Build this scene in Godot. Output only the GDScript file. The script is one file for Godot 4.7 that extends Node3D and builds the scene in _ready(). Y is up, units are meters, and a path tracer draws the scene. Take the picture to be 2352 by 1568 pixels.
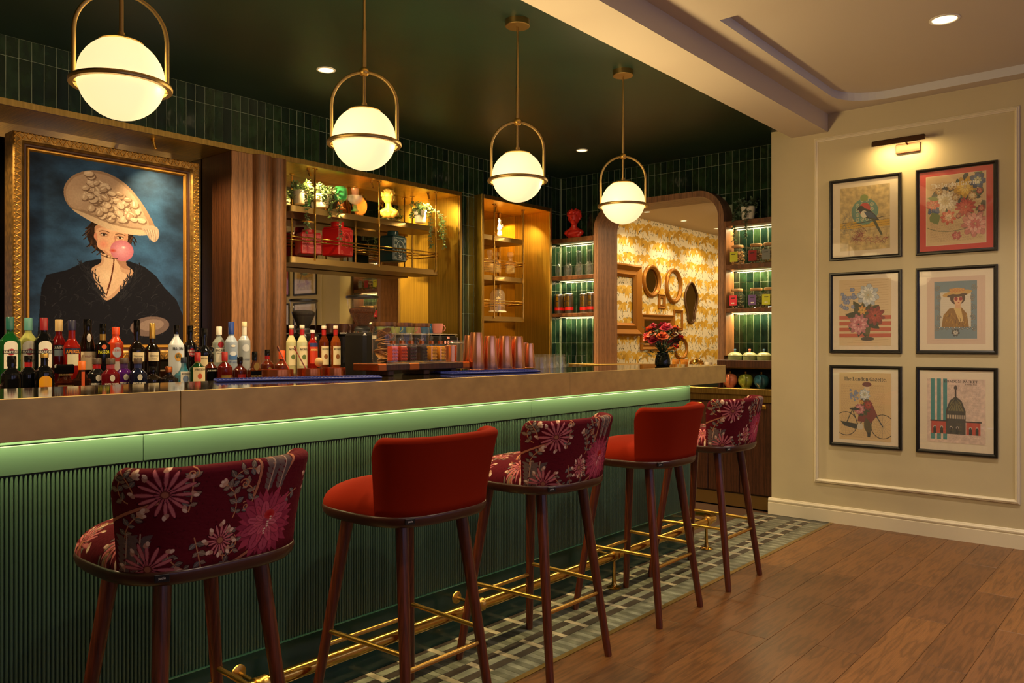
extends Node3D
# A hotel bar: x runs along the bar towards the picture wall, y is up, z comes from the back wall towards the room.

const CAM_Y := 1.30
const FOCAL := 1842.7
const YAW := 0.704684
const PITCH := 0.001896

var M := {}
var cache := {}
var rng := RandomNumberGenerator.new()
var cam_basis: Basis
var bottle_count := 0

class Geo:
	var v := PackedVector3Array()
	var n := PackedVector3Array()
	var u := PackedVector2Array()
	var ix := PackedInt32Array()
	var t := Transform3D()

	func vert(p: Vector3, nn: Vector3, uv := Vector2.ZERO) -> int:
		v.append(t * p)
		n.append((t.basis * nn).normalized())
		u.append(uv)
		return v.size() - 1

	func tri(a: int, b: int, c: int) -> void:
		var g := (v[b] - v[a]).cross(v[c] - v[a])
		if g.dot(n[a] + n[b] + n[c]) > 0.0:
			ix.append_array([a, c, b])
		else:
			ix.append_array([a, b, c])

	func quad(a: int, b: int, c: int, d: int) -> void:
		tri(a, b, c)
		tri(a, c, d)

	func face(p: Array, uv := []) -> void:  # flat polygon fan, counter-clockwise from outside
		var nn: Vector3 = (p[1] - p[0]).cross(p[2] - p[0]).normalized()
		var k := []
		for i in p.size():
			k.append(vert(p[i], nn, uv[i] if uv.size() > i else Vector2(p[i].x, p[i].y)))
		for i in range(1, p.size() - 1):
			tri(k[0], k[i], k[i + 1])

	func box(c: Vector3, s: Vector3, b := 0.0) -> Geo:
		var h := s * 0.5
		b = minf(b, minf(h.x, minf(h.y, h.z)) * 0.9)
		for ax in 3:
			for sg in [-1.0, 1.0]:
				var a1 := (ax + 1) % 3
				var a2 := (ax + 2) % 3
				var nn := Vector3.ZERO
				nn[ax] = sg
				var k := []
				for q in [[-1, -1], [1, -1], [1, 1], [-1, 1]]:
					var p := Vector3.ZERO
					p[ax] = sg * h[ax]
					p[a1] = q[0] * (h[a1] - b)
					p[a2] = q[1] * (h[a2] - b)
					k.append(vert(c + p, nn, Vector2(p[a1] + h[a1], p[a2] + h[a2])))
				quad(k[0], k[1], k[2], k[3])
		if b > 0.0:
			for ax in 3:
				var a1 := (ax + 1) % 3
				var a2 := (ax + 2) % 3
				for s1 in [-1.0, 1.0]:
					for s2 in [-1.0, 1.0]:
						var nn := Vector3.ZERO
						nn[a1] = s1
						nn[a2] = s2
						var k := []
						for q in [[-1.0, 0], [1.0, 0], [1.0, 1], [-1.0, 1]]:
							var p := Vector3.ZERO
							p[ax] = q[0] * (h[ax] - b)
							p[a1] = s1 * (h[a1] - (b if q[1] else 0.0))
							p[a2] = s2 * (h[a2] - (0.0 if q[1] else b))
							k.append(vert(c + p, nn))
						quad(k[0], k[1], k[2], k[3])
			for sx in [-1.0, 1.0]:
				for sy in [-1.0, 1.0]:
					for sz in [-1.0, 1.0]:
						var sgn := Vector3(sx, sy, sz)
						var k := []
						for ax in 3:
							var p := sgn * (h - Vector3(b, b, b))
							p[ax] = sgn[ax] * h[ax]
							k.append(vert(c + p, sgn))
						tri(k[0], k[1], k[2])
		return self

	func lathe(prof: Array, seg := 24, at := Vector3.ZERO, squash := 1.0) -> Geo:
		# prof: Vector2(radius, y) from bottom to top; corners over 38 degrees stay sharp
		var m := prof.size()
		var nrm := []
		for i in m - 1:
			var d: Vector2 = prof[i + 1] - prof[i]
			nrm.append(Vector2(d.y, -d.x).normalized())
		for i in m - 1:
			var n0: Vector2 = nrm[i]
			var n1: Vector2 = nrm[i]
			if i > 0 and nrm[i].dot(nrm[i - 1]) > 0.79:
				n0 = (nrm[i] + nrm[i - 1]).normalized()
			if i < m - 2 and nrm[i].dot(nrm[i + 1]) > 0.79:
				n1 = (nrm[i] + nrm[i + 1]).normalized()
			var base := v.size()
			for s in seg + 1:
				var a := TAU * s / seg
				var ca := sin(a)
				var sa := cos(a)
				vert(at + Vector3(prof[i].x * ca, prof[i].y, prof[i].x * sa * squash), Vector3(n0.x * ca, n0.y, n0.x * sa), Vector2(float(s) / seg, prof[i].y))
				vert(at + Vector3(prof[i + 1].x * ca, prof[i + 1].y, prof[i + 1].x * sa * squash), Vector3(n1.x * ca, n1.y, n1.x * sa), Vector2(float(s) / seg, prof[i + 1].y))
			for s in seg:
				var a := base + s * 2
				if prof[i].x > 1e-6:
					tri(a, a + 2, a + 3)
				if prof[i + 1].x > 1e-6:
					tri(a, a + 3, a + 1)
		return self

	func tube(pts: Array, r, seg := 10, cap := true, closed := false) -> Geo:
		var m := pts.size()
		var up := Vector3.UP
		var rings := []
		var prev := Vector3.ZERO
		for i in m:
			var d: Vector3
			if closed:
				d = pts[(i + 1) % m] - pts[(i - 1 + m) % m]
			else:
				d = pts[mini(i + 1, m - 1)] - pts[maxi(i - 1, 0)]
			d = d.normalized()
			if prev == Vector3.ZERO:
				up = Vector3.UP if absf(d.y) < 0.9 else Vector3.RIGHT
				prev = d.cross(up).normalized()
			var side := (prev - d * prev.dot(d)).normalized()
			prev = side
			var top := side.cross(d).normalized()
			var rr: float = r[i] if r is Array else r
			var ring := []
			for s in seg + 1:
				var a := TAU * s / seg
				var nn := side * cos(a) + top * sin(a)
				ring.append(vert(pts[i] + nn * rr, nn, Vector2(float(s) / seg, float(i) / m)))
			rings.append(ring)
		var total := m if closed else m - 1
		for i in total:
			var A: Array = rings[i]
			var B: Array = rings[(i + 1) % m]
			for s in seg:
				quad(A[s], A[s + 1], B[s + 1], B[s])
		if cap and not closed:
			for e in [0, m - 1]:
				var d: Vector3 = (pts[0] - pts[1]) if e == 0 else (pts[m - 1] - pts[m - 2])
				d = d.normalized()
				var c := vert(pts[e], d)
				var k := []
				for s in seg + 1:
					var q := vert(Vector3.ZERO, d)
					v[q] = v[rings[e][s]]
					k.append(q)
				for s in seg:
					tri(c, k[s], k[s + 1])
		return self

	func extrude(poly: Array, z0: float, z1: float, smooth := 0.0) -> Geo:
		# polygon in x,y pushed from z0 to z1 (z1 > z0)
		var pp := PackedVector2Array(poly)
		if Geometry2D.is_polygon_clockwise(pp):
			pp.reverse()
		var tr := Geometry2D.triangulate_polygon(pp)
		var sz := Vector2(1e-6, 1e-6)
		var lo := pp[0]
		for p in pp:
			lo = lo.min(p)
		for p in pp:
			sz = sz.max(p - lo)
		for zz in [z0, z1]:
			var nn := Vector3(0, 0, -1 if zz == z0 else 1)
			var base := v.size()
			for p in pp:
				vert(Vector3(p.x, p.y, zz), nn, Vector2((p.x - lo.x) / sz.x, 1.0 - (p.y - lo.y) / sz.y))
			for i in range(0, tr.size(), 3):
				tri(base + tr[i], base + tr[i + 1], base + tr[i + 2])
		var m := pp.size()
		for i in m:
			var a := pp[i]
			var b := pp[(i + 1) % m]
			var d := (b - a).normalized()
			var nn := Vector2(d.y, -d.x)
			var na := nn
			var nb := nn
			if smooth > 0.0:
				var d0 := (a - pp[(i - 1 + m) % m]).normalized()
				var d2 := (pp[(i + 2) % m] - b).normalized()
				if d0.dot(d) > smooth:
					na = (nn + Vector2(d0.y, -d0.x)).normalized()
				if d2.dot(d) > smooth:
					nb = (nn + Vector2(d2.y, -d2.x)).normalized()
			var k0 := vert(Vector3(a.x, a.y, z0), Vector3(na.x, na.y, 0))
			var k1 := vert(Vector3(b.x, b.y, z0), Vector3(nb.x, nb.y, 0))
			var k2 := vert(Vector3(b.x, b.y, z1), Vector3(nb.x, nb.y, 0))
			var k3 := vert(Vector3(a.x, a.y, z1), Vector3(na.x, na.y, 0))
			quad(k0, k1, k2, k3)
		return self

	func surf(fn: Callable, nu: int, nv: int, flip := false, uvs := Vector2.ONE) -> Geo:
		var base := v.size()
		var e := 0.002
		for j in nv + 1:
			for i in nu + 1:
				var a := float(i) / nu
				var b := float(j) / nv
				var p: Vector3 = fn.call(a, b)
				var du: Vector3 = fn.call(minf(a + e, 1.0), b) - fn.call(maxf(a - e, 0.0), b)
				var dv: Vector3 = fn.call(a, minf(b + e, 1.0)) - fn.call(a, maxf(b - e, 0.0))
				var nn := du.cross(dv)
				if nn.length() < 1e-12:
					nn = Vector3.UP
				nn = nn.normalized() * (-1.0 if flip else 1.0)
				vert(p, nn, Vector2(a, b) * uvs)
		for j in nv:
			for i in nu:
				var a := base + j * (nu + 1) + i
				quad(a, a + 1, a + nu + 2, a + nu + 1)
		return self

	func mesh() -> ArrayMesh:
		var ar := []
		ar.resize(Mesh.ARRAY_MAX)
		ar[Mesh.ARRAY_VERTEX] = v
		ar[Mesh.ARRAY_NORMAL] = n
		ar[Mesh.ARRAY_TEX_UV] = u
		ar[Mesh.ARRAY_INDEX] = ix
		var m := ArrayMesh.new()
		m.add_surface_from_arrays(Mesh.PRIMITIVE_TRIANGLES, ar)
		return m

class Art:  # flat print drawn into a picture; coordinates 0..1 across, 0..1 down
	var im: Image
	var w: int
	var h: int
	var ys := 1.0  # squeezes what follows towards the top edge
	func _init(ww: int, hh: int, c: Color) -> void:
		w = ww
		h = hh
		im = Image.create(w, h, false, Image.FORMAT_RGB8)
		im.fill(c)
	func poly(pts: Array, c: Color) -> void:
		var lo := 1e9
		var hi := -1e9
		for p in pts:
			lo = minf(lo, p.y * h * ys)
			hi = maxf(hi, p.y * h * ys)
		for y in range(maxi(0, int(lo)), mini(h, int(hi) + 1)):
			var xs := []
			var yy := y + 0.5
			for i in pts.size():
				var a: Vector2 = pts[i] * Vector2(w, h * ys)
				var b: Vector2 = pts[(i + 1) % pts.size()] * Vector2(w, h * ys)
				if (a.y <= yy) != (b.y <= yy):
					xs.append(a.x + (yy - a.y) / (b.y - a.y) * (b.x - a.x))
			xs.sort()
			for k in range(0, xs.size() - 1, 2):
				var x0 := maxi(0, int(round(xs[k])))
				var x1 := mini(w, int(round(xs[k + 1])))
				if x1 > x0:
					im.fill_rect(Rect2i(x0, y, x1 - x0, 1), c)
	func spoly(pts: Array, c: Color) -> void:  # smooth closed outline through the points
		var m := pts.size()
		var out := []
		for i in m:
			var p0: Vector2 = pts[(i - 1 + m) % m]
			var p1: Vector2 = pts[i]
			var p2: Vector2 = pts[(i + 1) % m]
			var p3: Vector2 = pts[(i + 2) % m]
			for j in 6:
				var t := j / 6.0
				out.append(0.5 * ((2.0 * p1) + (p2 - p0) * t + (2.0 * p0 - 5.0 * p1 + 4.0 * p2 - p3) * t * t + (3.0 * p1 - p0 - 3.0 * p2 + p3) * t * t * t))
		poly(out, c)
	func rect(x: float, y: float, ww: float, hh: float, c: Color) -> void:
		im.fill_rect(Rect2i(int(x * w), int(y * h), maxi(1, int(ww * w)), maxi(1, int(hh * h))), c)
	func ell(cx: float, cy: float, rx: float, ry: float, c: Color, rot := 0.0, k := 26) -> void:
		var a := []
		for i in k:
			var q := Vector2(cos(TAU * i / k) * rx * w, sin(TAU * i / k) * ry * h).rotated(rot)
			a.append(Vector2(cx + q.x / w, cy + q.y / h))
		poly(a, c)
	func line(pts: Array, wd: float, c: Color) -> void:  # wd in fractions of the width
		var asp := float(w) / h
		for i in pts.size() - 1:
			var a: Vector2 = pts[i]
			var b: Vector2 = pts[i + 1]
			var d := Vector2(b.x - a.x, (b.y - a.y) / asp)
			if d.length() < 1e-6:
				continue
			d = d.normalized()
			var q := Vector2(-d.y, d.x * asp) * wd * 0.5
			poly([a + q, b + q, b - q, a - q], c)
			if wd * w > 3.0:
				ell(b.x, b.y, wd * 0.5, wd * 0.5 * asp, c, 0.0, 10)
	func curve(p0: Vector2, p1: Vector2, p2: Vector2, wd: float, c: Color, k := 10) -> void:
		var a := []
		for i in k + 1:
			var s := float(i) / k
			a.append(p0.lerp(p1, s).lerp(p1.lerp(p2, s), s))
		line(a, wd, c)
	func shade(cx: float, cy: float, rx: float, ry: float, c0: Color, c1: Color, rot := 0.0, ox := 0.0, oy := 0.0) -> void:
		# modelling in paint: nested ovals from the rim tone c0 to the middle tone c1
		for i in 12:
			var t := i / 11.0
			ell(cx + ox * t, cy + oy * t, rx * (1.0 - 0.85 * t), ry * (1.0 - 0.85 * t), c0.lerp(c1, t), rot, 30)
	func leaf(a: Vector2, b: Vector2, wd: float, c: Color) -> void:
		var asp := float(w) / h
		var d := Vector2(b.x - a.x, (b.y - a.y) / asp)
		var q := Vector2(-d.y, d.x * asp) * wd
		poly([a, a.lerp(b, 0.25) + q * 0.8, a.lerp(b, 0.5) + q, a.lerp(b, 0.8) + q * 0.5, b, a.lerp(b, 0.8) - q * 0.5, a.lerp(b, 0.5) - q, a.lerp(b, 0.25) - q * 0.8], c)
	func bloom(cx: float, cy: float, r: float, cols: Array, petals: int, seed_ := 1) -> void:
		var g := RandomNumberGenerator.new()
		g.seed = seed_
		var asp := float(w) / h
		for ring in cols.size():
			var rr := r * (1.0 - 0.8 * float(ring) / cols.size())
			for i in petals:
				var a := TAU * (i + 0.5 * ring) / petals + g.randf() * 0.3
				var c := Vector2(cx + cos(a) * rr * 0.62, cy + sin(a) * rr * 0.62 * asp)
				var s := g.randf_range(7.0, 10.5) / petals
				ell(c.x, c.y, rr * 0.44, rr * 0.24 * asp * s, cols[ring].darkened(0.2 + g.randf() * 0.1), a, 14)
				ell(c.x + cos(a) * rr * 0.03, c.y + sin(a) * rr * 0.03 * asp, rr * 0.40, rr * 0.19 * asp * s, cols[ring].lightened(g.randf() * 0.12), a, 14)
				line([Vector2(cx, cy).lerp(c, 0.5), c + (c - Vector2(cx, cy)) * 0.45], 0.003, cols[ring].darkened(0.18))
	func mottle(amount: float, seed_: int, freq := 0.03) -> void:
		var nz := FastNoiseLite.new()
		nz.seed = seed_
		nz.frequency = freq
		nz.fractal_octaves = 3
		for y in h:
			for x in w:
				var k := 1.0 + amount * nz.get_noise_2d(x, y)
				var c := im.get_pixel(x, y)
				im.set_pixel(x, y, Color(c.r * k, c.g * k, c.b * k))
	func tex() -> ImageTexture:
		return ImageTexture.create_from_image(im)

func ray(px: float, py: float) -> Vector3:
	return cam_basis * Vector3((px - 1176.0) / FOCAL, -(py - 784.0) / FOCAL, -1.0)

func on_z(px: float, py: float, z: float) -> Vector3:
	var d := ray(px, py)
	return Vector3(0, CAM_Y, 0) + d * (z / d.z)

func on_x(px: float, py: float, x: float) -> Vector3:
	var d := ray(px, py)
	return Vector3(0, CAM_Y, 0) + d * (x / d.x)

func on_y(px: float, py: float, y: float) -> Vector3:
	var d := ray(px, py)
	return Vector3(0, CAM_Y, 0) + d * ((y - CAM_Y) / d.y)

func rgb(r: int, g: int, b: int) -> Color:
	return Color8(r, g, b)

func mat(c: Color, rough := 0.5, metal := 0.0, more := {}) -> StandardMaterial3D:
	var m := StandardMaterial3D.new()
	m.albedo_color = c
	m.roughness = rough
	m.metallic = metal
	for k in more:
		m.set(k, more[k])
	return m

func glass(c: Color, a := 0.06, rough := 0.02) -> StandardMaterial3D:
	var m := mat(Color(c.r, c.g, c.b, a), rough)
	m.transparency = BaseMaterial3D.TRANSPARENCY_ALPHA
	return m

func glow(c: Color, e: float) -> StandardMaterial3D:
	var m := mat(Color(0.9, 0.88, 0.8), 0.4)
	m.emission_enabled = true
	m.emission = c
	m.emission_energy_multiplier = e
	return m

func grain_tex(w: int, h: int, seed_: int, dark: float, fx: float, fy: float, warp := 6.0) -> ImageTexture:
	# wood figure, grain running down the picture
	var im := Image.create(w, h, false, Image.FORMAT_RGB8)
	var a := FastNoiseLite.new()
	a.seed = seed_
	a.frequency = 0.02
	var b := FastNoiseLite.new()
	b.seed = seed_ + 7
	b.frequency = 0.05
	b.fractal_octaves = 3
	for y in h:
		for x in w:
			# mirrored about its middle so that it repeats without a seam
			var mx := absf(x - w * 0.5)
			var my := absf(y - h * 0.5)
			var s := a.get_noise_2d(mx * 0.6, my * 0.12) * warp
			var ring := 0.5 + 0.5 * sin(mx * fx + s)
			var fine := b.get_noise_2d(mx * 7.0, my * fy)
			var k := 1.0 - dark * (0.45 * ring * ring + 0.55 * clampf(0.5 + fine, 0.0, 1.0))
			im.set_pixel(x, y, Color(k, k * (0.98 - 0.05 * dark), k * (0.96 - 0.1 * dark)))
	im.generate_mipmaps()
	return ImageTexture.create_from_image(im)

func noise_tex(w: int, h: int, seed_: int, lo: float, hi: float, fx: float, fy: float, oct := 4) -> ImageTexture:
	var im := Image.create(w, h, false, Image.FORMAT_RGB8)
	var a := FastNoiseLite.new()
	a.seed = seed_
	a.frequency = 0.02
	a.fractal_octaves = oct
	for y in h:
		for x in w:
			# blended across the edges so that it repeats
			var bx := float(x) / w
			var by := float(y) / h
			var n0 := a.get_noise_2d(x * fx, y * fy) * (1 - bx) * (1 - by) + a.get_noise_2d((x - w) * fx, y * fy) * bx * (1 - by) + a.get_noise_2d(x * fx, (y - h) * fy) * (1 - bx) * by + a.get_noise_2d((x - w) * fx, (y - h) * fy) * bx * by
			var k := clampf(lerpf(lo, hi, 0.5 + n0 * 0.9), 0.0, 1.0)
			im.set_pixel(x, y, Color(k, k, k))
	return ImageTexture.create_from_image(im)

func bump_tex(w: int, h: int, seed_: int, fx: float, fy: float, strength: float, oct := 3) -> ImageTexture:
	var im := noise_tex(w, h, seed_, 0.0, 1.0, fx, fy, oct).get_image()
	im.bump_map_to_normal_map(strength)
	return ImageTexture.create_from_image(im)

func tri_tex(m: StandardMaterial3D, tex: Texture2D, scale: Vector3, world := false) -> StandardMaterial3D:
	m.albedo_texture = tex
	m.uv1_triplanar = true
	m.uv1_world_triplanar = world
	m.uv1_scale = scale
	m.uv1_triplanar_sharpness = 4.0
	return m

func obj(parent: Node, called: String, mesh: Mesh, m: Material, at := Vector3.ZERO, rot := Vector3.ZERO) -> MeshInstance3D:
	var o := MeshInstance3D.new()
	o.name = called
	o.mesh = mesh
	o.material_override = m
	parent.add_child(o, true)
	o.position = at
	o.rotation = rot
	return o

func thing(called: String, label: String, category: String, at := Vector3.ZERO, turn := 0.0, group := "") -> Node3D:
	var o := Node3D.new()
	o.name = called
	add_child(o, true)
	o.position = at
	o.rotation.y = turn
	o.set_meta("label", label)
	o.set_meta("category", category)
	if group:
		o.set_meta("group", group)
	return o

func tag(o: Node, label: String, category: String, group := "") -> Node:
	o.set_meta("label", label)
	o.set_meta("category", category)
	if group:
		o.set_meta("group", group)
	return o

func struct(called: String, label: String, category: String, mesh: Mesh, m: Material, at := Vector3.ZERO) -> MeshInstance3D:
	var o := obj(self, called, mesh, m, at)
	o.set_meta("kind", "structure")
	o.set_meta("label", label)
	o.set_meta("category", category)
	return o

func copy_of(o: Node3D, label := "") -> Node3D:
	var c: Node3D = o.duplicate()
	add_child(c, true)
	if label:
		c.set_meta("label", label)
	return c

func cbox(s: Vector3, b := 0.0) -> ArrayMesh:  # shared box mesh about its own middle
	var key := "box%s%s" % [s, b]
	if not cache.has(key):
		cache[key] = Geo.new().box(Vector3.ZERO, s, b).mesh()
	return cache[key]

func rod(a: Vector3, b: Vector3, r: float, r2 := -1.0, seg := 10) -> ArrayMesh:
	return Geo.new().tube([a, b], [r, r2 if r2 >= 0.0 else r], seg).mesh()

func lathe(prof: Array, seg := 24, squash := 1.0) -> ArrayMesh:
	return Geo.new().lathe(prof, seg, Vector3.ZERO, squash).mesh()

func smooth(prof: Array, k := 4) -> Array:  # Catmull-Rom through profile points
	var out := []
	for i in prof.size() - 1:
		var p0: Vector2 = prof[maxi(i - 1, 0)]
		var p1: Vector2 = prof[i]
		var p2: Vector2 = prof[i + 1]
		var p3: Vector2 = prof[mini(i + 2, prof.size() - 1)]
		for j in k:
			var t := float(j) / k
			var q := 0.5 * ((2.0 * p1) + (p2 - p0) * t + (2.0 * p0 - 5.0 * p1 + 4.0 * p2 - p3) * t * t + (3.0 * p1 - p0 - 3.0 * p2 + p3) * t * t * t)
			out.append(Vector2(maxf(q.x, 0.0), q.y))
	out.append(prof[-1])
	return out

func lettering(text: String, height: float, bend := 0.0, bold := false, serif := false, max_w := 0.0) -> ArrayMesh:
	# raised print about the origin, facing +z; bend > 0 wraps it round a cylinder of that radius whose axis is at z = -bend
	var f := SystemFont.new()
	f.font_names = PackedStringArray(["Droid Serif" if serif else "Droid Sans"])
	f.font_weight = 700 if bold else 400
	var tm := TextMesh.new()
	tm.font = f
	tm.text = text
	tm.font_size = 32
	tm.pixel_size = 0.01
	tm.depth = 0.0
	tm.curve_step = 2.0
	var ar := tm.get_mesh_arrays()
	var v: PackedVector3Array = ar[Mesh.ARRAY_VERTEX]
	if v.is_empty():
		return cbox(Vector3(0.001, 0.001, 0.001))
	var lo := v[0]
	var hi := v[0]
	for p in v:
		lo = lo.min(p)
		hi = hi.max(p)
	var k := height / maxf(hi.y - lo.y, 1e-4)
	var kx := k
	if max_w > 0.0 and (hi.x - lo.x) * k > max_w:
		kx = max_w / (hi.x - lo.x)
	var mid := (lo + hi) * 0.5
	var nn := PackedVector3Array()
	for i in v.size():
		var p := Vector3((v[i].x - mid.x) * kx, (v[i].y - mid.y) * k, 0.0)
		var nrm := Vector3(0, 0, 1)
		if bend > 0.0:
			var a := p.x / bend
			p = Vector3(sin(a) * bend, p.y, (cos(a) - 1.0) * bend)
			nrm = Vector3(sin(a), 0, cos(a))
		v[i] = p
		nn.append(nrm)
	var out := []
	out.resize(Mesh.ARRAY_MAX)
	out[Mesh.ARRAY_VERTEX] = v
	out[Mesh.ARRAY_NORMAL] = nn
	if ar[Mesh.ARRAY_INDEX] != null:
		out[Mesh.ARRAY_INDEX] = ar[Mesh.ARRAY_INDEX]
	var m := ArrayMesh.new()
	m.add_surface_from_arrays(Mesh.PRIMITIVE_TRIANGLES, out)
	return m

func arc_label(r: float, w: float, y0: float, y1: float) -> ArrayMesh:  # curved label of width w on a bottle of radius r, facing +z
	var a := w / r * 0.5
	return Geo.new().surf(func(s, t): return Vector3(sin(lerpf(-a, a, s)) * r, lerpf(y0, y1, t), cos(lerpf(-a, a, s)) * r), 10, 1, false, Vector2(1, -1)).mesh()

func arc_oval(r: float, rx: float, ry: float, cy: float) -> ArrayMesh:
	var g := Geo.new()
	for j in 5:
		for i in 25:
			var q := TAU * i / 24
			var a := cos(q) * rx * j / 4.0 / r
			g.vert(Vector3(sin(a) * r, cy + sin(q) * ry * j / 4.0, cos(a) * r), Vector3(sin(a), 0, cos(a)))
	for j in 4:
		for i in 24:
			g.quad(j * 25 + i, j * 25 + i + 1, j * 25 + i + 26, j * 25 + i + 25)
	return g.mesh()

func area_light(called: String, at: Vector3, dir: Vector3, size: Vector2, c: Color, e: float, up := Vector3.RIGHT) -> AreaLight3D:
	var l := AreaLight3D.new()
	l.name = called
	add_child(l, true)
	l.look_at_from_position(at, at + dir, up)
	l.area_size = size
	l.light_color = c
	l.light_energy = e
	l.area_range = 12.0
	l.shadow_enabled = true
	return l

func spot(called: String, at: Vector3, dir: Vector3, angle: float, c: Color, e: float, size := 0.04, soft := 0.6) -> SpotLight3D:
	var l := SpotLight3D.new()
	l.name = called
	add_child(l, true)
	l.look_at_from_position(at, at + dir, Vector3.RIGHT if absf(dir.normalized().y) > 0.95 else Vector3.UP)
	l.spot_angle = angle
	l.spot_angle_attenuation = soft
	l.spot_range = 14.0
	l.spot_attenuation = 2.0
	l.light_color = c
	l.light_energy = e
	l.light_size = size
	l.shadow_enabled = true
	return l

func omni(called: String, at: Vector3, c: Color, e: float, size := 0.1) -> OmniLight3D:
	var l := OmniLight3D.new()
	l.name = called
	add_child(l, true)
	l.position = at
	l.omni_range = 14.0
	l.omni_attenuation = 2.0
	l.light_color = c
	l.light_energy = e
	l.light_size = size
	l.shadow_enabled = true
	return l

const WARM := Color(1.0, 0.86, 0.64)
const LED := Color(1.0, 0.89, 0.64)

func _ready() -> void:
	rng.seed = 11
	setup_view()
	make_materials()
	build_shell()
	build_back_wall()
	build_end_wall()
	build_passage()
	build_ceiling()
	build_picture_wall()
	build_floor()
	build_bar()
	build_back_bar()
	build_foot_rail()
	build_stools()
	build_pendants()
	build_portrait()
	build_prints()
	build_alcove_shelves()
	build_alcove_things()
	build_end_shelf_things()
	build_passage_things()
	build_bottles()
	build_counter_things()

func setup_view() -> void:
	var fwd := Vector3(cos(YAW) * cos(PITCH), sin(PITCH), -sin(YAW) * cos(PITCH))
	var side := Vector3(sin(YAW), 0, cos(YAW))
	cam_basis = Basis(side, side.cross(fwd), -fwd)
	var cam := Camera3D.new()
	cam.name = "camera"
	cam.fov = 46.096
	cam.near = 0.05
	cam.far = 60.0
	add_child(cam)
	cam.transform = Transform3D(cam_basis, Vector3(0, CAM_Y, 0))
	cam.current = true
	var env := Environment.new()
	env.background_mode = Environment.BG_COLOR
	env.background_color = Color(0.66, 0.66, 0.84)
	env.background_energy_multiplier = 2.2
	env.tonemap_mode = Environment.TONE_MAPPER_LINEAR
	env.tonemap_exposure = 0.93
	env.sdfgi_enabled = true
	env.ssao_enabled = true
	env.ssil_enabled = true
	var we := WorldEnvironment.new()
	we.name = "surroundings"
	we.environment = env
	add_child(we)
	# recessed lamps of the room that stand outside the picture, behind and beside the camera
	for p in [Vector3(3.1, 3.0, -0.98), Vector3(1.5, 3.0, -0.98), Vector3(4.74, 3.0, 0.7), Vector3(3.1, 3.0, 0.7), Vector3(1.5, 3.0, 0.7)]:
		spot("room_downlight_lamp", p, Vector3.DOWN, 56.0, Color(1.0, 0.91, 0.80), 3.4 if p.z > 0.0 else 2.0, 0.05, 0.9)

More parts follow.
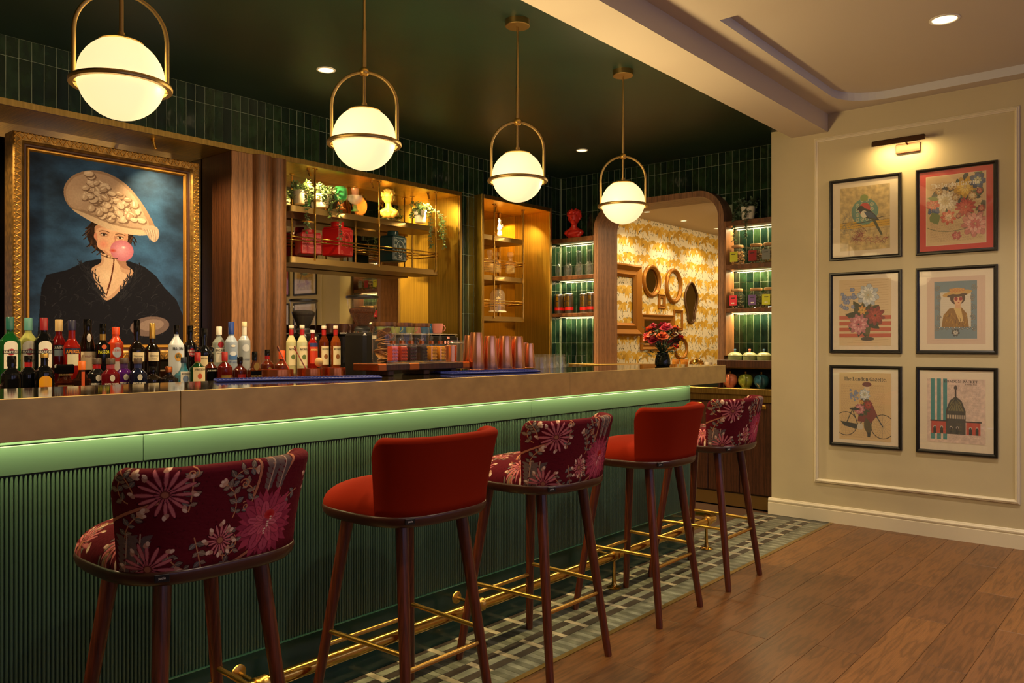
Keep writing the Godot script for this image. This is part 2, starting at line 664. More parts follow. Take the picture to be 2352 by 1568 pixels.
func make_materials() -> void:
	var g1 := grain_tex(256, 512, 3, 0.42, 0.16, 0.5)
	var g2 := grain_tex(256, 512, 21, 0.55, 0.10, 0.4, 9.0)
	var brushed := noise_tex(256, 256, 5, 0.75, 1.0, 12.0, 0.25)
	var cloud := noise_tex(256, 256, 9, 0.55, 1.0, 0.9, 0.9)
	var cloud_soft := noise_tex(256, 256, 19, 0.955, 1.0, 0.7, 0.7)
	M.cream = tri_tex(mat(rgb(194, 181, 146), 0.55), cloud_soft, Vector3(0.5, 0.5, 0.5), true)
	M.trim = mat(rgb(214, 204, 178), 0.35)
	M.ceiling = mat(rgb(196, 184, 164), 0.7)
	M.green_ceiling = tri_tex(mat(rgb(20, 46, 33), 0.42), noise_tex(256, 256, 33, 0.8, 1.0, 0.6, 0.6), Vector3(0.4, 0.4, 0.4), true)
	M.dark_wall = mat(rgb(24, 40, 32), 0.6)
	M.grout = mat(rgb(112, 122, 106), 0.85)
	M.tiles = []
	var bumps := bump_tex(256, 256, 41, 0.8, 0.5, 3.0)
	for c in [rgb(27, 49, 35), rgb(22, 42, 32), rgb(32, 55, 37), rgb(36, 54, 32), rgb(19, 38, 31), rgb(40, 62, 40)]:
		var m := tri_tex(mat(c, 0.13), cloud, Vector3(3.0, 1.6, 3.0), true)
		m.normal_enabled = true
		m.normal_texture = bumps
		m.normal_scale = 0.35
		M.tiles.append(m)
	M.walnut = tri_tex(mat(rgb(124, 84, 52), 0.42), g1, Vector3(5.0, 1.3, 5.0))
	M.walnut_x = tri_tex(mat(rgb(120, 78, 46), 0.42), g1, Vector3(5.0, 5.0, 1.3))  # boards whose grain runs along z
	M.walnut_dark = tri_tex(mat(rgb(84, 50, 30), 0.38), g1, Vector3(5.0, 1.3, 5.0))
	M.walnut_flat = tri_tex(mat(rgb(158, 112, 72), 0.45), g1, Vector3(4.0, 0.9, 4.0))
	M.arch_wood = tri_tex(mat(rgb(150, 112, 84), 0.5), g1, Vector3(6.0, 1.2, 6.0))
	M.leg_wood = tri_tex(mat(rgb(104, 48, 26), 0.28), grain_tex(128, 256, 5, 0.4, 0.3, 0.5), Vector3(9.0, 1.6, 9.0))
	M.seat_wood = mat(rgb(58, 26, 16), 0.32)
	M.planks = []
	var pt := grain_tex(256, 1024, 77, 0.36, 0.06, 0.06, 9.0)
	for i in 6:
		var c: Color = [rgb(122, 82, 45), rgb(114, 76, 41), rgb(128, 87, 47), rgb(109, 73, 42), rgb(118, 80, 47), rgb(125, 84, 44)][i]
		var m := mat(c, 0.36)
		m.albedo_texture = pt
		m.uv1_offset = Vector3(i * 0.17, i * 0.29, 0)
		M.planks.append(m)
	M.brass = mat(rgb(206, 164, 84), 0.30, 1.0)
	M.brass_shine = mat(rgb(214, 172, 84), 0.18, 1.0)
	M.brass_old = mat(rgb(168, 140, 86), 0.36, 1.0)
	M.gold_sheet = tri_tex(mat(rgb(238, 194, 74), 0.36, 1.0), brushed, Vector3(2.0, 1.0, 2.0), true)
	M.gold_edge = tri_tex(mat(rgb(196, 160, 88), 0.36, 1.0), brushed, Vector3(1.0, 1.0, 1.0), true)
	M.fascia = tri_tex(mat(rgb(204, 174, 104), 0.42, 0.4), noise_tex(256, 256, 61, 0.84, 1.0, 1.2, 1.2), Vector3(1.1, 1.6, 1.1), true)
	M.counter = tri_tex(mat(rgb(46, 38, 24), 0.06, 0.0, {"metallic_specular": 0.7}), cloud, Vector3(1.5, 1.5, 1.5), true)
	M.copper = mat(rgb(252, 176, 126), 0.24, 1.0)
	M.copper_matt = mat(rgb(214, 122, 66), 0.25, 1.0)
	M.steel = mat(rgb(190, 186, 176), 0.22, 1.0)
	M.mirror = mat(rgb(196, 186, 160), 0.02, 1.0)
	M.mirror_bronze = mat(rgb(150, 118, 66), 0.05, 1.0)
	M.green_panel = mat(rgb(54, 80, 65), 0.34)
	M.green_skirt = mat(rgb(30, 58, 50), 0.14)
	M.black = mat(rgb(14, 13, 13), 0.3)
	M.black_gloss = mat(rgb(10, 9, 9), 0.07)
	M.black_matt = mat(rgb(22, 21, 21), 0.6)
	M.white = mat(rgb(232, 228, 216), 0.5)
	M.paper = mat(rgb(224, 212, 184), 0.7)
	M.clear = glass(Color(0.95, 0.97, 0.95), 0.02)
	M.pane = glass(Color(0.95, 0.97, 0.97), 0.03)
	M.lit_globe = glow(Color(1.0, 0.88, 0.64), 1.2)
	M.lit_strip = glow(Color(1.0, 0.9, 0.66), 2.2)
	M.lit_lamp = glow(Color(1.0, 0.9, 0.68), 2.4)
	M.red_velvet = mat(rgb(122, 26, 3), 0.92, 0.0, {"rim_enabled": true, "rim": 0.12, "rim_tint": 1.0, "metallic_specular": 0.2})
	M.rubber_blue = mat(rgb(34, 48, 130), 0.55)
	M.gold_paint = mat(rgb(176, 128, 52), 0.4, 0.7)
	M.ink = mat(rgb(24, 22, 24), 0.6)
	M.leaf_a = mat(rgb(96, 120, 78), 0.6, 0.0, {"backlight_enabled": true, "backlight": Color(0.25, 0.3, 0.15)})
	M.leaf_b = mat(rgb(74, 98, 78), 0.6, 0.0, {"backlight_enabled": true, "backlight": Color(0.2, 0.25, 0.15)})

func slab(called: String, label: String, category: String, a: Vector3, b: Vector3, m: Material, bev := 0.0) -> MeshInstance3D:
	var c := (a + b) * 0.5
	return struct(called, label, category, cbox((b - a).abs(), bev), m, c)

func build_shell() -> void:
	# the sides of the room that the picture does not look at close it off
	slab("wall_room_side", "cream room wall facing the bar, with windows", "wall", Vector3(-2.2, 0, 2.6), Vector3(-1.2, 3.1, 2.8), M.cream)
	for x in [[1.0, 1.6], [3.6, 4.2], [5.9, 6.1]]:
		slab("wall_room_side", "cream pier between the room windows", "wall", Vector3(x[0], 0, 2.6), Vector3(x[1], 3.1, 2.8), M.cream)
	for x in [[-1.2, 1.0], [1.6, 3.6], [4.2, 5.9]]:
		slab("wall_room_side", "cream wall under a room window", "wall", Vector3(x[0], 0, 2.6), Vector3(x[1], 0.9, 2.8), M.cream)
		slab("wall_room_side", "cream wall over a room window", "wall", Vector3(x[0], 2.5, 2.6), Vector3(x[1], 3.1, 2.8), M.cream)
		var wn := struct("window_1", "clear pane of a window in the room side wall", "window", cbox(Vector3(x[1] - x[0], 1.6, 0.01)), M.pane, Vector3((x[0] + x[1]) * 0.5, 1.7, 2.7))
		wn.name = "window_%d" % [int(x[0] * 10) + 20]
		for fx in [0.0, 0.5, 1.0]:
			obj(wn, "window_frame", cbox(Vector3(0.05, 1.6, 0.06), 0.005), M.trim, Vector3((fx - 0.5) * (x[1] - x[0] - 0.05), 0, 0))
	slab("wall_near", "cream wall closing the near end of the room", "wall", Vector3(-2.4, 0, -5.3), Vector3(-2.2, 3.1, 2.8), M.cream)
	slab("wall_far_back", "dark wall behind the mirrors", "wall", Vector3(-2.2, 0, -5.3), Vector3(6.6, 3.1, -5.12), M.dark_wall)

func tile_field(parent: Node3D, origin: Vector3, along: Vector3, a0: float, a1: float, rows: Array, holes: Callable) -> void:
	# glazed wall tiles set upright; a is measured along the wall, rows are y limits
	var nrm := along.cross(Vector3.UP)
	var pitch := 0.0615
	var turn := atan2(-along.z, along.x)
	var k0 := int(floor(a0 / pitch))
	for k in range(k0, int(ceil(a1 / pitch)) + 1):
		for r in rows.size() - 1:
			var x0 := maxf(k * pitch, a0) + 0.0012
			var x1 := minf((k + 1) * pitch, a1) - 0.0012
			if x1 - x0 < 0.008:
				continue
			var pieces: Array = holes.call(x0, x1, rows[r + 1] + 0.0012, rows[r] - 0.0012)
			for pc in pieces:
				var s := Vector3(snappedf(pc[1] - pc[0], 0.0004), snappedf(pc[3] - pc[2], 0.001), 0.009)
				var o := obj(parent, "tile", cbox(s, 0.0016), M.tiles[rng.randi() % M.tiles.size()])
				o.position = origin - parent.position + along * ((pc[0] + pc[1]) * 0.5) + Vector3.UP * ((pc[2] + pc[3]) * 0.5) + nrm * (-0.0035 + rng.randf() * 0.0012)
				o.rotation = Vector3(rng.randf_range(-0.006, 0.006), turn + rng.randf_range(-0.012, 0.012), 0)

func build_back_wall() -> void:
	var rows := [2.905, 2.801, 2.551, 2.301, 2.051, 1.801, 1.551, 1.301, 1.051, 0.95]
	# band over the alcoves
	var w := slab("wall_back", "back wall over the bar faced with upright dark green tiles", "wall", Vector3(-2.2, 2.575, -5.12), Vector3(6.3, 2.905, -4.7235), M.grout)
	tile_field(w, Vector3(0, 0, -4.7235), Vector3.RIGHT, 1.10, 6.288, [2.905, 2.801, 2.5755], func(x0, x1, y0, y1): return [[x0, x1, y0, y1]])
	var p1 := slab("wall_pier", "narrow tiled pier between the two brass alcoves", "wall", Vector3(4.892, 0.95, -5.12), Vector3(5.10, 2.575, -4.7235), M.grout)
	tile_field(p1, Vector3(0, 0, -4.7235), Vector3.RIGHT, 4.894, 5.10, [2.575, 2.551, 2.301, 2.051, 1.801, 1.551, 1.301, 1.051, 0.952], func(x0, x1, y0, y1): return [[x0, x1, y0, y1]])
	var p2 := slab("wall_corner_pier", "tiled strip of wall in the corner beside the glass shelves", "wall", Vector3(6.02, 0.95, -5.12), Vector3(6.3, 2.575, -4.7235), M.grout)
	tile_field(p2, Vector3(0, 0, -4.7235), Vector3.RIGHT, 6.03, 6.288, [2.575, 2.551, 2.301, 2.051, 1.801, 1.551, 1.301, 1.051, 0.952], func(x0, x1, y0, y1): return [[x0, x1, y0, y1]])
	# brass linings of the alcoves
	slab("trim_1", "long brushed brass edge under the tile band", "trim", Vector3(-2.2, 2.541, -4.735), Vector3(4.892, 2.575, -4.712), M.gold_edge)
	slab("ceiling_alcove", "brushed brass soffit of the alcoves", "soffit", Vector3(-2.2, 2.541, -5.11), Vector3(4.89, 2.575, -4.73), M.gold_sheet)
	slab("trim_2", "brass upright edge closing the plant alcove", "trim", Vector3(4.868, 0.95, -4.735), Vector3(4.892, 2.541, -4.712), M.gold_edge)
	slab("wall_alcove_side", "brushed brass side sheet of the plant alcove", "wall", Vector3(4.868, 0.95, -5.11), Vector3(4.892, 2.541, -4.73), M.gold_sheet)
	# mirrors at the back of the alcoves
	slab("wall_mirror", "mirror sheet behind the big portrait", "mirror", Vector3(-2.2, 0.95, -5.12), Vector3(2.78, 2.541, -5.10), M.mirror)
	slab("wall_mirror_2", "mirror sheet behind the brass hanging shelves", "mirror", Vector3(3.1, 0.95, -5.12), Vector3(4.87, 2.541, -5.10), M.mirror)
	# wood column with half rounds
	var col := thing("wood_column", "walnut panelled column with two half round ribs beside the portrait", "column", Vector3(2.96, 0.95, -4.9))
	obj(col, "core", cbox(Vector3(0.40, 1.591, 0.36), 0.002), M.walnut_dark, Vector3(0.005, 0.7955, -0.01))
	obj(col, "flat_panel", cbox(Vector3(0.150, 1.591, 0.016), 0.003), M.walnut_flat, Vector3(-0.121, 0.7955, 0.178))
	for h in [[0.024, 0.069], [0.152, 0.058]]:
		var g := Geo.new()
		var pr := []
		for i in 17:
			var a := PI * i / 16.0
			pr.append(Vector2(cos(a) * h[1], sin(a) * h[1] * 0.95))
		g.t = Transform3D(Basis(Vector3(1, 0, 0), Vector3(0, 0, 1), Vector3(0, -1, 0)), Vector3(h[0], 0, 0.170))
		g.extrude(pr, -1.591, 0.0, 0.5)
		obj(col, "half_round", g.mesh(), M.walnut)
	# second alcove: a brass box that stands proud of the tiles
	var x0 := 5.055
	var x1 := 6.03
	var box := thing("brass_alcove", "brushed brass box alcove framing the decanter shelves", "alcove", Vector3((x0 + x1) * 0.5, 0.95, -4.86))
	var hw := (x1 - x0) * 0.5
	obj(box, "side_sheet", cbox(Vector3(0.028, 1.625, 0.44), 0.002), M.gold_sheet, Vector3(-hw + 0.014, 0.8125, 0))
	obj(box, "side_sheet", cbox(Vector3(0.028, 1.625, 0.44), 0.002), M.gold_sheet, Vector3(hw - 0.014, 0.8125, 0))
	obj(box, "top_sheet", cbox(Vector3(hw * 2 - 0.056, 0.034, 0.44), 0.002), M.gold_sheet, Vector3(0, 1.608, 0))
	obj(box, "back_sheet", cbox(Vector3(hw * 2 - 0.056, 1.59, 0.012)), M.mirror_bronze, Vector3(0, 0.796, -0.21))
	for q in [[Vector3(-hw + 0.012, 0.8125, 0.223), Vector3(0.024, 1.625, 0.008)], [Vector3(hw - 0.012, 0.8125, 0.223), Vector3(0.024, 1.625, 0.008)], [Vector3(0, 1.608, 0.223), Vector3(hw * 2 - 0.048, 0.034, 0.008)]]:
		obj(box, "front_edge", cbox(q[1], 0.001), M.gold_edge, q[0])
	# warm spots hidden in the alcove soffits
	for x in [3.40, 3.98, 4.57]:
		alcove_spot(Vector3(x, 2.53, -4.79), Vector3(0.75, -1.0, -0.45), 0.8 if x > 3.9 and x < 4.1 else 1.4)
	for x in [1.2, 2.3]:
		alcove_spot(Vector3(x, 2.53, -4.82), Vector3(0.3, -1.0, 0.05), 1.2)
	for x in [5.42, 5.80]:
		alcove_spot(Vector3(x, 2.53, -4.80), Vector3(0.25, -1.0, -0.4), 1.9)

func alcove_spot(at: Vector3, dir: Vector3, e: float) -> void:
	var s := thing("alcove_spotlight", "tiny brass swivel spotlight under the alcove soffit", "spotlight", at, 0.0, "swivel spots in the alcoves")
	var q := Basis(Quaternion(Vector3.DOWN, dir.normalized()))
	obj(s, "mount", lathe([Vector2(0, -0.004), Vector2(0.012, -0.004), Vector2(0.012, 0.011), Vector2(0, 0.011)], 12), M.brass_shine)
	var b := obj(s, "barrel", lathe([Vector2(0.0075, -0.05), Vector2(0.009, -0.05), Vector2(0.009, 0.0), Vector2(0, 0.002)], 12), M.brass_shine)
	b.basis = q
	var f := obj(b, "lamp_face", lathe([Vector2(0, -0.046), Vector2(0.0078, -0.046)], 12), M.lit_lamp)
	f.position = Vector3.ZERO
	spot("alcove_spot_lamp", at + dir.normalized() * 0.056, dir, 64, Color(1.0, 0.85, 0.58), e, 0.012, 0.9)

func build_end_wall() -> void:
	var rows := [2.905, 2.801, 2.551, 2.301, 2.051, 1.801, 1.551, 1.301, 1.051, 0.9]
	var outline := [Vector2(-4.75, 0), Vector2(-4.75, 2.905)]
	outline.append_array([Vector2(-2.44, 2.905), Vector2(-2.44, 0)])
	var hole := arch_path(0.62, 2.55, 0.22, 0.0)
	hole.reverse()
	for p in hole:
		outline.append(p + Vector2(-3.578, 0))
	var wg := Geo.new()
	wg.t = Transform3D(Basis(Vector3(0, 0, 1), Vector3(0, 1, 0), Vector3(-1, 0, 0)), Vector3(0, 0, 0))
	wg.extrude(outline, -0.075, 0.075)
	var w := struct("wall_end", "end wall of upright dark green tiles round the arch", "wall", wg.mesh(), M.grout, Vector3(6.3685, 0, 0))
	# the tiles stop at the arch: outer limits z -4.222 .. -2.934, top 2.575 with rounded shoulders
	var cutter := func(a0, a1, y0, y1):
		var z: float = -4.72 + (a0 + a1) * 0.5
		var top := -1.0
		if z > -4.222 and z < -2.934:
			var e := minf(z + 4.222, -2.934 - z)
			top = 2.575 - (0.0 if e > 0.24 else 0.24 - sqrt(maxf(0.0, 0.0576 - (0.24 - e) * (0.24 - e))))
		if y1 <= top:
			return []
		return [[a0, a1, maxf(y0, top), y1]]
	tile_field(w, Vector3(6.2935, 0, -4.72), Vector3(0, 0, 1), 0.004, 2.24, rows, cutter)
	# arch lining
	var arch := thing("arch_lining", "walnut lined arch with rounded shoulders opening to the papered passage", "arch", Vector3(6.29, 0, -3.578))
	var outer := arch_path(0.644, 2.575, 0.24, 0.0)
	var inner := arch_path(0.644 - 0.049, 2.525, 0.19, 0.0)
	var poly := outer.duplicate()
	inner.reverse()
	poly.append_array(inner)
	var g := Geo.new()
	g.t = Transform3D(Basis(Vector3(0, 0, 1), Vector3(0, 1, 0), Vector3(-1, 0, 0)), Vector3.ZERO)
	g.extrude(poly, -0.16, 0.164, 0.8)
	obj(arch, "lining", g.mesh(), M.arch_wood)
	inner.reverse()
	# sill across the arch with a brass edge
	slab("arch_sill", "brass edged sill across the foot of the arch", "sill", Vector3(5.98, 1.072, -4.40), Vector3(6.45, 1.109, -2.99), M.gold_edge, 0.002)
	slab("wall_under_arch", "dark green wall under the arch sill", "wall", Vector3(6.20, 0, -4.40), Vector3(6.45, 1.072, -2.95), M.dark_wall)
	# shelves either side
	for side in [0, 1]:
		var z0 := -4.712 if side == 0 else -2.934
		var z1 := -4.225 if side == 0 else -2.47
		var zc := (z0 + z1) * 0.5
		var nm: String = ["oak_glass_shelves", "oak_jar_shelves"][side]
		var t := thing(nm, ["walnut wall shelves with lit undersides holding flute glasses", "walnut wall shelves with lit undersides holding spice jars"][side], "shelves", Vector3(6.20, 0, zc))
		for y in [[2.294, 0.042], [1.938, 0.040], [1.582, 0.034]]:
			var b := obj(t, "shelf", cbox(Vector3(0.150, y[1], z1 - z0), 0.003), M.walnut_x, Vector3(0.006, y[0] - y[1] * 0.5, 0))
			obj(b, "light_strip", cbox(Vector3(0.014, 0.005, z1 - z0 - 0.04)), M.lit_strip, Vector3(0.045, -y[1] * 0.5 - 0.0025, 0))
			area_light("shelf_strip_lamp", Vector3(6.249, y[0] - y[1] - 0.008, zc), Vector3(0.12, -1, 0), Vector2(z1 - z0 - 0.04, 0.012), LED, 0.5, Vector3.RIGHT)
		if side == 1:
			obj(t, "side_board", cbox(Vector3(0.155, 1.10, 0.018), 0.002), M.walnut_flat, Vector3(0.006, 1.745, -(z1 - z0) * 0.5 + 0.009))
			obj(t, "side_board", cbox(Vector3(0.16, 1.40, 0.016), 0.002), M.walnut_dark, Vector3(0.004, 1.595, (z1 - z0) * 0.5 - 0.006))
	# counter and cabinet under the jar shelves
	var cab := thing("walnut_cabinet", "walnut base cabinet with brass worktop and brass toe kick by the picture wall", "cabinet", Vector3(6.16, 0, -3.02))
	obj(cab, "carcass", cbox(Vector3(0.26, 0.80, 1.09)), M.walnut_dark, Vector3(0.01, 0.49, 0))
	obj(cab, "worktop", cbox(Vector3(0.31, 0.05, 1.10), 0.003), M.gold_edge, Vector3(-0.005, 0.915, 0))
	obj(cab, "rail", cbox(Vector3(0.012, 0.055, 1.09), 0.002), M.gold_edge, Vector3(-0.130, 0.862, 0))
	obj(cab, "toe_kick", cbox(Vector3(0.24, 0.10, 1.08), 0.001), M.brass_old, Vector3(-0.015, 0.05, 0))
	for i in 4:
		var d := obj(cab, "door", cbox(Vector3(0.018, 0.715, 0.268), 0.003), M.walnut_dark, Vector3(-0.132, 0.47, -0.41 + i * 0.272))
		obj(d, "handle", cbox(Vector3(0.014, 0.03, 0.05), 0.004), M.brass, Vector3(-0.012, 0.33, 0.06))
	# counter in the corner under the glasses
	slab("corner_counter", "stone corner counter below the glass shelves", "counter", Vector3(5.75, 0.99, -5.08), Vector3(6.285, 1.03, -4.235), M.counter, 0.003)
	slab("wall_corner_base", "dark base below the corner counter", "wall", Vector3(5.8, 0, -5.08), Vector3(6.285, 0.99, -4.24), M.dark_wall)

func arch_path(hw: float, top: float, r: float, y0: float) -> Array:
	var out := [Vector2(-hw, y0)]
	for i in 13:
		var a := PI - PI * 0.5 * i / 12.0
		out.append(Vector2(-hw + r + cos(a) * r, top - r + sin(a) * r))
	for i in 13:
		var a := PI * 0.5 - PI * 0.5 * i / 12.0
		out.append(Vector2(hw - r + cos(a) * r, top - r + sin(a) * r))
	out.append(Vector2(hw, y0))
	return out

func build_passage() -> void:
	# papered wall seen through the arch
	var art := Art.new(512, 512, rgb(228, 214, 178))
	var g := RandomNumberGenerator.new()
	g.seed = 5
	for wrap in [Vector2(0, 0), Vector2(1, 0), Vector2(-1, 0), Vector2(0, 1), Vector2(0, -1), Vector2(1, 1), Vector2(-1, -1), Vector2(1, -1), Vector2(-1, 1)]:
		g.seed = 5
		for r in 4:
			for c in 4:
				var p: Vector2 = Vector2((c + 0.5 * (r % 2) + 0.25) / 4.0 + g.randf_range(-0.03, 0.03), (r + 0.4) / 4.0 + g.randf_range(-0.03, 0.03)) + wrap
				for k in 14:
					var q := p + Vector2(g.randf_range(-0.13, 0.13), g.randf_range(-0.12, 0.14))
					var e := q + Vector2(g.randf_range(-0.05, 0.05), g.randf_range(-0.06, 0.06))
					art.curve(q, q.lerp(e, 0.5) + Vector2(0.02, 0.01), e, 0.004, rgb(70, 68, 48), 5)
					art.leaf(e, e + Vector2(g.randf_range(-0.02, 0.02), 0.028), 0.25, rgb(84, 80, 54))
				for k in 6:
					var a := -PI * 0.5 + (k - 2.5) * 0.62 + g.randf_range(-0.15, 0.15) + PI
					var l := g.randf_range(0.11, 0.185)
					var col: Color = [rgb(206, 160, 44), rgb(190, 146, 40), rgb(218, 176, 70)][g.randi() % 3]
					art.leaf(p, p + Vector2(cos(a), sin(a)) * l, 0.2, col)
	var paper := mat(Color(1, 1, 1), 0.7)
	paper.albedo_texture = art.tex()
	paper.uv1_scale = Vector3(1.55, 1.55, 1)
	struct("wall_passage", "passage wall papered with mustard leaves on cream", "wall", cbox(Vector3(4.4, 2.7, 0.1)), M.cream, Vector3(8.6, 1.35, -4.452))
	var sheet := struct("wallpaper", "mustard leaf wallpaper lining the passage wall", "wallpaper", Geo.new().extrude([Vector2(0, 0), Vector2(4.3, 0), Vector2(4.3, 2.6), Vector2(0, 2.6)], 0, 0.002).mesh(), paper, Vector3(6.45, 0.0, -4.402))
	paper.uv1_scale = Vector3(4.3 * 1.5, 2.6 * 1.5, 1)
	struct("wallpaper_opposite", "mustard leaf wallpaper lining the far side of the passage", "wallpaper", sheet.mesh, paper, Vector3(6.45, 0.0, -1.954))
	slab("ceiling_passage", "cream ceiling of the passage with small downlights", "ceiling", Vector3(6.45, 2.60, -4.5), Vector3(10.8, 2.75, -1.8), M.ceiling)
	slab("floor_passage", "timber floor of the passage", "floor", Vector3(6.45, -0.1, -4.5), Vector3(10.8, 0.0, -1.8), M.planks[1])
	slab("wall_passage_end", "cream end wall of the passage", "wall", Vector3(10.7, 0, -4.5), Vector3(10.9, 2.75, -1.8), M.cream)
	slab("wall_passage_side", "cream side wall of the passage", "wall", Vector3(6.45, 0, -1.95), Vector3(10.8, 2.75, -1.8), M.cream)
	slab("wall_passage_return", "cream return wall beside the arch in the passage", "wall", Vector3(6.45, 0, -2.86), Vector3(6.52, 2.75, -1.95), M.cream)
	for x in [6.92, 7.67, 8.44, 9.2]:
		downlight(Vector3(x, 2.6, -4.13), 0.036, "small recessed downlight in the passage ceiling", "passage downlights", Color(1, 0.89, 0.70), 0.7, 60)
	for x in [7.2, 8.6]:  # added fill lights without fittings, brightening both papered walls for the mirrors
		spot("passage_fill_light", Vector3(x, 2.58, -3.0), Vector3(0, -1, -0.8), 70, Color(1, 0.89, 0.70), 1.9, 0.05, 0.9)
		spot("passage_fill_light", Vector3(x, 2.58, -3.0), Vector3(0, -1, 0.8), 60, Color(1, 0.89, 0.70), 1.5, 0.05, 0.9)

func downlight(at: Vector3, r: float, label: String, group: String, c: Color, e: float, ang: float) -> Node3D:
	var t := thing("recessed_downlight", label, "downlight", at, 0.0, group)
	obj(t, "trim_ring", lathe([Vector2(r * 0.80, -0.001), Vector2(r * 0.84, -0.005), Vector2(r, -0.003), Vector2(r, 0.001)], 28), M.white)
	obj(t, "lens", lathe([Vector2(0, -0.0015), Vector2(r * 0.82, -0.0015)], 28), M.lit_lamp)
	spot("downlight_lamp", at + Vector3(0, -0.012, 0), Vector3.DOWN, ang, c, e, r * 0.7, 0.7)
	return t

func build_ceiling() -> void:
	slab("ceiling_bar", "dark green painted ceiling over the bar", "ceiling", Vector3(-2.2, 2.905, -5.12), Vector3(6.5, 3.1, -2.297), M.green_ceiling)
	slab("trim_beam", "cream dropped beam between the bar and the room", "beam", Vector3(-2.2, 2.836, -2.297), Vector3(5.945, 3.1, -2.031), M.ceiling)
	# room ceiling: a border with two raised trays, their inner corners rounded
	slab("ceiling_room", "cream upper ceiling inside the trays", "ceiling", Vector3(-2.2, 3.022, -2.031), Vector3(5.945, 3.15, 2.8), M.ceiling)
	var c := CSGBox3D.new()
	c.name = "ceiling_border"
	c.size = Vector3(8.15, 0.055, 4.831)
	c.position = Vector3(1.8725, 2.9945, 0.3845)
	c.material = M.ceiling
	add_child(c)
	tag(c, "cream ceiling border framing the raised trays", "ceiling")
	c.set_meta("kind", "structure")
	for x in [[3.85, 5.82], [0.9, 3.62]]:
		var p := CSGPolygon3D.new()
		p.operation = CSGShape3D.OPERATION_SUBTRACTION
		p.name = "tray_cut"
		var pts := PackedVector2Array()
		var r := 0.30
		var far := 2.2
		pts.append(Vector2(x[0], far))
		pts.append(Vector2(x[1], far))
		for i in 11:
			var a := -PI * 0.5 * i / 10.0
			pts.append(Vector2(x[1] - r + cos(a) * r, -1.867 + r + sin(a) * r))
		pts.append(Vector2(x[0], -1.867))
		p.polygon = pts
		p.depth = 0.2
		p.rotation.x = PI * 0.5
		p.position = -c.position + Vector3(0, 2.9, 0)
		c.add_child(p)
	downlight(Vector3(2.881, 2.905, -3.884), 0.055, "round recessed downlight in green ceiling near the second globe pendant", "", WARM, 7.0, 60)
	downlight(Vector3(5.466, 2.905, -3.882), 0.05, "round recessed downlight in green ceiling near the red bust", "", WARM, 7.0, 60)
	downlight(Vector3(0.3, 2.905, -3.884), 0.055, "round recessed downlight in green ceiling before the portrait", "", WARM, 7.0, 60)
	downlight(Vector3(4.74, 3.022, -1.01), 0.075, "round recessed downlight in the cream tray ceiling", "", Color(1.0, 0.91, 0.80), 3.8, 56)

func build_picture_wall() -> void:
	slab("wall_picture", "cream wall with a moulded panel and six framed prints", "wall", Vector3(5.94, 0, -2.455), Vector3(6.28, 3.1, 2.8), M.cream)
	# moulded panel
	var y0 := 0.279
	var y1 := 2.80
	var z0 := -2.131
	var z1 := -0.836
	var t := thing("panel_moulding", "cream moulding framing the wall panel behind the prints", "moulding", Vector3(5.94, (y0 + y1) * 0.5, (z0 + z1) * 0.5))
	t.set_meta("kind", "structure")
	var prof := [Vector2(0, 0), Vector2(0.006, 0.002), Vector2(0.012, 0.004), Vector2(0.013, 0.010), Vector2(0.018, 0.014), Vector2(0.018, 0.019), Vector2(0.010, 0.024), Vector2(0.008, 0.029), Vector2(0, 0.030)]
	var hh := (y1 - y0) * 0.5
	var hz := (z1 - z0) * 0.5
	for k in 4:
		var g := Geo.new()
		for i in prof.size() - 1:
			var q := []
			for e in [[i, -1], [i + 1, -1], [i + 1, 1], [i, 1]]:
				var p: Vector2 = prof[e[0]]
				if k < 2:
					q.append(Vector3(-p.x, (hh - p.y) * (1 if k == 0 else -1), (hz - p.y) * e[1]))
				else:
					q.append(Vector3(-p.x, (hh - p.y) * e[1], (hz - p.y) * (1 if k == 2 else -1)))
			g.face(q)
		obj(t, "moulding_side", g.mesh(), M.trim)
	# skirting board
	var sk := [Vector2(0, 0), Vector2(0.02, 0), Vector2(0.02, 0.088), Vector2(0.015, 0.090), Vector2(0.015, 0.094), Vector2(0.019, 0.100), Vector2(0.0195, 0.108), Vector2(0.015, 0.115), Vector2(0.012, 0.116), Vector2(0.0115, 0.119), Vector2(0.008, 0.124), Vector2(0, 0.124)]
	var g := Geo.new()
	g.t = Transform3D(Basis(Vector3(-1, 0, 0), Vector3(0, 1, 0), Vector3(0, 0, -1)), Vector3(5.94, 0, 0))
	g.extrude(sk, -2.8, 2.475)
	struct("baseboard_picture", "cream moulded skirting board along the picture wall", "skirting", g.mesh(), M.trim)
	g = Geo.new()
	# picture light
	var pl := thing("picture_light", "bronze bar picture light on a square back plate above the prints", "picture light", Vector3(5.94, 2.64, -1.50))
	obj(pl, "back_plate", cbox(Vector3(0.02, 0.064, 0.155), 0.003), mat(rgb(120, 78, 62), 0.45, 1.0), Vector3(-0.01, -0.008, 0.012))
	obj(pl, "arm", rod(Vector3(-0.01, 0.015, 0.01), Vector3(-0.10, 0.035, 0.01), 0.006), mat(rgb(74, 52, 38), 0.35, 1.0))
	var bar := obj(pl, "light_bar", cbox(Vector3(0.030, 0.024, 0.335), 0.006), mat(rgb(74, 52, 38), 0.3, 1.0), Vector3(-0.11, 0.036, -0.025))
	obj(bar, "light_strip", cbox(Vector3(0.010, 0.003, 0.30)), M.lit_strip, Vector3(0.004, -0.0135, 0))
	obj(bar, "hood", cbox(Vector3(0.004, 0.026, 0.335), 0.001), mat(rgb(74, 52, 38), 0.3, 1.0), Vector3(-0.014, -0.014, 0))
	area_light("picture_light_lamp", Vector3(5.834, 2.66, -1.525), Vector3(0.32, -1, 0), Vector2(0.30, 0.016), Color(1.0, 0.84, 0.56), 0.36, Vector3.RIGHT)

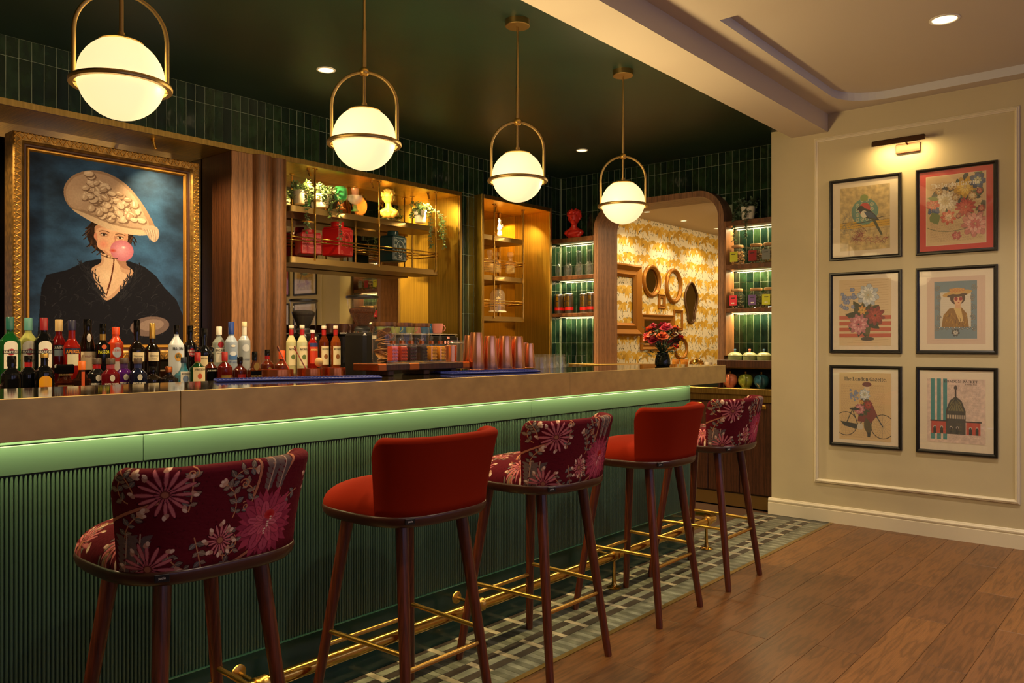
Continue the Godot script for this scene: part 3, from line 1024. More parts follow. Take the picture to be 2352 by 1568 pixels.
func build_floor() -> void:
	var f := slab("floor", "brown oak plank floor of the room", "floor", Vector3(-2.2, -0.12, -5.12), Vector3(6.4, -0.012, 2.8), mat(rgb(70, 46, 30), 0.6))
	var rows := 15
	var wd := 0.186
	var long := 1.22
	for r in rows:
		var z := -1.985 + wd * (r + 0.5)
		var x := 0.9 - fmod(r * 0.47, 1.0) * long
		while x < 5.94:
			var x0 := maxf(x, 0.5)
			var x1 := minf(x + long, 5.938)
			if x1 - x0 > 0.02:
				var key := "plank%.3f%d" % [x1 - x0, rng.randi() % 3]
				if not cache.has(key):
					var g := Geo.new().box(Vector3.ZERO, Vector3(x1 - x0 - 0.001, 0.012, wd - 0.001), 0.0012)
					var off := Vector2(rng.randf(), rng.randf())
					for i in g.v.size():
						g.u[i] = Vector2(g.v[i].z / wd * 0.9, g.v[i].x / 1.3) + off
					cache[key] = g.mesh()
				obj(f, "plank", cache[key], M.planks[rng.randi() % 6], Vector3((x0 + x1) * 0.5, -0.006, z) - f.position)
			x += long
	# patterned mosaic strip along the bar: stacked sage bricks and a woven band of brown, sage and cream
	var bed := slab("floor_mosaic", "sage brown and cream woven mosaic floor along the bar foot", "floor", Vector3(0.2, -0.012, -2.60), Vector3(5.93, -0.003, -2.0), mat(rgb(74, 72, 62), 0.8))
	var sage := [rgb(150, 152, 132), rgb(122, 124, 104), rgb(142, 140, 120), rgb(112, 114, 96)]
	var dark := [rgb(74, 62, 52), rgb(64, 54, 46)]
	var mats := {}
	var all := []
	var per := 0.165
	var u := per / 5.0
	var cols := [[-2.124, -2.012, "f"], [-2.249, -2.124, "b"], [-2.374, -2.249, "f"], [-2.499, -2.374, "b"], [-2.59, -2.499, "f"]]
	var nper := int((5.92 - 0.3) / per) + 1
	for k in range(0, nper):
		var x := 5.672 - per * (k - 1) - 0.0165
		for ci in cols.size():
			var c: Array = cols[ci]
			if c[2] == "f":
				for j in 5:
					var xx := x - u * j - (u * 2.0 if ci == 2 else 0.0)
					all.append([xx, xx + u, c[0], c[1], sage[(j + k) % 2 + (2 if rng.randf() < 0.25 else 0)]])
			else:
				all.append([x, x + u, c[0], c[1], rgb(206, 192, 162) if rng.randf() < 0.8 else rgb(190, 178, 152)])
				var th: float = (c[1] - c[0]) / 3.0
				for q in 3:
					all.append([x + u - per, x, c[0] + th * q, c[0] + th * (q + 1), dark[rng.randi() % 2] if q != 1 else sage[0]])
	var near := []
	for a in all:
		if a[1] > 5.925:
			a[1] = 5.925
		if a[1] - a[0] > 0.004:
			near.append(a)
	near.sort_custom(func(p, q): return Vector2(p[0], p[2]).length() < Vector2(q[0], q[2]).length())
	var seen := []
	var rest := []
	for a in near:
		var vis: bool = a[0] > 1.75 and a[2] > -2.5
		if vis and seen.size() < 300:
			seen.append(a)
		else:
			rest.append(a)
	for a in seen:
		var key: Color = a[4]
		if not mats.has(key):
			mats[key] = tri_tex(mat(key, 0.42), M.tiles[0].albedo_texture, Vector3(2, 2, 2), true)
		var s := Vector3(snappedf(a[1] - a[0] - 0.0022, 0.0005), 0.006, snappedf(a[3] - a[2] - 0.0022, 0.0005))
		obj(bed, "tile", cbox(s, 0.0008), mats[key], Vector3((a[0] + a[1]) * 0.5, -0.003, (a[2] + a[3]) * 0.5) - bed.position)
	var by := {}
	for a in rest:
		if not by.has(a[4]):
			by[a[4]] = Geo.new()
		by[a[4]].box(Vector3((a[0] + a[1]) * 0.5, -0.003, (a[2] + a[3]) * 0.5) - bed.position, Vector3(a[1] - a[0] - 0.0022, 0.006, a[3] - a[2] - 0.0022))
	var am := ArrayMesh.new()
	var o := MeshInstance3D.new()
	for c in by:
		am.add_surface_from_arrays(Mesh.PRIMITIVE_TRIANGLES, by[c].mesh().surface_get_arrays(0))
		if not mats.has(c):
			mats[c] = tri_tex(mat(c, 0.42), M.tiles[0].albedo_texture, Vector3(2, 2, 2), true)
		am.surface_set_material(am.get_surface_count() - 1, mats[c])
	o.name = "tile_run"
	o.mesh = am
	o.set_meta("kind", "stuff")
	bed.add_child(o)
	slab("trim_floor", "narrow brass strip between the mosaic and the oak planks", "trim", Vector3(0.2, -0.012, -2.012), Vector3(5.925, 0.0012, -1.986), M.brass_old)

func build_bar() -> void:
	var zf := -2.33
	var zb := -2.86
	var x0 := -1.2
	var x1 := 4.90
	var bar := thing("bar_counter", "long bar counter with glossy dark top, bronze fascia and fluted green front", "bar counter", Vector3(0, 0, -2.5))
	var top := obj(bar, "stone_top", cbox(Vector3(x1 - x0 - 0.004, 0.020, zf - zb - 0.004), 0.002), M.counter, Vector3((x0 + x1) * 0.5, 1.146, (zf + zb) * 0.5 + 2.5))
	obj(bar, "top_core", cbox(Vector3(x1 - x0 - 0.02, 0.05, zf - zb - 0.02)), M.black_matt, Vector3((x0 + x1) * 0.5, 1.11, (zf + zb) * 0.5 + 2.5))
	# bronze fascia panels meeting at two joints
	var j1 := on_z(415, 940, zf).x
	var j2 := on_z(1309.5, 870, zf).x
	for s in [[x0, j1], [j1, j2], [j2, x1]]:
		obj(bar, "fascia_panel", cbox(Vector3(s[1] - s[0] - 0.0016, 0.113, 0.012), 0.0015), M.fascia, Vector3((s[0] + s[1]) * 0.5, 1.0995, zf - 0.006 + 2.5))
	obj(bar, "end_fascia", cbox(Vector3(0.012, 0.113, zf - zb), 0.003), M.fascia, Vector3(x1 - 0.006, 1.0995, (zf + zb) * 0.5 + 2.5))
	obj(bar, "carcass", cbox(Vector3(4.705 - x0, 1.085, 0.36)), M.black_matt, Vector3((x0 + 4.705) * 0.5, 0.5425, -2.685 + 2.5))
	obj(bar, "end_panel", cbox(Vector3(0.014, 1.04, 0.38), 0.002), M.green_panel, Vector3(4.707, 0.52, -2.68 + 2.5))
	obj(bar, "head_strip", cbox(Vector3(4.712 - x0, 0.030, 0.012), 0.002), M.green_panel, Vector3((x0 + 4.712) * 0.5, 1.032, -2.499 + 2.5))
	var k1 := on_z(333, 1030, -2.48).x
	var k2 := on_z(1225, 950, -2.48).x
	for s in [[x0, k1], [k1, k2], [k2, 4.712]]:
		obj(bar, "front_band", cbox(Vector3(s[1] - s[0] - 0.0014, 0.082, 0.024), 0.002), M.green_panel, Vector3((s[0] + s[1]) * 0.5, 0.974, -2.5015 + 2.5))
	obj(bar, "flute_backing", cbox(Vector3(4.712 - x0, 0.70, 0.008)), M.green_panel, Vector3((x0 + 4.712) * 0.5, 0.581, -2.501 + 2.5))
	obj(bar, "skirt", cbox(Vector3(4.712 - x0, 0.232, 0.022), 0.002), M.green_skirt, Vector3((x0 + 4.712) * 0.5, 0.116, -2.491 + 2.5))
	# flutes: half round sticks, each its own part as far as 300, the far ones joined
	var pitch := 0.0118
	var g := Geo.new()
	var pr := []
	for i in 7:
		var a := PI * i / 6.0
		pr.append(Vector2(cos(a) * 0.0053, sin(a) * 0.0068))
	g.t = Transform3D(Basis(Vector3(1, 0, 0), Vector3(0, 0, 1), Vector3(0, -1, 0)), Vector3(0, 0, 0))
	g.extrude(pr, -0.349, 0.349, 0.3)
	var stick := g.mesh()
	var far := Geo.new()
	var n := 0
	var x := 0.70
	while x < 4.705:
		var at := Vector3(x, 0.581, -2.497 + 2.5)
		if n < 300:
			obj(bar, "flute", stick, M.green_panel, at)
		else:
			far.t = Transform3D(Basis(Vector3(1, 0, 0), Vector3(0, 0, 1), Vector3(0, -1, 0)), at)
			far.extrude(pr, -0.349, 0.349, 0.3)
		x += pitch
		n += 1
	var fo := obj(bar, "flute_run", far.mesh(), M.green_panel)
	fo.set_meta("kind", "stuff")
	# light strip under the overhang
	obj(bar, "light_strip", cbox(Vector3(4.7 + 0.2, 0.006, 0.012)), M.lit_strip, Vector3(2.25, 1.082, -2.462 + 2.5))
	for i in 3:
		area_light("counter_strip_lamp", Vector3(0.6 + i * 1.64, 1.076, -2.462), Vector3(0, -1, -0.75), Vector2(1.63, 0.012), Color(1.0, 0.89, 0.62), 1.9, Vector3.FORWARD)

func build_back_bar() -> void:
	var t := thing("back_bar_counter", "dark back bar counter with a raised step for the tall bottles", "counter", Vector3(2.0, 0, -4.5))
	obj(t, "base", cbox(Vector3(7.6, 0.91, 0.60)), M.walnut_dark, Vector3(0, 0.455, 0.02))
	obj(t, "worktop", cbox(Vector3(7.7, 0.04, 1.10), 0.003), M.counter, Vector3(-0.05, 0.93, -0.05))
	obj(t, "bottle_step", cbox(Vector3(5.4, 0.15, 0.28), 0.003), M.walnut_dark, Vector3(-1.3, 1.025, 0.06))

func build_foot_rail() -> void:
	var t := thing("foot_rail", "polished brass foot rail on slender posts along the bar", "foot rail", Vector3(0, 0, -2.350))
	var y := 0.172
	var pts := [Vector3(-0.8, y, 0), Vector3(1.0, y, 0), Vector3(2.6, y, 0), Vector3(4.70, y, 0)]
	for i in 9:
		var a := PI * 0.5 * i / 8.0
		pts.append(Vector3(4.72 + sin(a) * 0.15, y, -0.15 + cos(a) * 0.15))
	pts.append(Vector3(4.87, y, -0.50))
	obj(t, "rail", Geo.new().tube(pts, 0.0245, 18).mesh(), M.brass_shine)
	var post := lathe(smooth([Vector2(0.0, 0.0), Vector2(0.038, 0.0), Vector2(0.040, 0.003)], 1) + [Vector2(0.040, 0.005), Vector2(0.034, 0.008), Vector2(0.018, 0.013), Vector2(0.013, 0.022), Vector2(0.0105, 0.05), Vector2(0.0085, 0.10), Vector2(0.008, 0.15)], 20)
	for x in [0.42, 1.48, 2.54, 3.60, 4.66]:
		obj(t, "post", post, M.brass_shine, Vector3(x, 0, 0))
		var cg := Geo.new()
		cg.t = Transform3D(Basis(Vector3(0, -1, 0), Vector3(1, 0, 0), Vector3(0, 0, 1)), Vector3(x, y, 0))
		cg.lathe([Vector2(0.0246, -0.022), Vector2(0.029, -0.022), Vector2(0.029, -0.012), Vector2(0.0275, -0.010), Vector2(0.0275, 0.010), Vector2(0.029, 0.012), Vector2(0.029, 0.022), Vector2(0.0246, 0.022)], 20)
		obj(t, "collar", cg.mesh(), M.brass)
		obj(t, "wall_bracket", rod(Vector3(x, y, -0.02), Vector3(x, y + 0.006, -0.128), 0.007), M.brass)
		var fg := Geo.new()
		fg.t = Transform3D(Basis(Vector3(1, 0, 0), Vector3(0, 0, 1), Vector3(0, -1, 0)), Vector3(x, y + 0.006, -0.1305))
		fg.lathe([Vector2(0, 0.010), Vector2(0.012, 0.009), Vector2(0.026, 0.004), Vector2(0.028, 0.0)].map(func(p): return Vector2(p.x, p.y)), 20)
		obj(t, "wall_flange", fg.mesh(), M.brass)

func seat_edge(a: float, hw: float, hd: float, e: float) -> Vector2:
	# superellipse; a = 0 points to +z (the back of the stool)
	var s := sin(a)
	var c := cos(a)
	return Vector2(signf(s) * pow(absf(s), 2.0 / e) * hw, signf(c) * pow(absf(c), 2.0 / e) * hd)

func floral_tex() -> ImageTexture:
	# plum ground with rambling stems, star-shaped pink blossoms and one large peony
	var a := Art.new(1024, 512, rgb(98, 22, 34))
	var g := RandomNumberGenerator.new()
	g.seed = 8
	var stem := rgb(196, 136, 96)
	var lf := [rgb(122, 108, 96), rgb(106, 98, 88), rgb(138, 118, 100), rgb(112, 110, 108)]
	for i in 700:
		var p := Vector2(g.randf(), g.randf())
		a.leaf(p, p + Vector2(g.randf_range(-0.008, 0.008), g.randf_range(-0.016, 0.016)), 0.3, rgb(80, 16, 28))
	# long wandering stems with paired leaves, bells and tendrils
	for i in 30:
		var p := Vector2((i % 6 + g.randf()) / 6.0, (i / 6 + g.randf()) / 5.0)
		var an0 := g.randf() * TAU
		var pts := [p]
		var dirn := an0
		var bend := g.randf_range(-0.28, 0.28)
		for k in 12:
			dirn += bend
			p += Vector2(cos(dirn) * 0.011, sin(dirn) * 0.022)
			pts.append(p)
		a.line(pts, 0.0062, rgb(70, 20, 24))
		a.line(pts, 0.0045, stem)
		for k in [2, 5, 8, 11]:
			for sd in [-1.0, 1.0]:
				var b: Vector2 = pts[k]
				var an: float = dirn - bend * (12 - k) + sd * 1.05
				var d := Vector2(cos(an) * 0.030, sin(an) * 0.060) * g.randf_range(0.75, 1.1)
				a.leaf(b, b + d * 1.10, 0.36, rgb(62, 20, 28))
				a.leaf(b, b + d, 0.32, lf[g.randi() % 4])
				a.line([b, b + d * 0.9], 0.0022, rgb(166, 146, 126))
		var e: Vector2 = pts[-1]
		if i % 2:
			var tp := []
			for k in 18:
				var th := k * 0.55 + dirn
				tp.append(e + Vector2(cos(th), sin(th) * 2.0) * 0.020 * (1.0 - k / 19.0))
			a.line(tp, 0.0038, stem)
		else:
			for k in 3:
				var an: float = dirn + (k - 1) * 0.5
				var q := e + Vector2(cos(an) * 0.018, sin(an) * 0.036)
				a.line([e, q], 0.004, stem)
				a.ell(q.x, q.y, 0.012, 0.014, rgb(206, 166, 138), an, 12)
				a.ell(q.x + cos(an) * 0.006, q.y + sin(an) * 0.012, 0.006, 0.011, rgb(230, 204, 178), an + 1.3, 10)
	# thick twisting main stems
	for q in [[Vector2(0.54, 0.02), Vector2(0.60, 0.18), Vector2(0.56, 0.42)], [Vector2(0.78, 0.02), Vector2(0.68, 0.20), Vector2(0.66, 0.42)], [Vector2(0.20, 1.0), Vector2(0.42, 0.95), Vector2(0.58, 0.80)], [Vector2(0.0, 0.65), Vector2(0.10, 0.48), Vector2(0.27, 0.38)]]:
		a.curve(q[0], q[1], q[2], 0.014, rgb(70, 22, 24), 16)
		a.curve(q[0], q[1], q[2], 0.010, rgb(188, 122, 92), 16)
	# pairs of feathered acanthus leaves
	for p in [Vector2(0.61, 0.44), Vector2(0.655, 0.44), Vector2(0.12, 1.02), Vector2(0.165, 1.02)]:
		var sx := -1.0 if p.x == 0.61 or p.x == 0.12 else 1.0
		var tip: Vector2 = p + Vector2(sx * 0.03, -0.42)
		for k in 9:
			var s := k / 9.0
			var b: Vector2 = p.lerp(tip, 0.1 + s * 0.85)
			for sd in [-1.0, 1.0]:
				a.leaf(b, b + Vector2(sd * 0.030 * (0.5 + s), -0.055), 0.24, rgb(118, 100, 94) if sd * sx < 0 else rgb(104, 90, 88))
		a.line([p, tip], 0.005, rgb(188, 160, 138))
	for f in [Vector3(0.27, 0.34, 0.088), Vector3(0.21, 0.84, 0.088), Vector3(0.87, 0.34, 0.078), Vector3(0.93, 0.82, 0.08), Vector3(0.44, 0.70, 0.055), Vector3(0.03, 0.36, 0.06)]:
		for k in 16:
			var an := TAU * k / 16.0 + g.randf() * 0.12
			var r: float = f.z * g.randf_range(0.82, 1.06)
			var c := Vector2(f.x, f.y)
			var tip := c + Vector2(cos(an) * r, sin(an) * r * 2.0)
			var mid := c.lerp(tip, 0.66)
			a.line([c, tip], 0.010, rgb(60, 14, 24))
			a.line([c, mid], 0.0065, rgb(184, 96, 104))
			a.ell(mid.x, mid.y, r * 0.36, r * 0.17, rgb(150, 66, 80), an, 12)
			a.ell(mid.x, mid.y, r * 0.34, r * 0.12, rgb(206, 122, 124), an, 12)
			if k % 2 == 0:
				a.ell(tip.x, tip.y, 0.013, 0.016, rgb(196, 150, 128), an + 0.8, 12)
				a.ell(tip.x + cos(an + 0.7) * 0.007, tip.y + sin(an + 0.7) * 0.014, 0.009, 0.012, rgb(234, 208, 184), an, 10)
		a.ell(f.x, f.y, 0.014, 0.028, rgb(120, 60, 54))
		a.ell(f.x, f.y, 0.010, 0.020, rgb(176, 116, 88))
	# peony
	for k in 30:
		var an := TAU * k / 30.0
		var r: float = 0.125 * (1.0 + 0.10 * sin(k * 2.7))
		a.leaf(Vector2(0.62, 0.64), Vector2(0.62 + cos(an) * r, 0.64 + sin(an) * r * 2.0), 0.16, rgb(150, 52, 76) if k % 2 else rgb(176, 66, 90))
	a.bloom(0.62, 0.63, 0.10, [rgb(166, 54, 80), rgb(190, 72, 96), rgb(204, 92, 110)], 9, 4)
	a.shade(0.635, 0.58, 0.022, 0.035, rgb(190, 60, 60), rgb(176, 28, 30))
	for k in 8:
		a.ell(0.642 - 0.004 * k + 0.004 * sin(k * 2.0), 0.60 + k * 0.016, 0.005, 0.006, rgb(238, 214, 190), 0, 8)
	return a.tex()

func build_stools() -> void:
	var tex := floral_tex()
	var floral := mat(Color(0.9, 0.88, 0.86), 0.9, 0.0, {"metallic_specular": 0.2})
	floral.albedo_texture = tex
	floral.normal_enabled = true
	floral.normal_texture = bump_tex(256, 256, 91, 8.0, 8.0, 1.5, 2)
	floral.normal_scale = 0.25
	var hw := 0.254
	var hd := 0.250
	var e := 3.0
	var y_plate := 0.716
	var top := 1.006
	# plate
	var plate := Geo.new()
	plate.surf(func(s, t):
		var a: float = s * TAU
		var prof := [Vector2(0.0, 0.0), Vector2(0.86, 0.0), Vector2(0.95, 0.004), Vector2(0.985, 0.014), Vector2(1.0, 0.030), Vector2(0.99, 0.040), Vector2(0.9, 0.042)]
		var f: float = t * 6.0
		var i := mini(int(f), 5)
		var p: Vector2 = prof[i].lerp(prof[i + 1], f - i)
		var q := seat_edge(a, hw * p.x, hd * p.x, e)
		return Vector3(q.x, y_plate + p.y, q.y), 56, 12, true)
	var plate_mesh := plate.mesh()
	var cushion := Geo.new()
	cushion.surf(func(s, t):
		var a: float = s * TAU
		var k: float = cos(t * PI * 0.5)
		var kk: float = pow(k, 0.55)
		var q := seat_edge(a, hw * 0.985 * kk, hd * 0.985 * kk, e)
		return Vector3(q.x, y_plate + 0.040 + 0.082 * sin(t * PI * 0.5), q.y), 56, 14, true)
	for i in cushion.v.size():
		cushion.u[i] = Vector2(cushion.v[i].x / 0.72 + 0.2, cushion.v[i].z / 0.36 + 0.6)
	var cushion_mesh := cushion.mesh()
	# backrest shell: closed section swept round the rear of the seat
	var A := 1.22
	var back := Geo.new()
	var H := top - (y_plate + 0.040)
	back.surf(func(s, t):
		var a: float = lerpf(-A, A, s)
		var end: float = 1.0 - absf(s - 0.5) * 2.0
		var arc: float = end * A * 0.30
		var r := 0.06
		var drop: float = 0.0 if arc > r else r - sqrt(maxf(0.0, r * r - (r - arc) * (r - arc)))
		var hh: float = H - drop
		var th: float = 0.046 * sqrt(clampf(arc / 0.02, 0.0, 1.0))
		# section: down the outside, under, up the inside, over the top
		var c: float = t * 4.0
		var off: float
		var y: float
		if c < 1.0:
			off = 0.0
			y = lerpf(hh - 0.02, 0.0, c)
		elif c < 1.5:
			off = (c - 1.0) * 2.0
			y = 0.0
		elif c < 2.8:
			off = 1.0
			y = (c - 1.5) / 1.3 * (hh - 0.02)
		else:
			var w: float = (c - 2.8) / 1.2 * PI
			off = 0.5 + 0.5 * cos(w)
			y = hh - 0.02 + 0.02 * sin(w)
		var lean: float = 0.046 * pow(clampf(y / H, 0.0, 1.2), 1.3) * (1.0 - 0.45 * pow(absf(2.0 * s - 1.0), 5.0)) - 0.003
		var q := seat_edge(a, hw + lean - off * th, hd + lean * 0.9 - off * th, e)
		return Vector3(q.x, y_plate + 0.040 + y, q.y), 72, 40, false)
	for i in back.v.size():
		var p := back.v[i]
		var al := atan2(p.x, p.z)
		back.u[i] = Vector2(0.51 + al * 0.27 / 0.72, 1.0 - (p.y - y_plate - 0.04) / 0.36 - 0.14)
	var back_mesh := back.mesh()
	var tab := cbox(Vector3(0.034, 0.019, 0.004), 0.001)
	var word := lettering("pazia", 0.007)
	var defs := [
		[1.09, 1, "plum floral bar stool beside the orange velvet stool, below the big portrait"],
		[1.88, 0, "orange red velvet bar stool between two plum floral stools, before the syrup bottles"],
		[2.605, 1, "plum floral bar stool standing between the two orange velvet stools"],
		[3.42, 0, "orange red velvet bar stool before the copper shakers"],
		[4.13, 1, "plum floral bar stool at the far end of the bar beside the cabinet"]]
	for d in defs:
		var s := thing("bar_stool", d[2], "bar stool", Vector3(d[0], 0, -2.085), 0.0, "bar stools along the foot rail")
		var m: Material = floral if d[1] else M.red_velvet
		obj(s, "seat_plate", plate_mesh, M.seat_wood)
		obj(s, "seat_cushion", cushion_mesh, m)
		obj(s, "backrest", back_mesh, m)
		var lg := {}
		for q in [[-1, 1], [1, 1], [-1, -1], [1, -1]]:
			var foot := Vector3(q[0] * (0.198 if q[1] > 0 else 0.230), 0, (0.228 if q[1] > 0 else 0.222) * q[1])
			var head := Vector3(q[0] * 0.135, y_plate + 0.008, 0.135 * q[1])
			obj(s, "leg", Geo.new().tube([foot, foot.lerp(head, 0.01), foot.lerp(head, 0.5), head], [0.0135, 0.0155, 0.0185, 0.0225], 16).mesh(), M.leg_wood)
			lg[q] = [foot, head]
		var lvl := 0.285
		for pr in [[[-1, 1], [1, 1], 0.26], [[-1, -1], [1, -1], 0.26], [[-1, 1], [-1, -1], 0.31], [[1, 1], [1, -1], 0.31]]:
			var u0: Vector3 = lg[pr[0]][0].lerp(lg[pr[0]][1], pr[2] / y_plate)
			var u1: Vector3 = lg[pr[1]][0].lerp(lg[pr[1]][1], pr[2] / y_plate)
			obj(s, "stretcher", rod(u0, u1, 0.0085, -1.0, 12), M.brass)
		var q2 := seat_edge(-0.62, hw, hd, e)
		var tb := obj(s, "maker_tab", tab, M.black, Vector3(q2.x * 1.004, y_plate + 0.026, q2.y * 1.008), Vector3(0, -0.36, 0))
		obj(tb, "lettering", word, M.white, Vector3(0, 0, 0.0024))

func build_pendants() -> void:
	var yc := 2.905
	var i := 0
	for x in [1.123, 2.091, 3.059, 4.027]:
		var at := Vector3(x, yc, -2.565)
		var lbl: String = ["opal globe pendant in brass hoop before the portrait", "opal globe pendant in brass hoop over the syrup bottles", "opal globe pendant in brass hoop over the copper shakers", "opal globe pendant in brass hoop before the arch"][i]
		var t := thing("globe_pendant", lbl, "pendant lamp", at, atan2(-x, 2.565) + [0.02, -0.12, 0.1, 0.05][i] + PI, "globe pendants over the bar")
		i += 1
		var gy := 2.128 - yc
		obj(t, "canopy", lathe([Vector2(0, -0.032), Vector2(0.058, -0.032), Vector2(0.061, -0.029), Vector2(0.061, 0.0), Vector2(0, 0.0)], 32), M.brass_old)
		obj(t, "rod", rod(Vector3(0, -0.03, 0), Vector3(0, gy + 0.30, 0), 0.0055), M.brass_old)
		obj(t, "sleeve", rod(Vector3(0, gy + 0.44, 0), Vector3(0, gy + 0.29, 0), 0.0085), M.brass_old)
		obj(t, "joint_ball", lathe(smooth([Vector2(0, gy + 0.252), Vector2(0.014, gy + 0.257), Vector2(0.02, gy + 0.271), Vector2(0.014, gy + 0.285), Vector2(0, gy + 0.29)], 3), 20), M.brass)
		obj(t, "lower_rod", rod(Vector3(0, gy + 0.255, 0), Vector3(0, gy + 0.135, 0), 0.007), M.brass_old)
		var hoop := []
		var R := 0.132
		hoop.append(Vector3(-R, gy - 0.026, 0))
		hoop.append(Vector3(-R, gy + 0.06, 0))
		for k in 17:
			var a := PI - PI * k / 16.0
			hoop.append(Vector3(cos(a) * R, gy + 0.135 + sin(a) * 0.135, 0))
		hoop.append(Vector3(R, gy + 0.06, 0))
		hoop.append(Vector3(R, gy - 0.026, 0))
		obj(t, "hoop", Geo.new().tube(hoop, 0.007, 12).mesh(), M.brass_old)
		obj(t, "ring", lathe([Vector2(0.134, gy - 0.028), Vector2(0.148, gy - 0.028), Vector2(0.150, gy - 0.024), Vector2(0.150, gy - 0.018), Vector2(0.148, gy - 0.014), Vector2(0.134, gy - 0.014), Vector2(0.134, gy - 0.028)], 48), M.brass_old)
		obj(t, "cap", lathe([Vector2(0.062, gy + 0.108), Vector2(0.066, gy + 0.113), Vector2(0.045, gy + 0.124), Vector2(0.012, gy + 0.130), Vector2(0.011, gy + 0.145), Vector2(0, gy + 0.146)], 28), M.brass_old)
		var pr := []
		for k in 15:
			var a := -PI * 0.5 + (PI * 0.5 + 1.02) * k / 14.0
			pr.append(Vector2(maxf(cos(a), 0.0) * 0.1275, gy + sin(a) * 0.1275))
		pr.append(Vector2(0.0, gy + 0.1095))
		obj(t, "globe", lathe(pr, 36), M.lit_globe)
		omni("pendant_lamp", at + Vector3(0, gy, 0), Color(1.0, 0.86, 0.61), 1.0, 0.12)

func frame_profile(parent: Node3D, hw: float, hh: float, prof: Array, m: Material, called := "frame_side") -> void:
	# mitred picture frame about the origin in x,y facing +z; prof: Vector2(inset, height)
	for k in 4:
		var g := Geo.new()
		for i in prof.size() - 1:
			var q := []
			for e in [[i, -1], [i, 1], [i + 1, 1], [i + 1, -1]]:
				var p: Vector2 = prof[e[0]]
				var sx: float = (hw - p.x) * e[1]
				var sy: float = (hh - p.x) * e[1]
				match k:
					0: q.append(Vector3(sx, hh - p.x, p.y))
					1: q.append(Vector3(-sx, -hh + p.x, p.y))
					2: q.append(Vector3(hw - p.x, -sy, p.y))
					3: q.append(Vector3(-hw + p.x, sy, p.y))
			q.reverse()
			g.face(q)
		obj(parent, called, g.mesh(), m)

func picture_quad(w: float, h: float) -> ArrayMesh:
	return Geo.new().extrude([Vector2(-w, -h) * 0.5, Vector2(w, -h) * 0.5, Vector2(w, h) * 0.5, Vector2(-w, h) * 0.5], -0.001, 0.001).mesh()

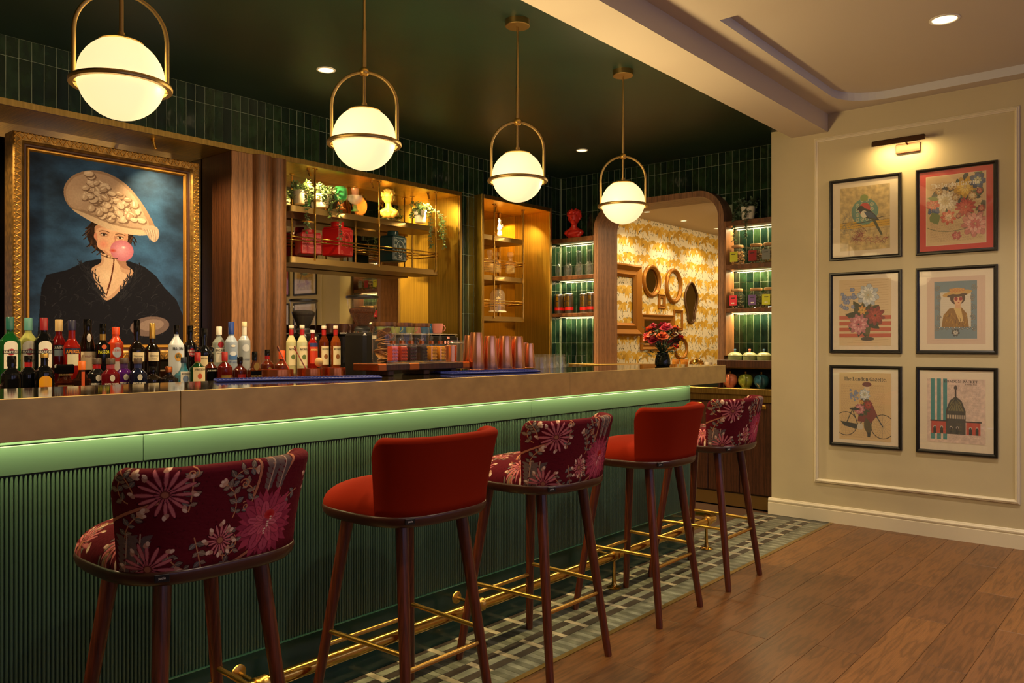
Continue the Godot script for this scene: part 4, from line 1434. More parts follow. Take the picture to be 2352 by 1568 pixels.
func build_portrait() -> void:
	# an invented portrait in the spirit of an old society painting: plumed straw hat, black lace dress, pink bubble
	var a := Art.new(480, 640, rgb(34, 40, 52))
	var nz := FastNoiseLite.new()
	nz.seed = 4
	nz.frequency = 0.006
	nz.fractal_octaves = 5
	for y in a.h:
		for x in a.w:
			var k := nz.get_noise_2d(x, y * 1.4) * 0.5 + 0.5
			var d := clampf((Vector2(x / 480.0, y / 640.0) - Vector2(0.55, 0.50)).length() * 1.45, 0.0, 1.0)
			var c := Color8(66, 112, 166).lerp(Color8(24, 30, 44), clampf(d * 0.8 + (0.5 - k) * 0.9, 0.0, 1.0))
			a.im.set_pixel(x, y, c)
	var P := func(x, y): return Vector2(x, y)
	var G := RandomNumberGenerator.new()
	G.seed = 3
	a.ys = 0.79
	# dress
	var navy := rgb(22, 22, 32)
	a.poly([P.call(0.04, 1.3), P.call(0.07, 0.88), P.call(0.10, 0.80), P.call(0.22, 0.76), P.call(0.34, 0.69), P.call(0.42, 0.67), P.call(0.62, 0.67), P.call(0.72, 0.70), P.call(0.80, 0.76), P.call(0.86, 0.84), P.call(0.95, 0.93), P.call(1.0, 1.05), P.call(1.0, 1.3)], navy)
	for i in 240:
		var p := Vector2(G.randf_range(0.08, 0.9), G.randf_range(0.70, 1.25))
		if p.y > 0.70 + absf(p.x - 0.5) * 0.42:
			a.curve(p, p + Vector2(0.02, -0.03), p + Vector2(0.05 * G.randf_range(-1, 1), -0.03), 0.005, navy.lightened(G.randf() * 0.13), 4)
	# neck and chest
	a.spoly([P.call(0.37, 0.745), P.call(0.43, 0.69), P.call(0.44, 0.60), P.call(0.58, 0.60), P.call(0.595, 0.69), P.call(0.645, 0.745), P.call(0.60, 0.83), P.call(0.47, 0.955), P.call(0.40, 0.85)], rgb(196, 156, 130))
	a.spoly([P.call(0.39, 0.75), P.call(0.445, 0.70), P.call(0.46, 0.62), P.call(0.54, 0.64), P.call(0.56, 0.74), P.call(0.60, 0.77), P.call(0.56, 0.84), P.call(0.47, 0.93), P.call(0.415, 0.85)], rgb(216, 182, 154))
	a.shade(0.47, 0.79, 0.07, 0.07, rgb(216, 182, 154), rgb(228, 200, 172))
	a.spoly([P.call(0.52, 0.635), P.call(0.585, 0.64), P.call(0.60, 0.70), P.call(0.62, 0.73), P.call(0.56, 0.71)], rgb(170, 126, 104))
	# lace collar strokes
	for i in 160:
		var sd := -1.0 if i % 2 else 1.0
		var q := G.randf()
		var p := Vector2(0.5 + sd * lerpf(0.13, 0.02, q), lerpf(0.745, 0.955, q)) + Vector2(sd * G.randf_range(0.0, 0.06), G.randf_range(-0.03, 0.02))
		a.curve(p, p + Vector2(sd * 0.02, -0.02), p + Vector2(sd * G.randf_range(0.0, 0.05), -0.05), 0.005, navy.lightened(G.randf() * 0.10), 4)
	# hair and face
	a.shade(0.49, 0.50, 0.150, 0.135, rgb(44, 28, 24), rgb(72, 46, 36))
	for i in 60:
		var p := Vector2(0.49, 0.50) + Vector2(cos(i * 1.3) * 0.14, sin(i * 1.3) * 0.12)
		a.curve(p, p + Vector2(0.02, -0.02), p + Vector2(G.randf_range(-0.04, 0.04), 0.03), 0.008, [rgb(58, 38, 30), rgb(84, 56, 42), rgb(36, 24, 22)][i % 3], 4)
	a.spoly([P.call(0.392, 0.50), P.call(0.40, 0.44), P.call(0.50, 0.42), P.call(0.598, 0.45), P.call(0.605, 0.53), P.call(0.575, 0.61), P.call(0.515, 0.652), P.call(0.455, 0.625), P.call(0.41, 0.57)], rgb(196, 146, 120))
	a.spoly([P.call(0.40, 0.50), P.call(0.41, 0.46), P.call(0.50, 0.44), P.call(0.575, 0.46), P.call(0.58, 0.53), P.call(0.55, 0.60), P.call(0.51, 0.635), P.call(0.46, 0.61), P.call(0.42, 0.56)], rgb(218, 172, 144))
	a.shade(0.445, 0.565, 0.042, 0.042, rgb(218, 168, 142), rgb(224, 146, 128))
	a.shade(0.49, 0.465, 0.06, 0.02, rgb(212, 166, 138), rgb(226, 186, 158))
	for q in [[0.450, 0.497], [0.555, 0.507]]:
		a.shade(q[0], q[1], 0.034, 0.018, rgb(208, 160, 134), rgb(150, 100, 82))
		a.ell(q[0], q[1] + 0.001, 0.020, 0.0075, rgb(222, 206, 190))
		a.ell(q[0], q[1], 0.0095, 0.009, rgb(50, 36, 32))
		a.curve(Vector2(q[0] - 0.022, q[1] - 0.002), Vector2(q[0], q[1] - 0.014), Vector2(q[0] + 0.022, q[1]), 0.006, rgb(60, 38, 32), 6)
		a.curve(Vector2(q[0] - 0.032, q[1] - 0.018), Vector2(q[0], q[1] - 0.034), Vector2(q[0] + 0.032, q[1] - 0.018), 0.008, rgb(112, 74, 56), 6)
	a.curve(Vector2(0.520, 0.50), Vector2(0.528, 0.54), Vector2(0.516, 0.556), 0.010, rgb(190, 134, 112), 6)
	a.shade(0.513, 0.552, 0.018, 0.010, rgb(214, 160, 134), rgb(226, 176, 150))
	a.spoly([P.call(0.385, 0.52), P.call(0.392, 0.49), P.call(0.405, 0.50), P.call(0.403, 0.54)], rgb(208, 140, 118))
	# hat: broad tilted brim heaped with ribbon
	P = func(x, y): return Vector2(x, y - 0.22 * (0.45 - y))
	a.spoly([P.call(0.205, 0.31), P.call(0.205, 0.24), P.call(0.26, 0.175), P.call(0.36, 0.135), P.call(0.47, 0.135), P.call(0.58, 0.175), P.call(0.67, 0.245), P.call(0.75, 0.34), P.call(0.795, 0.42), P.call(0.76, 0.455), P.call(0.66, 0.47), P.call(0.50, 0.455), P.call(0.35, 0.41), P.call(0.25, 0.365)], rgb(160, 132, 112))
	a.spoly([P.call(0.215, 0.30), P.call(0.22, 0.245), P.call(0.27, 0.185), P.call(0.36, 0.15), P.call(0.47, 0.15), P.call(0.57, 0.19), P.call(0.66, 0.26), P.call(0.72, 0.35), P.call(0.75, 0.41), P.call(0.66, 0.43), P.call(0.50, 0.41), P.call(0.35, 0.37), P.call(0.25, 0.34)], rgb(184, 156, 136))
	a.shade(0.29, 0.26, 0.075, 0.085, rgb(184, 156, 136), rgb(196, 170, 150))
	a.spoly([P.call(0.25, 0.365), P.call(0.35, 0.385), P.call(0.50, 0.425), P.call(0.66, 0.44), P.call(0.77, 0.435), P.call(0.75, 0.462), P.call(0.66, 0.474), P.call(0.50, 0.460), P.call(0.35, 0.415)], rgb(210, 184, 160))
	for i in 110:
		var p := Vector2(G.randf_range(0.32, 0.70), 0.0)
		p.y = 0.135 + (p.x - 0.32) * 0.45 + G.randf_range(0.0, 0.20)
		if p.y > 0.405 - absf(p.x - 0.52) * 0.1:
			continue
		p.y -= 0.22 * (0.45 - p.y)
		var r := G.randf_range(0.020, 0.042)
		var ro := G.randf() * 3.0
		a.ell(p.x + 0.005, p.y + 0.007, r, r * 0.62, rgb(128, 102, 86), ro, 12)
		a.ell(p.x, p.y, r * 0.92, r * 0.54, [rgb(198, 172, 150), rgb(184, 156, 134), rgb(214, 190, 168)][G.randi() % 3], ro, 12)
		a.ell(p.x - 0.004, p.y - 0.005, r * 0.6, r * 0.16, rgb(228, 208, 188), ro, 10)
	a.spoly([P.call(0.70, 0.42), P.call(0.80, 0.41), P.call(0.825, 0.46), P.call(0.79, 0.505), P.call(0.74, 0.47)], rgb(186, 164, 148))
	for i in 10:
		a.line([Vector2(0.72 + i * 0.009, 0.43), Vector2(0.745 + i * 0.007, 0.47 + 0.02 * (i % 3))], 0.004, rgb(212, 194, 178) if i % 2 else rgb(150, 128, 114))
	# bubble and lips
	a.shade(0.568, 0.598, 0.078, 0.074, rgb(196, 116, 140), rgb(226, 160, 180), 0.0, -0.006, -0.006)
	a.shade(0.508, 0.603, 0.024, 0.014, rgb(206, 128, 134), rgb(196, 70, 66))
	a.shade(0.578, 0.575, 0.016, 0.012, rgb(226, 160, 180), rgb(250, 236, 242))
	# ribbon at the neck
	a.curve(Vector2(0.425, 0.635), Vector2(0.48, 0.665), Vector2(0.54, 0.655), 0.006, rgb(70, 40, 30))
	a.curve(Vector2(0.515, 0.66), Vector2(0.51, 0.78), Vector2(0.465, 0.92), 0.007, rgb(92, 46, 32), 12)
	a.curve(Vector2(0.515, 0.66), Vector2(0.50, 0.80), Vector2(0.470, 0.88), 0.004, rgb(92, 46, 32), 12)
	# gloved sleeve at the bottom edge
	a.ell(0.76, 1.13, 0.14, 0.07, rgb(112, 94, 92), -0.25)
	a.ell(0.77, 1.12, 0.09, 0.04, rgb(140, 120, 114), -0.25)
	var z := -4.93
	var tl := on_z(30, 299, z)
	var br := on_z(458, 375, z)
	var w := br.x - tl.x
	var y1 := (tl.y + br.y) * 0.5
	var y0 := 1.195
	var t := thing("portrait", "large gilt framed portrait of a lady in a plumed hat blowing a pink bubble", "painting", Vector3((tl.x + br.x) * 0.5, (y0 + y1) * 0.5, z))
	var hw := w * 0.5
	var hh := (y1 - y0) * 0.5
	frame_profile(t, hw, hh, [Vector2(0.0, -0.13), Vector2(0.0, -0.005), Vector2(0.008, 0.003), Vector2(0.045, 0.0), Vector2(0.052, -0.008), Vector2(0.058, -0.012)], tri_tex(mat(rgb(168, 128, 66), 0.42, 0.75), noise_tex(128, 128, 14, 0.5, 1.0, 3, 3), Vector3(3, 3, 3)), "frame_side")
	frame_profile(t, hw - 0.058, hh - 0.058, [Vector2(0.0, -0.014), Vector2(0.004, -0.018), Vector2(0.012, -0.018), Vector2(0.016, -0.026)], mat(rgb(70, 38, 24), 0.45), "frame_inlay")
	frame_profile(t, hw - 0.074, hh - 0.074, [Vector2(0.0, -0.026), Vector2(0.005, -0.018), Vector2(0.012, -0.019), Vector2(0.02, -0.032)], M.gold_paint, "frame_slip")
	# carved beading along the outer moulding
	for side in 4:
		var g := Geo.new()
		var len := hw if side < 2 else hh
		var n := int(len * 2.0 / 0.021)
		for k in n:
			var s := -len + (k + 0.5) * (len * 2.0 / n)
			var c: Vector3 = [Vector3(s, hh - 0.027, 0.002), Vector3(s, -hh + 0.027, 0.002), Vector3(hw - 0.027, s, 0.002), Vector3(-hw + 0.027, s, 0.002)][side]
			g.t = Transform3D(Basis(Vector3(0, 0, 1), 0.6 if k % 2 else -0.6), c)
			g.box(Vector3.ZERO, Vector3(0.026, 0.008, 0.006) if side >= 2 else Vector3(0.008, 0.026, 0.006), 0.002)
			g.t = Transform3D(Basis(), c + [Vector3(0, 0.019, 0), Vector3(0, -0.019, 0), Vector3(0.019, 0, 0), Vector3(-0.019, 0, 0)][side])
			g.box(Vector3.ZERO, Vector3(0.011, 0.011, 0.007), 0.003)
		obj(t, "carving", g.mesh(), M.gold_paint)
	var pm := mat(Color(1, 1, 1), 0.75, 0.0, {"metallic_specular": 0.25})
	a.mottle(0.05, 31, 0.12)
	pm.albedo_texture = a.tex()
	obj(t, "canvas", picture_quad((hw - 0.092) * 2, (hh - 0.092) * 2), pm, Vector3(0, 0, -0.034))
	obj(t, "backing", cbox(Vector3(hw * 2 - 0.03, hh * 2 - 0.03, 0.03)), M.black_matt, Vector3(0, 0, -0.07))

func newsprint(a: Art, x0: float, y0: float, x1: float, y1: float, c: Color, seed_: int, gap := 0.016) -> void:
	var g := RandomNumberGenerator.new()
	g.seed = seed_
	var y := y0
	while y < y1:
		var x := x0
		while x < x1:
			var l := g.randf_range(0.015, 0.05)
			a.rect(x, y, minf(l, x1 - x), 0.004, c)
			x += l + 0.010
		y += gap

func bouquet(a: Art, cx: float, cy: float, k: float, seed_: int) -> void:
	var g := RandomNumberGenerator.new()
	g.seed = seed_
	for i in 18:
		var an := g.randf() * TAU
		a.leaf(Vector2(cx, cy + 0.1 * k), Vector2(cx + cos(an) * 0.26 * k, cy + 0.1 * k + sin(an) * 0.22 * k), 0.25, [rgb(58, 62, 30), rgb(40, 48, 28), rgb(84, 80, 40)][g.randi() % 3])
	for i in 22:
		a.bloom(cx - 0.22 * k + g.randf_range(-0.1, 0.1) * k, cy - 0.12 * k + g.randf_range(-0.12, 0.12) * k, 0.028 * k, [rgb(110, 124, 168), rgb(146, 160, 196)], 5, i + seed_)
	a.bloom(cx + 0.06 * k, cy - 0.14 * k, 0.15 * k, [rgb(168, 178, 188), rgb(206, 212, 214), rgb(226, 226, 218), rgb(190, 190, 170)], 8, seed_ + 1)
	a.bloom(cx + 0.16 * k, cy + 0.08 * k, 0.13 * k, [rgb(120, 28, 26), rgb(156, 40, 32), rgb(178, 62, 40)], 9, seed_ + 2)
	a.bloom(cx - 0.07 * k, cy + 0.17 * k, 0.14 * k, [rgb(170, 92, 104), rgb(204, 128, 134), rgb(222, 160, 160), rgb(190, 96, 110)], 9, seed_ + 3)
	a.bloom(cx - 0.02 * k, cy + 0.02 * k, 0.06 * k, [rgb(206, 140, 50), rgb(222, 176, 84)], 7, seed_ + 4)

func build_prints() -> void:
	var texts := []
	var arts := []
	# magpie before a patterned disc
	var a := Art.new(320, 400, rgb(196, 172, 116))
	a.mottle(0.22, 3, 0.02)
	newsprint(a, 0.05, 0.12, 0.95, 0.95, rgb(176, 152, 100), 2, 0.022)
	a.rect(0.0, 0.55, 1.0, 0.10, rgb(206, 164, 44))
	for y in [0.53, 0.57, 0.61, 0.645, 0.70]:
		a.line([Vector2(0, y + 0.03), Vector2(1, y - 0.03)], 0.005, rgb(90, 70, 40))
	a.ell(0.50, 0.40, 0.27, 0.205, rgb(96, 138, 126))
	for r in 6:
		for c in 6:
			var q := Vector2(0.26 + c * 0.096, 0.22 + r * 0.075)
			if (Vector2(q.x - 0.50, (q.y - 0.40) * 1.3)).length() < 0.24:
				a.ell(q.x, q.y, 0.036, 0.029, rgb(198, 190, 150))
				a.ell(q.x, q.y, 0.022, 0.018, rgb(96, 138, 126))
				a.ell(q.x, q.y, 0.010, 0.008, rgb(198, 190, 150))
	a.ell(0.49, 0.185, 0.08, 0.055, rgb(128, 146, 70))
	a.ell(0.50, 0.36, 0.115, 0.10, rgb(190, 58, 50))
	a.leaf(Vector2(0.36, 0.34), Vector2(0.80, 0.56), 0.16, rgb(28, 28, 36))
	a.ell(0.43, 0.345, 0.062, 0.04, rgb(22, 22, 26), 0.3)
	a.poly([Vector2(0.37, 0.335), Vector2(0.33, 0.372), Vector2(0.39, 0.36)], rgb(20, 20, 22))
	a.ell(0.49, 0.44, 0.075, 0.055, rgb(224, 216, 196), 0.6)
	a.leaf(Vector2(0.46, 0.385), Vector2(0.60, 0.47), 0.2, rgb(224, 218, 200))
	a.leaf(Vector2(0.48, 0.40), Vector2(0.76, 0.535), 0.16, rgb(58, 74, 104))
	a.poly([Vector2(0.62, 0.50), Vector2(0.70, 0.52), Vector2(0.86, 0.78), Vector2(0.82, 0.785)], rgb(62, 66, 40))
	a.curve(Vector2(0.05, 0.55), Vector2(0.40, 0.62), Vector2(0.86, 0.50), 0.012, rgb(62, 48, 34), 12)
	a.curve(Vector2(0.30, 0.60), Vector2(0.45, 0.60), Vector2(0.54, 0.72), 0.009, rgb(84, 50, 36), 8)
	var g := RandomNumberGenerator.new()
	g.seed = 15
	for i in 150:
		var s := g.randf()
		var c := Vector2(0.44, 0.70).lerp(Vector2(0.30, 0.84), s * 2.0) if s < 0.5 else Vector2(0.30, 0.84).lerp(Vector2(0.95, 0.84), s * 2.0 - 1.0)
		var p := c + Vector2(g.randf_range(-0.05, 0.05), g.randf_range(-0.04, 0.04))
		a.curve(p, p + Vector2(g.randf_range(-0.08, 0.08), g.randf_range(-0.05, 0.05)), p + Vector2(g.randf_range(-0.1, 0.1), g.randf_range(-0.06, 0.06)), 0.004, [rgb(128, 42, 44), rgb(150, 60, 54), rgb(100, 32, 38)][g.randi() % 3], 5)
	for i in 50:
		var p := Vector2(g.randf_range(0.03, 0.26), g.randf_range(0.44, 0.74))
		a.curve(p, p + Vector2(g.randf_range(-0.1, 0.1), g.randf_range(-0.08, 0.08)), p + Vector2(g.randf_range(-0.1, 0.1), g.randf_range(-0.08, 0.08)), 0.003, rgb(92, 100, 106), 5)
	arts.append(a)
	texts.append([])
	# mixed flowers on a news page, red mount
	a = Art.new(320, 400, rgb(206, 178, 134))
	newsprint(a, 0.07, 0.10, 0.95, 0.96, rgb(120, 96, 66), 6)
	for i in 60:
		var p := Vector2(g.randf_range(0.18, 1.0), g.randf_range(0.02, 0.55))
		if p.x < 0.5 and p.y < 0.2:
			continue
		a.leaf(p, p + Vector2(g.randf_range(-0.18, 0.18), g.randf_range(-0.13, 0.13)), 0.28, [rgb(44, 58, 40), rgb(30, 40, 52), rgb(92, 108, 56), rgb(36, 44, 34)][g.randi() % 4])
	a.bloom(0.66, 0.20, 0.19, [rgb(186, 142, 28), rgb(214, 172, 44), rgb(226, 194, 84)], 9, 3)
	a.bloom(0.87, 0.12, 0.14, [rgb(40, 60, 104), rgb(62, 92, 140), rgb(190, 190, 150)], 7, 5)
	a.bloom(0.33, 0.37, 0.21, [rgb(196, 180, 148), rgb(224, 212, 186), rgb(234, 226, 206), rgb(214, 196, 150)], 11, 6)
	a.bloom(0.67, 0.48, 0.17, [rgb(170, 44, 36), rgb(200, 66, 52), rgb(216, 100, 76)], 14, 7)
	a.bloom(0.11, 0.41, 0.12, [rgb(204, 92, 70), rgb(222, 136, 106)], 7, 8)
	a.bloom(0.38, 0.61, 0.13, [rgb(206, 84, 62), rgb(226, 140, 110), rgb(232, 196, 160)], 8, 9)
	a.bloom(0.83, 0.73, 0.23, [rgb(196, 120, 112), rgb(222, 152, 142), rgb(230, 176, 164), rgb(206, 104, 104)], 9, 10)
	a.bloom(0.52, 0.88, 0.08, [rgb(180, 80, 76), rgb(216, 130, 118)], 6, 11)
	for q in [[0.50, 0.33, 0.07], [0.78, 0.33, 0.08], [0.22, 0.22, 0.07], [0.93, 0.52, 0.07], [0.55, 0.60, 0.05], [0.42, 0.17, 0.07], [0.90, 0.27, 0.06]]:
		a.bloom(q[0], q[1], q[2], [rgb(150, 110, 60), rgb(206, 170, 110), rgb(226, 206, 160)] if g.randf() < 0.5 else [rgb(120, 44, 40), rgb(196, 84, 66), rgb(222, 150, 120)], 8, int(q[0] * 100))
	for i in 14:
		a.bloom(0.05 + g.randf() * 0.16, 0.47 + g.randf() * 0.07, 0.03, [rgb(48, 70, 126), rgb(80, 110, 160)], 5, i)
	a.leaf(Vector2(0.10, 0.52), Vector2(0.20, 0.70), 0.4, rgb(112, 128, 74))
	a.leaf(Vector2(0.22, 0.34), Vector2(0.02, 0.30), 0.2, rgb(124, 138, 74))
	a.curve(Vector2(0.02, 0.74), Vector2(0.3, 0.86), Vector2(0.7, 0.78), 0.010, rgb(96, 96, 64), 12)
	arts.append(a)
	texts.append([["The London Gazette.", 0.0, 0.198, 0.030, M.white]])
	# bouquet over orange stripes
	a = Art.new(320, 400, rgb(208, 184, 144))
	for i in 26:
		var y := 0.03 + i * 0.037
		a.curve(Vector2(0.05 + g.randf() * 0.3, y), Vector2(0.5, y + 0.01), Vector2(0.95, y - 0.01), 0.003, rgb(150, 122, 84), 10)
	for y in [0.55, 0.64, 0.73, 0.82]:
		a.rect(0.0, y, 1.0, 0.055, rgb(186, 84, 58))
	bouquet(a, 0.48, 0.44, 1.4, 21)
	a.ell(0.55, 0.90, 0.13, 0.03, rgb(50, 50, 36))
	arts.append(a)
	texts.append([])
	# lady in straw hat and red glasses inside a scrolled blue frame
	a = Art.new(320, 400, rgb(206, 180, 160))
	a.rect(0.08, 0.02, 0.84, 0.95, rgb(112, 132, 140))
	a.rect(0.20, 0.20, 0.60, 0.58, rgb(206, 196, 176))
	newsprint(a, 0.22, 0.22, 0.78, 0.76, rgb(180, 166, 144), 9, 0.03)
	for sx in [-1, 1]:
		for i in 5:
			var th0 := i * 1.1
			var tp := []
			for k in 18:
				var th := k * 0.5 + th0
				tp.append(Vector2(0.5 + sx * (0.36 - 0.02 * (i % 2)), 0.12 + i * 0.17) + Vector2(cos(th) * sx, sin(th)) * 0.055 * (1.0 - k / 20.0))
			a.line(tp, 0.020, rgb(50, 50, 50))
			a.line(tp, 0.007, rgb(196, 186, 170))
		for k in 12:
			a.ell(0.5 + sx * 0.315, 0.2 + k * 0.05, 0.014, 0.012, rgb(60, 60, 58))
			a.ell(0.5 + sx * 0.315, 0.2 + k * 0.05, 0.007, 0.006, rgb(196, 186, 170))
	for k in 14:
		a.ell(0.18 + k * 0.05, 0.79 + 0.02 * (k % 2), 0.02, 0.016, rgb(60, 60, 58))
		a.ell(0.18 + k * 0.05, 0.79 + 0.02 * (k % 2), 0.011, 0.009, rgb(206, 196, 180))
	a.bloom(0.5, 0.87, 0.08, [rgb(60, 60, 58), rgb(190, 180, 164)], 7, 3)
	a.poly([Vector2(0.22, 0.78), Vector2(0.26, 0.58), Vector2(0.38, 0.47), Vector2(0.62, 0.46), Vector2(0.72, 0.56), Vector2(0.76, 0.78)], rgb(140, 98, 24))
	a.poly([Vector2(0.46, 0.46), Vector2(0.60, 0.45), Vector2(0.66, 0.70), Vector2(0.58, 0.70)], rgb(206, 176, 110))
	for i in 30:
		var p := Vector2(g.randf_range(0.27, 0.74), g.randf_range(0.54, 0.77))
		a.line([p, p + Vector2(g.randf_range(-0.04, 0.04), 0.05)], 0.012, [rgb(182, 136, 40), rgb(96, 62, 18), rgb(160, 116, 30)][g.randi() % 3])
	a.ell(0.54, 0.30, 0.15, 0.11, rgb(70, 44, 26))
	a.poly([Vector2(0.48, 0.36), Vector2(0.60, 0.36), Vector2(0.60, 0.47), Vector2(0.49, 0.47)], rgb(206, 160, 116))
	a.ell(0.55, 0.325, 0.085, 0.085, rgb(218, 174, 130))
	a.ell(0.51, 0.315, 0.036, 0.030, rgb(150, 34, 44))
	a.ell(0.60, 0.315, 0.036, 0.030, rgb(150, 34, 44))
	a.ell(0.56, 0.375, 0.018, 0.007, rgb(170, 60, 52))
	a.ell(0.53, 0.225, 0.29, 0.055, rgb(188, 150, 78), -0.14)
	a.ell(0.53, 0.255, 0.20, 0.03, rgb(80, 54, 30), -0.1)
	a.ell(0.53, 0.185, 0.15, 0.055, rgb(196, 158, 86))
	for i in 9:
		a.bloom(0.40 + i * 0.032, 0.165 + 0.02 * (i % 2), 0.032, [rgb(196, 120, 60), rgb(222, 170, 70)], 6, i)
	arts.append(a)
	texts.append([])
	# lady on a bicycle with a bouquet
	a = Art.new(320, 400, rgb(206, 176, 126))
	newsprint(a, 0.04, 0.18, 0.88, 0.97, rgb(140, 112, 72), 12)
	a.line([Vector2(0.06, 0.105), Vector2(0.94, 0.105)], 0.003, rgb(90, 70, 46))
	for wc in [Vector2(0.13, 0.765), Vector2(0.84, 0.785)]:
		var tp := []
		for k in 41:
			tp.append(wc + Vector2(cos(TAU * k / 40.0) * 0.22, sin(TAU * k / 40.0) * 0.175))
		a.line(tp, 0.012, rgb(26, 26, 30))
		for k in 16:
			var d := Vector2(cos(TAU * k / 16.0) * 0.21, sin(TAU * k / 16.0) * 0.167)
			a.line([wc, wc + d], 0.002, rgb(120, 112, 100))
	a.line([Vector2(0.14, 0.76), Vector2(0.26, 0.55), Vector2(0.38, 0.80), Vector2(0.14, 0.76)], 0.014, rgb(24, 24, 30))
	a.line([Vector2(0.38, 0.80), Vector2(0.62, 0.50), Vector2(0.84, 0.785)], 0.018, rgb(24, 28, 40))
	a.poly([Vector2(0.02, 0.73), Vector2(0.34, 0.76), Vector2(0.34, 0.84), Vector2(0.10, 0.80)], rgb(22, 22, 26))
	a.ell(0.41, 0.80, 0.06, 0.048, rgb(196, 186, 166))
	a.poly([Vector2(0.42, 0.42), Vector2(0.62, 0.42), Vector2(0.74, 0.62), Vector2(0.62, 0.74), Vector2(0.36, 0.72)], rgb(120, 38, 34))
	a.leaf(Vector2(0.52, 0.66), Vector2(0.60, 0.95), 0.2, rgb(78, 66, 28))
	a.rect(0.55, 0.88, 0.05, 0.07, rgb(30, 24, 24))
	a.ell(0.54, 0.22, 0.05, 0.055, rgb(212, 190, 158))
	a.ell(0.54, 0.17, 0.09, 0.035, rgb(110, 36, 40))
	bouquet(a, 0.45, 0.42, 0.72, 31)
	a.ell(0.30, 0.54, 0.10, 0.018, rgb(26, 24, 26))
	arts.append(a)
	texts.append([["The London Gazette.", 0.0, 0.212, 0.026, M.ink]])
	# domed hall with teal stripes
	a = Art.new(320, 400, rgb(212, 188, 172))
	a.mottle(0.12, 22, 0.03)
	newsprint(a, 0.36, 0.10, 0.92, 0.55, rgb(160, 140, 128), 14)
	newsprint(a, 0.36, 0.86, 0.92, 0.96, rgb(150, 130, 118), 15)
	for x in [0.07, 0.18, 0.285]:
		a.rect(x, 0.0, 0.07, 0.95, rgb(52, 132, 132))
	a.rect(0.08, 0.66, 0.26, 0.20, rgb(186, 64, 40))
	a.rect(0.68, 0.66, 0.24, 0.20, rgb(186, 64, 40))
	a.poly([Vector2(0.33, 0.86), Vector2(0.33, 0.50), Vector2(0.40, 0.34), Vector2(0.50, 0.27), Vector2(0.60, 0.34), Vector2(0.67, 0.50), Vector2(0.67, 0.86)], rgb(58, 54, 44))
	a.poly([Vector2(0.36, 0.50), Vector2(0.42, 0.36), Vector2(0.50, 0.30), Vector2(0.58, 0.36), Vector2(0.64, 0.50)], rgb(112, 104, 64))
	for i in 7:
		a.line([Vector2(0.5, 0.30), Vector2(0.35 + i * 0.05, 0.50)], 0.008, rgb(40, 38, 32))
	a.rect(0.35, 0.56, 0.30, 0.06, rgb(196, 176, 150))
	for i in 10:
		a.rect(0.36 + i * 0.03, 0.56, 0.010, 0.06, rgb(44, 40, 36))
	a.rect(0.485, 0.10, 0.03, 0.20, rgb(44, 42, 38))
	a.ell(0.50, 0.14, 0.03, 0.03, rgb(60, 56, 50))
	for q in [0.14, 0.26, 0.42, 0.53, 0.75, 0.86]:
		a.rect(q - 0.025, 0.76, 0.05, 0.10, rgb(30, 26, 24))
		a.ell(q, 0.76, 0.025, 0.022, rgb(206, 190, 170))
		a.ell(q, 0.765, 0.017, 0.018, rgb(30, 26, 24))
	a.rect(0.06, 0.65, 0.30, 0.02, rgb(36, 32, 30))
	a.rect(0.66, 0.65, 0.28, 0.02, rgb(36, 32, 30))
	arts.append(a)
	texts.append([["LONDON  PACKET", 0.03, 0.213, 0.016, M.ink], ["Evening Post", 0.09, 0.194, 0.011, M.ink]])
	var names := ["magpie print before a teal patterned disc, cream mount, under the picture light", "flower print on news page in a bright red mount", "bouquet print over orange stripes, between magpie and bicycle prints", "print of a lady in straw hat and red glasses, blue scrolled border", "print of a flower-laden cyclist on a yellowed news page", "print of a domed hall with three teal stripes"]
	var zs := [[-2.016, -1.530], [-1.441, -0.959]]
	var ys := [[1.893, 2.474], [1.228, 1.806], [0.562, 1.140]]
	for r in 3:
		for c in 2:
			var i: int = r * 2 + c
			var w: float = zs[c][1] - zs[c][0]
			var h: float = ys[r][1] - ys[r][0]
			var t := thing("framed_print", names[i], "framed print", Vector3(5.939, (ys[r][0] + ys[r][1]) * 0.5, (zs[c][0] + zs[c][1]) * 0.5), -PI * 0.5, "black framed prints on the panel")
			frame_profile(t, w * 0.5, h * 0.5, [Vector2(0, 0.0), Vector2(0, 0.014), Vector2(0.004, 0.019), Vector2(0.011, 0.019), Vector2(0.013, 0.015), Vector2(0.022, 0.011), Vector2(0.024, 0.006)], mat(rgb(20, 18, 16), 0.3), "frame_side")
			obj(t, "mount", picture_quad(w - 0.03, h - 0.03), mat(rgb(196, 40, 30), 0.6) if i == 1 else mat(rgb(222, 208, 184), 0.7), Vector3(0, 0, 0.005))
			var pw: float = [0.335, 0.35, 0.35, 0.30, 0.35, 0.345][i]
			var ph: float = [0.452, 0.46, 0.47, 0.40, 0.475, 0.425][i]
			if i == 3:
				obj(t, "inner_mount", picture_quad(0.345, 0.445), mat(rgb(206, 180, 160), 0.7), Vector3(0, 0, 0.0055))
			else:
				obj(t, "print_edge", picture_quad(pw + 0.006, ph + 0.006), M.paper, Vector3(0, 0, 0.0055))
			var m := mat(Color(1, 1, 1), 0.6)
			m.albedo_texture = arts[i].tex()
			var p := obj(t, "print", picture_quad(pw, ph), m, Vector3(0, 0, 0.0065))
			for q in texts[i]:
				obj(p, "lettering", lettering(q[0], q[3], 0.0, true, true, pw * 0.82), q[4], Vector3(q[1], q[2] - (0.03 if i == 1 else 0.018), 0.0014))
			obj(t, "glazing", picture_quad(w - 0.04, h - 0.04), M.pane, Vector3(0, 0, 0.0102))

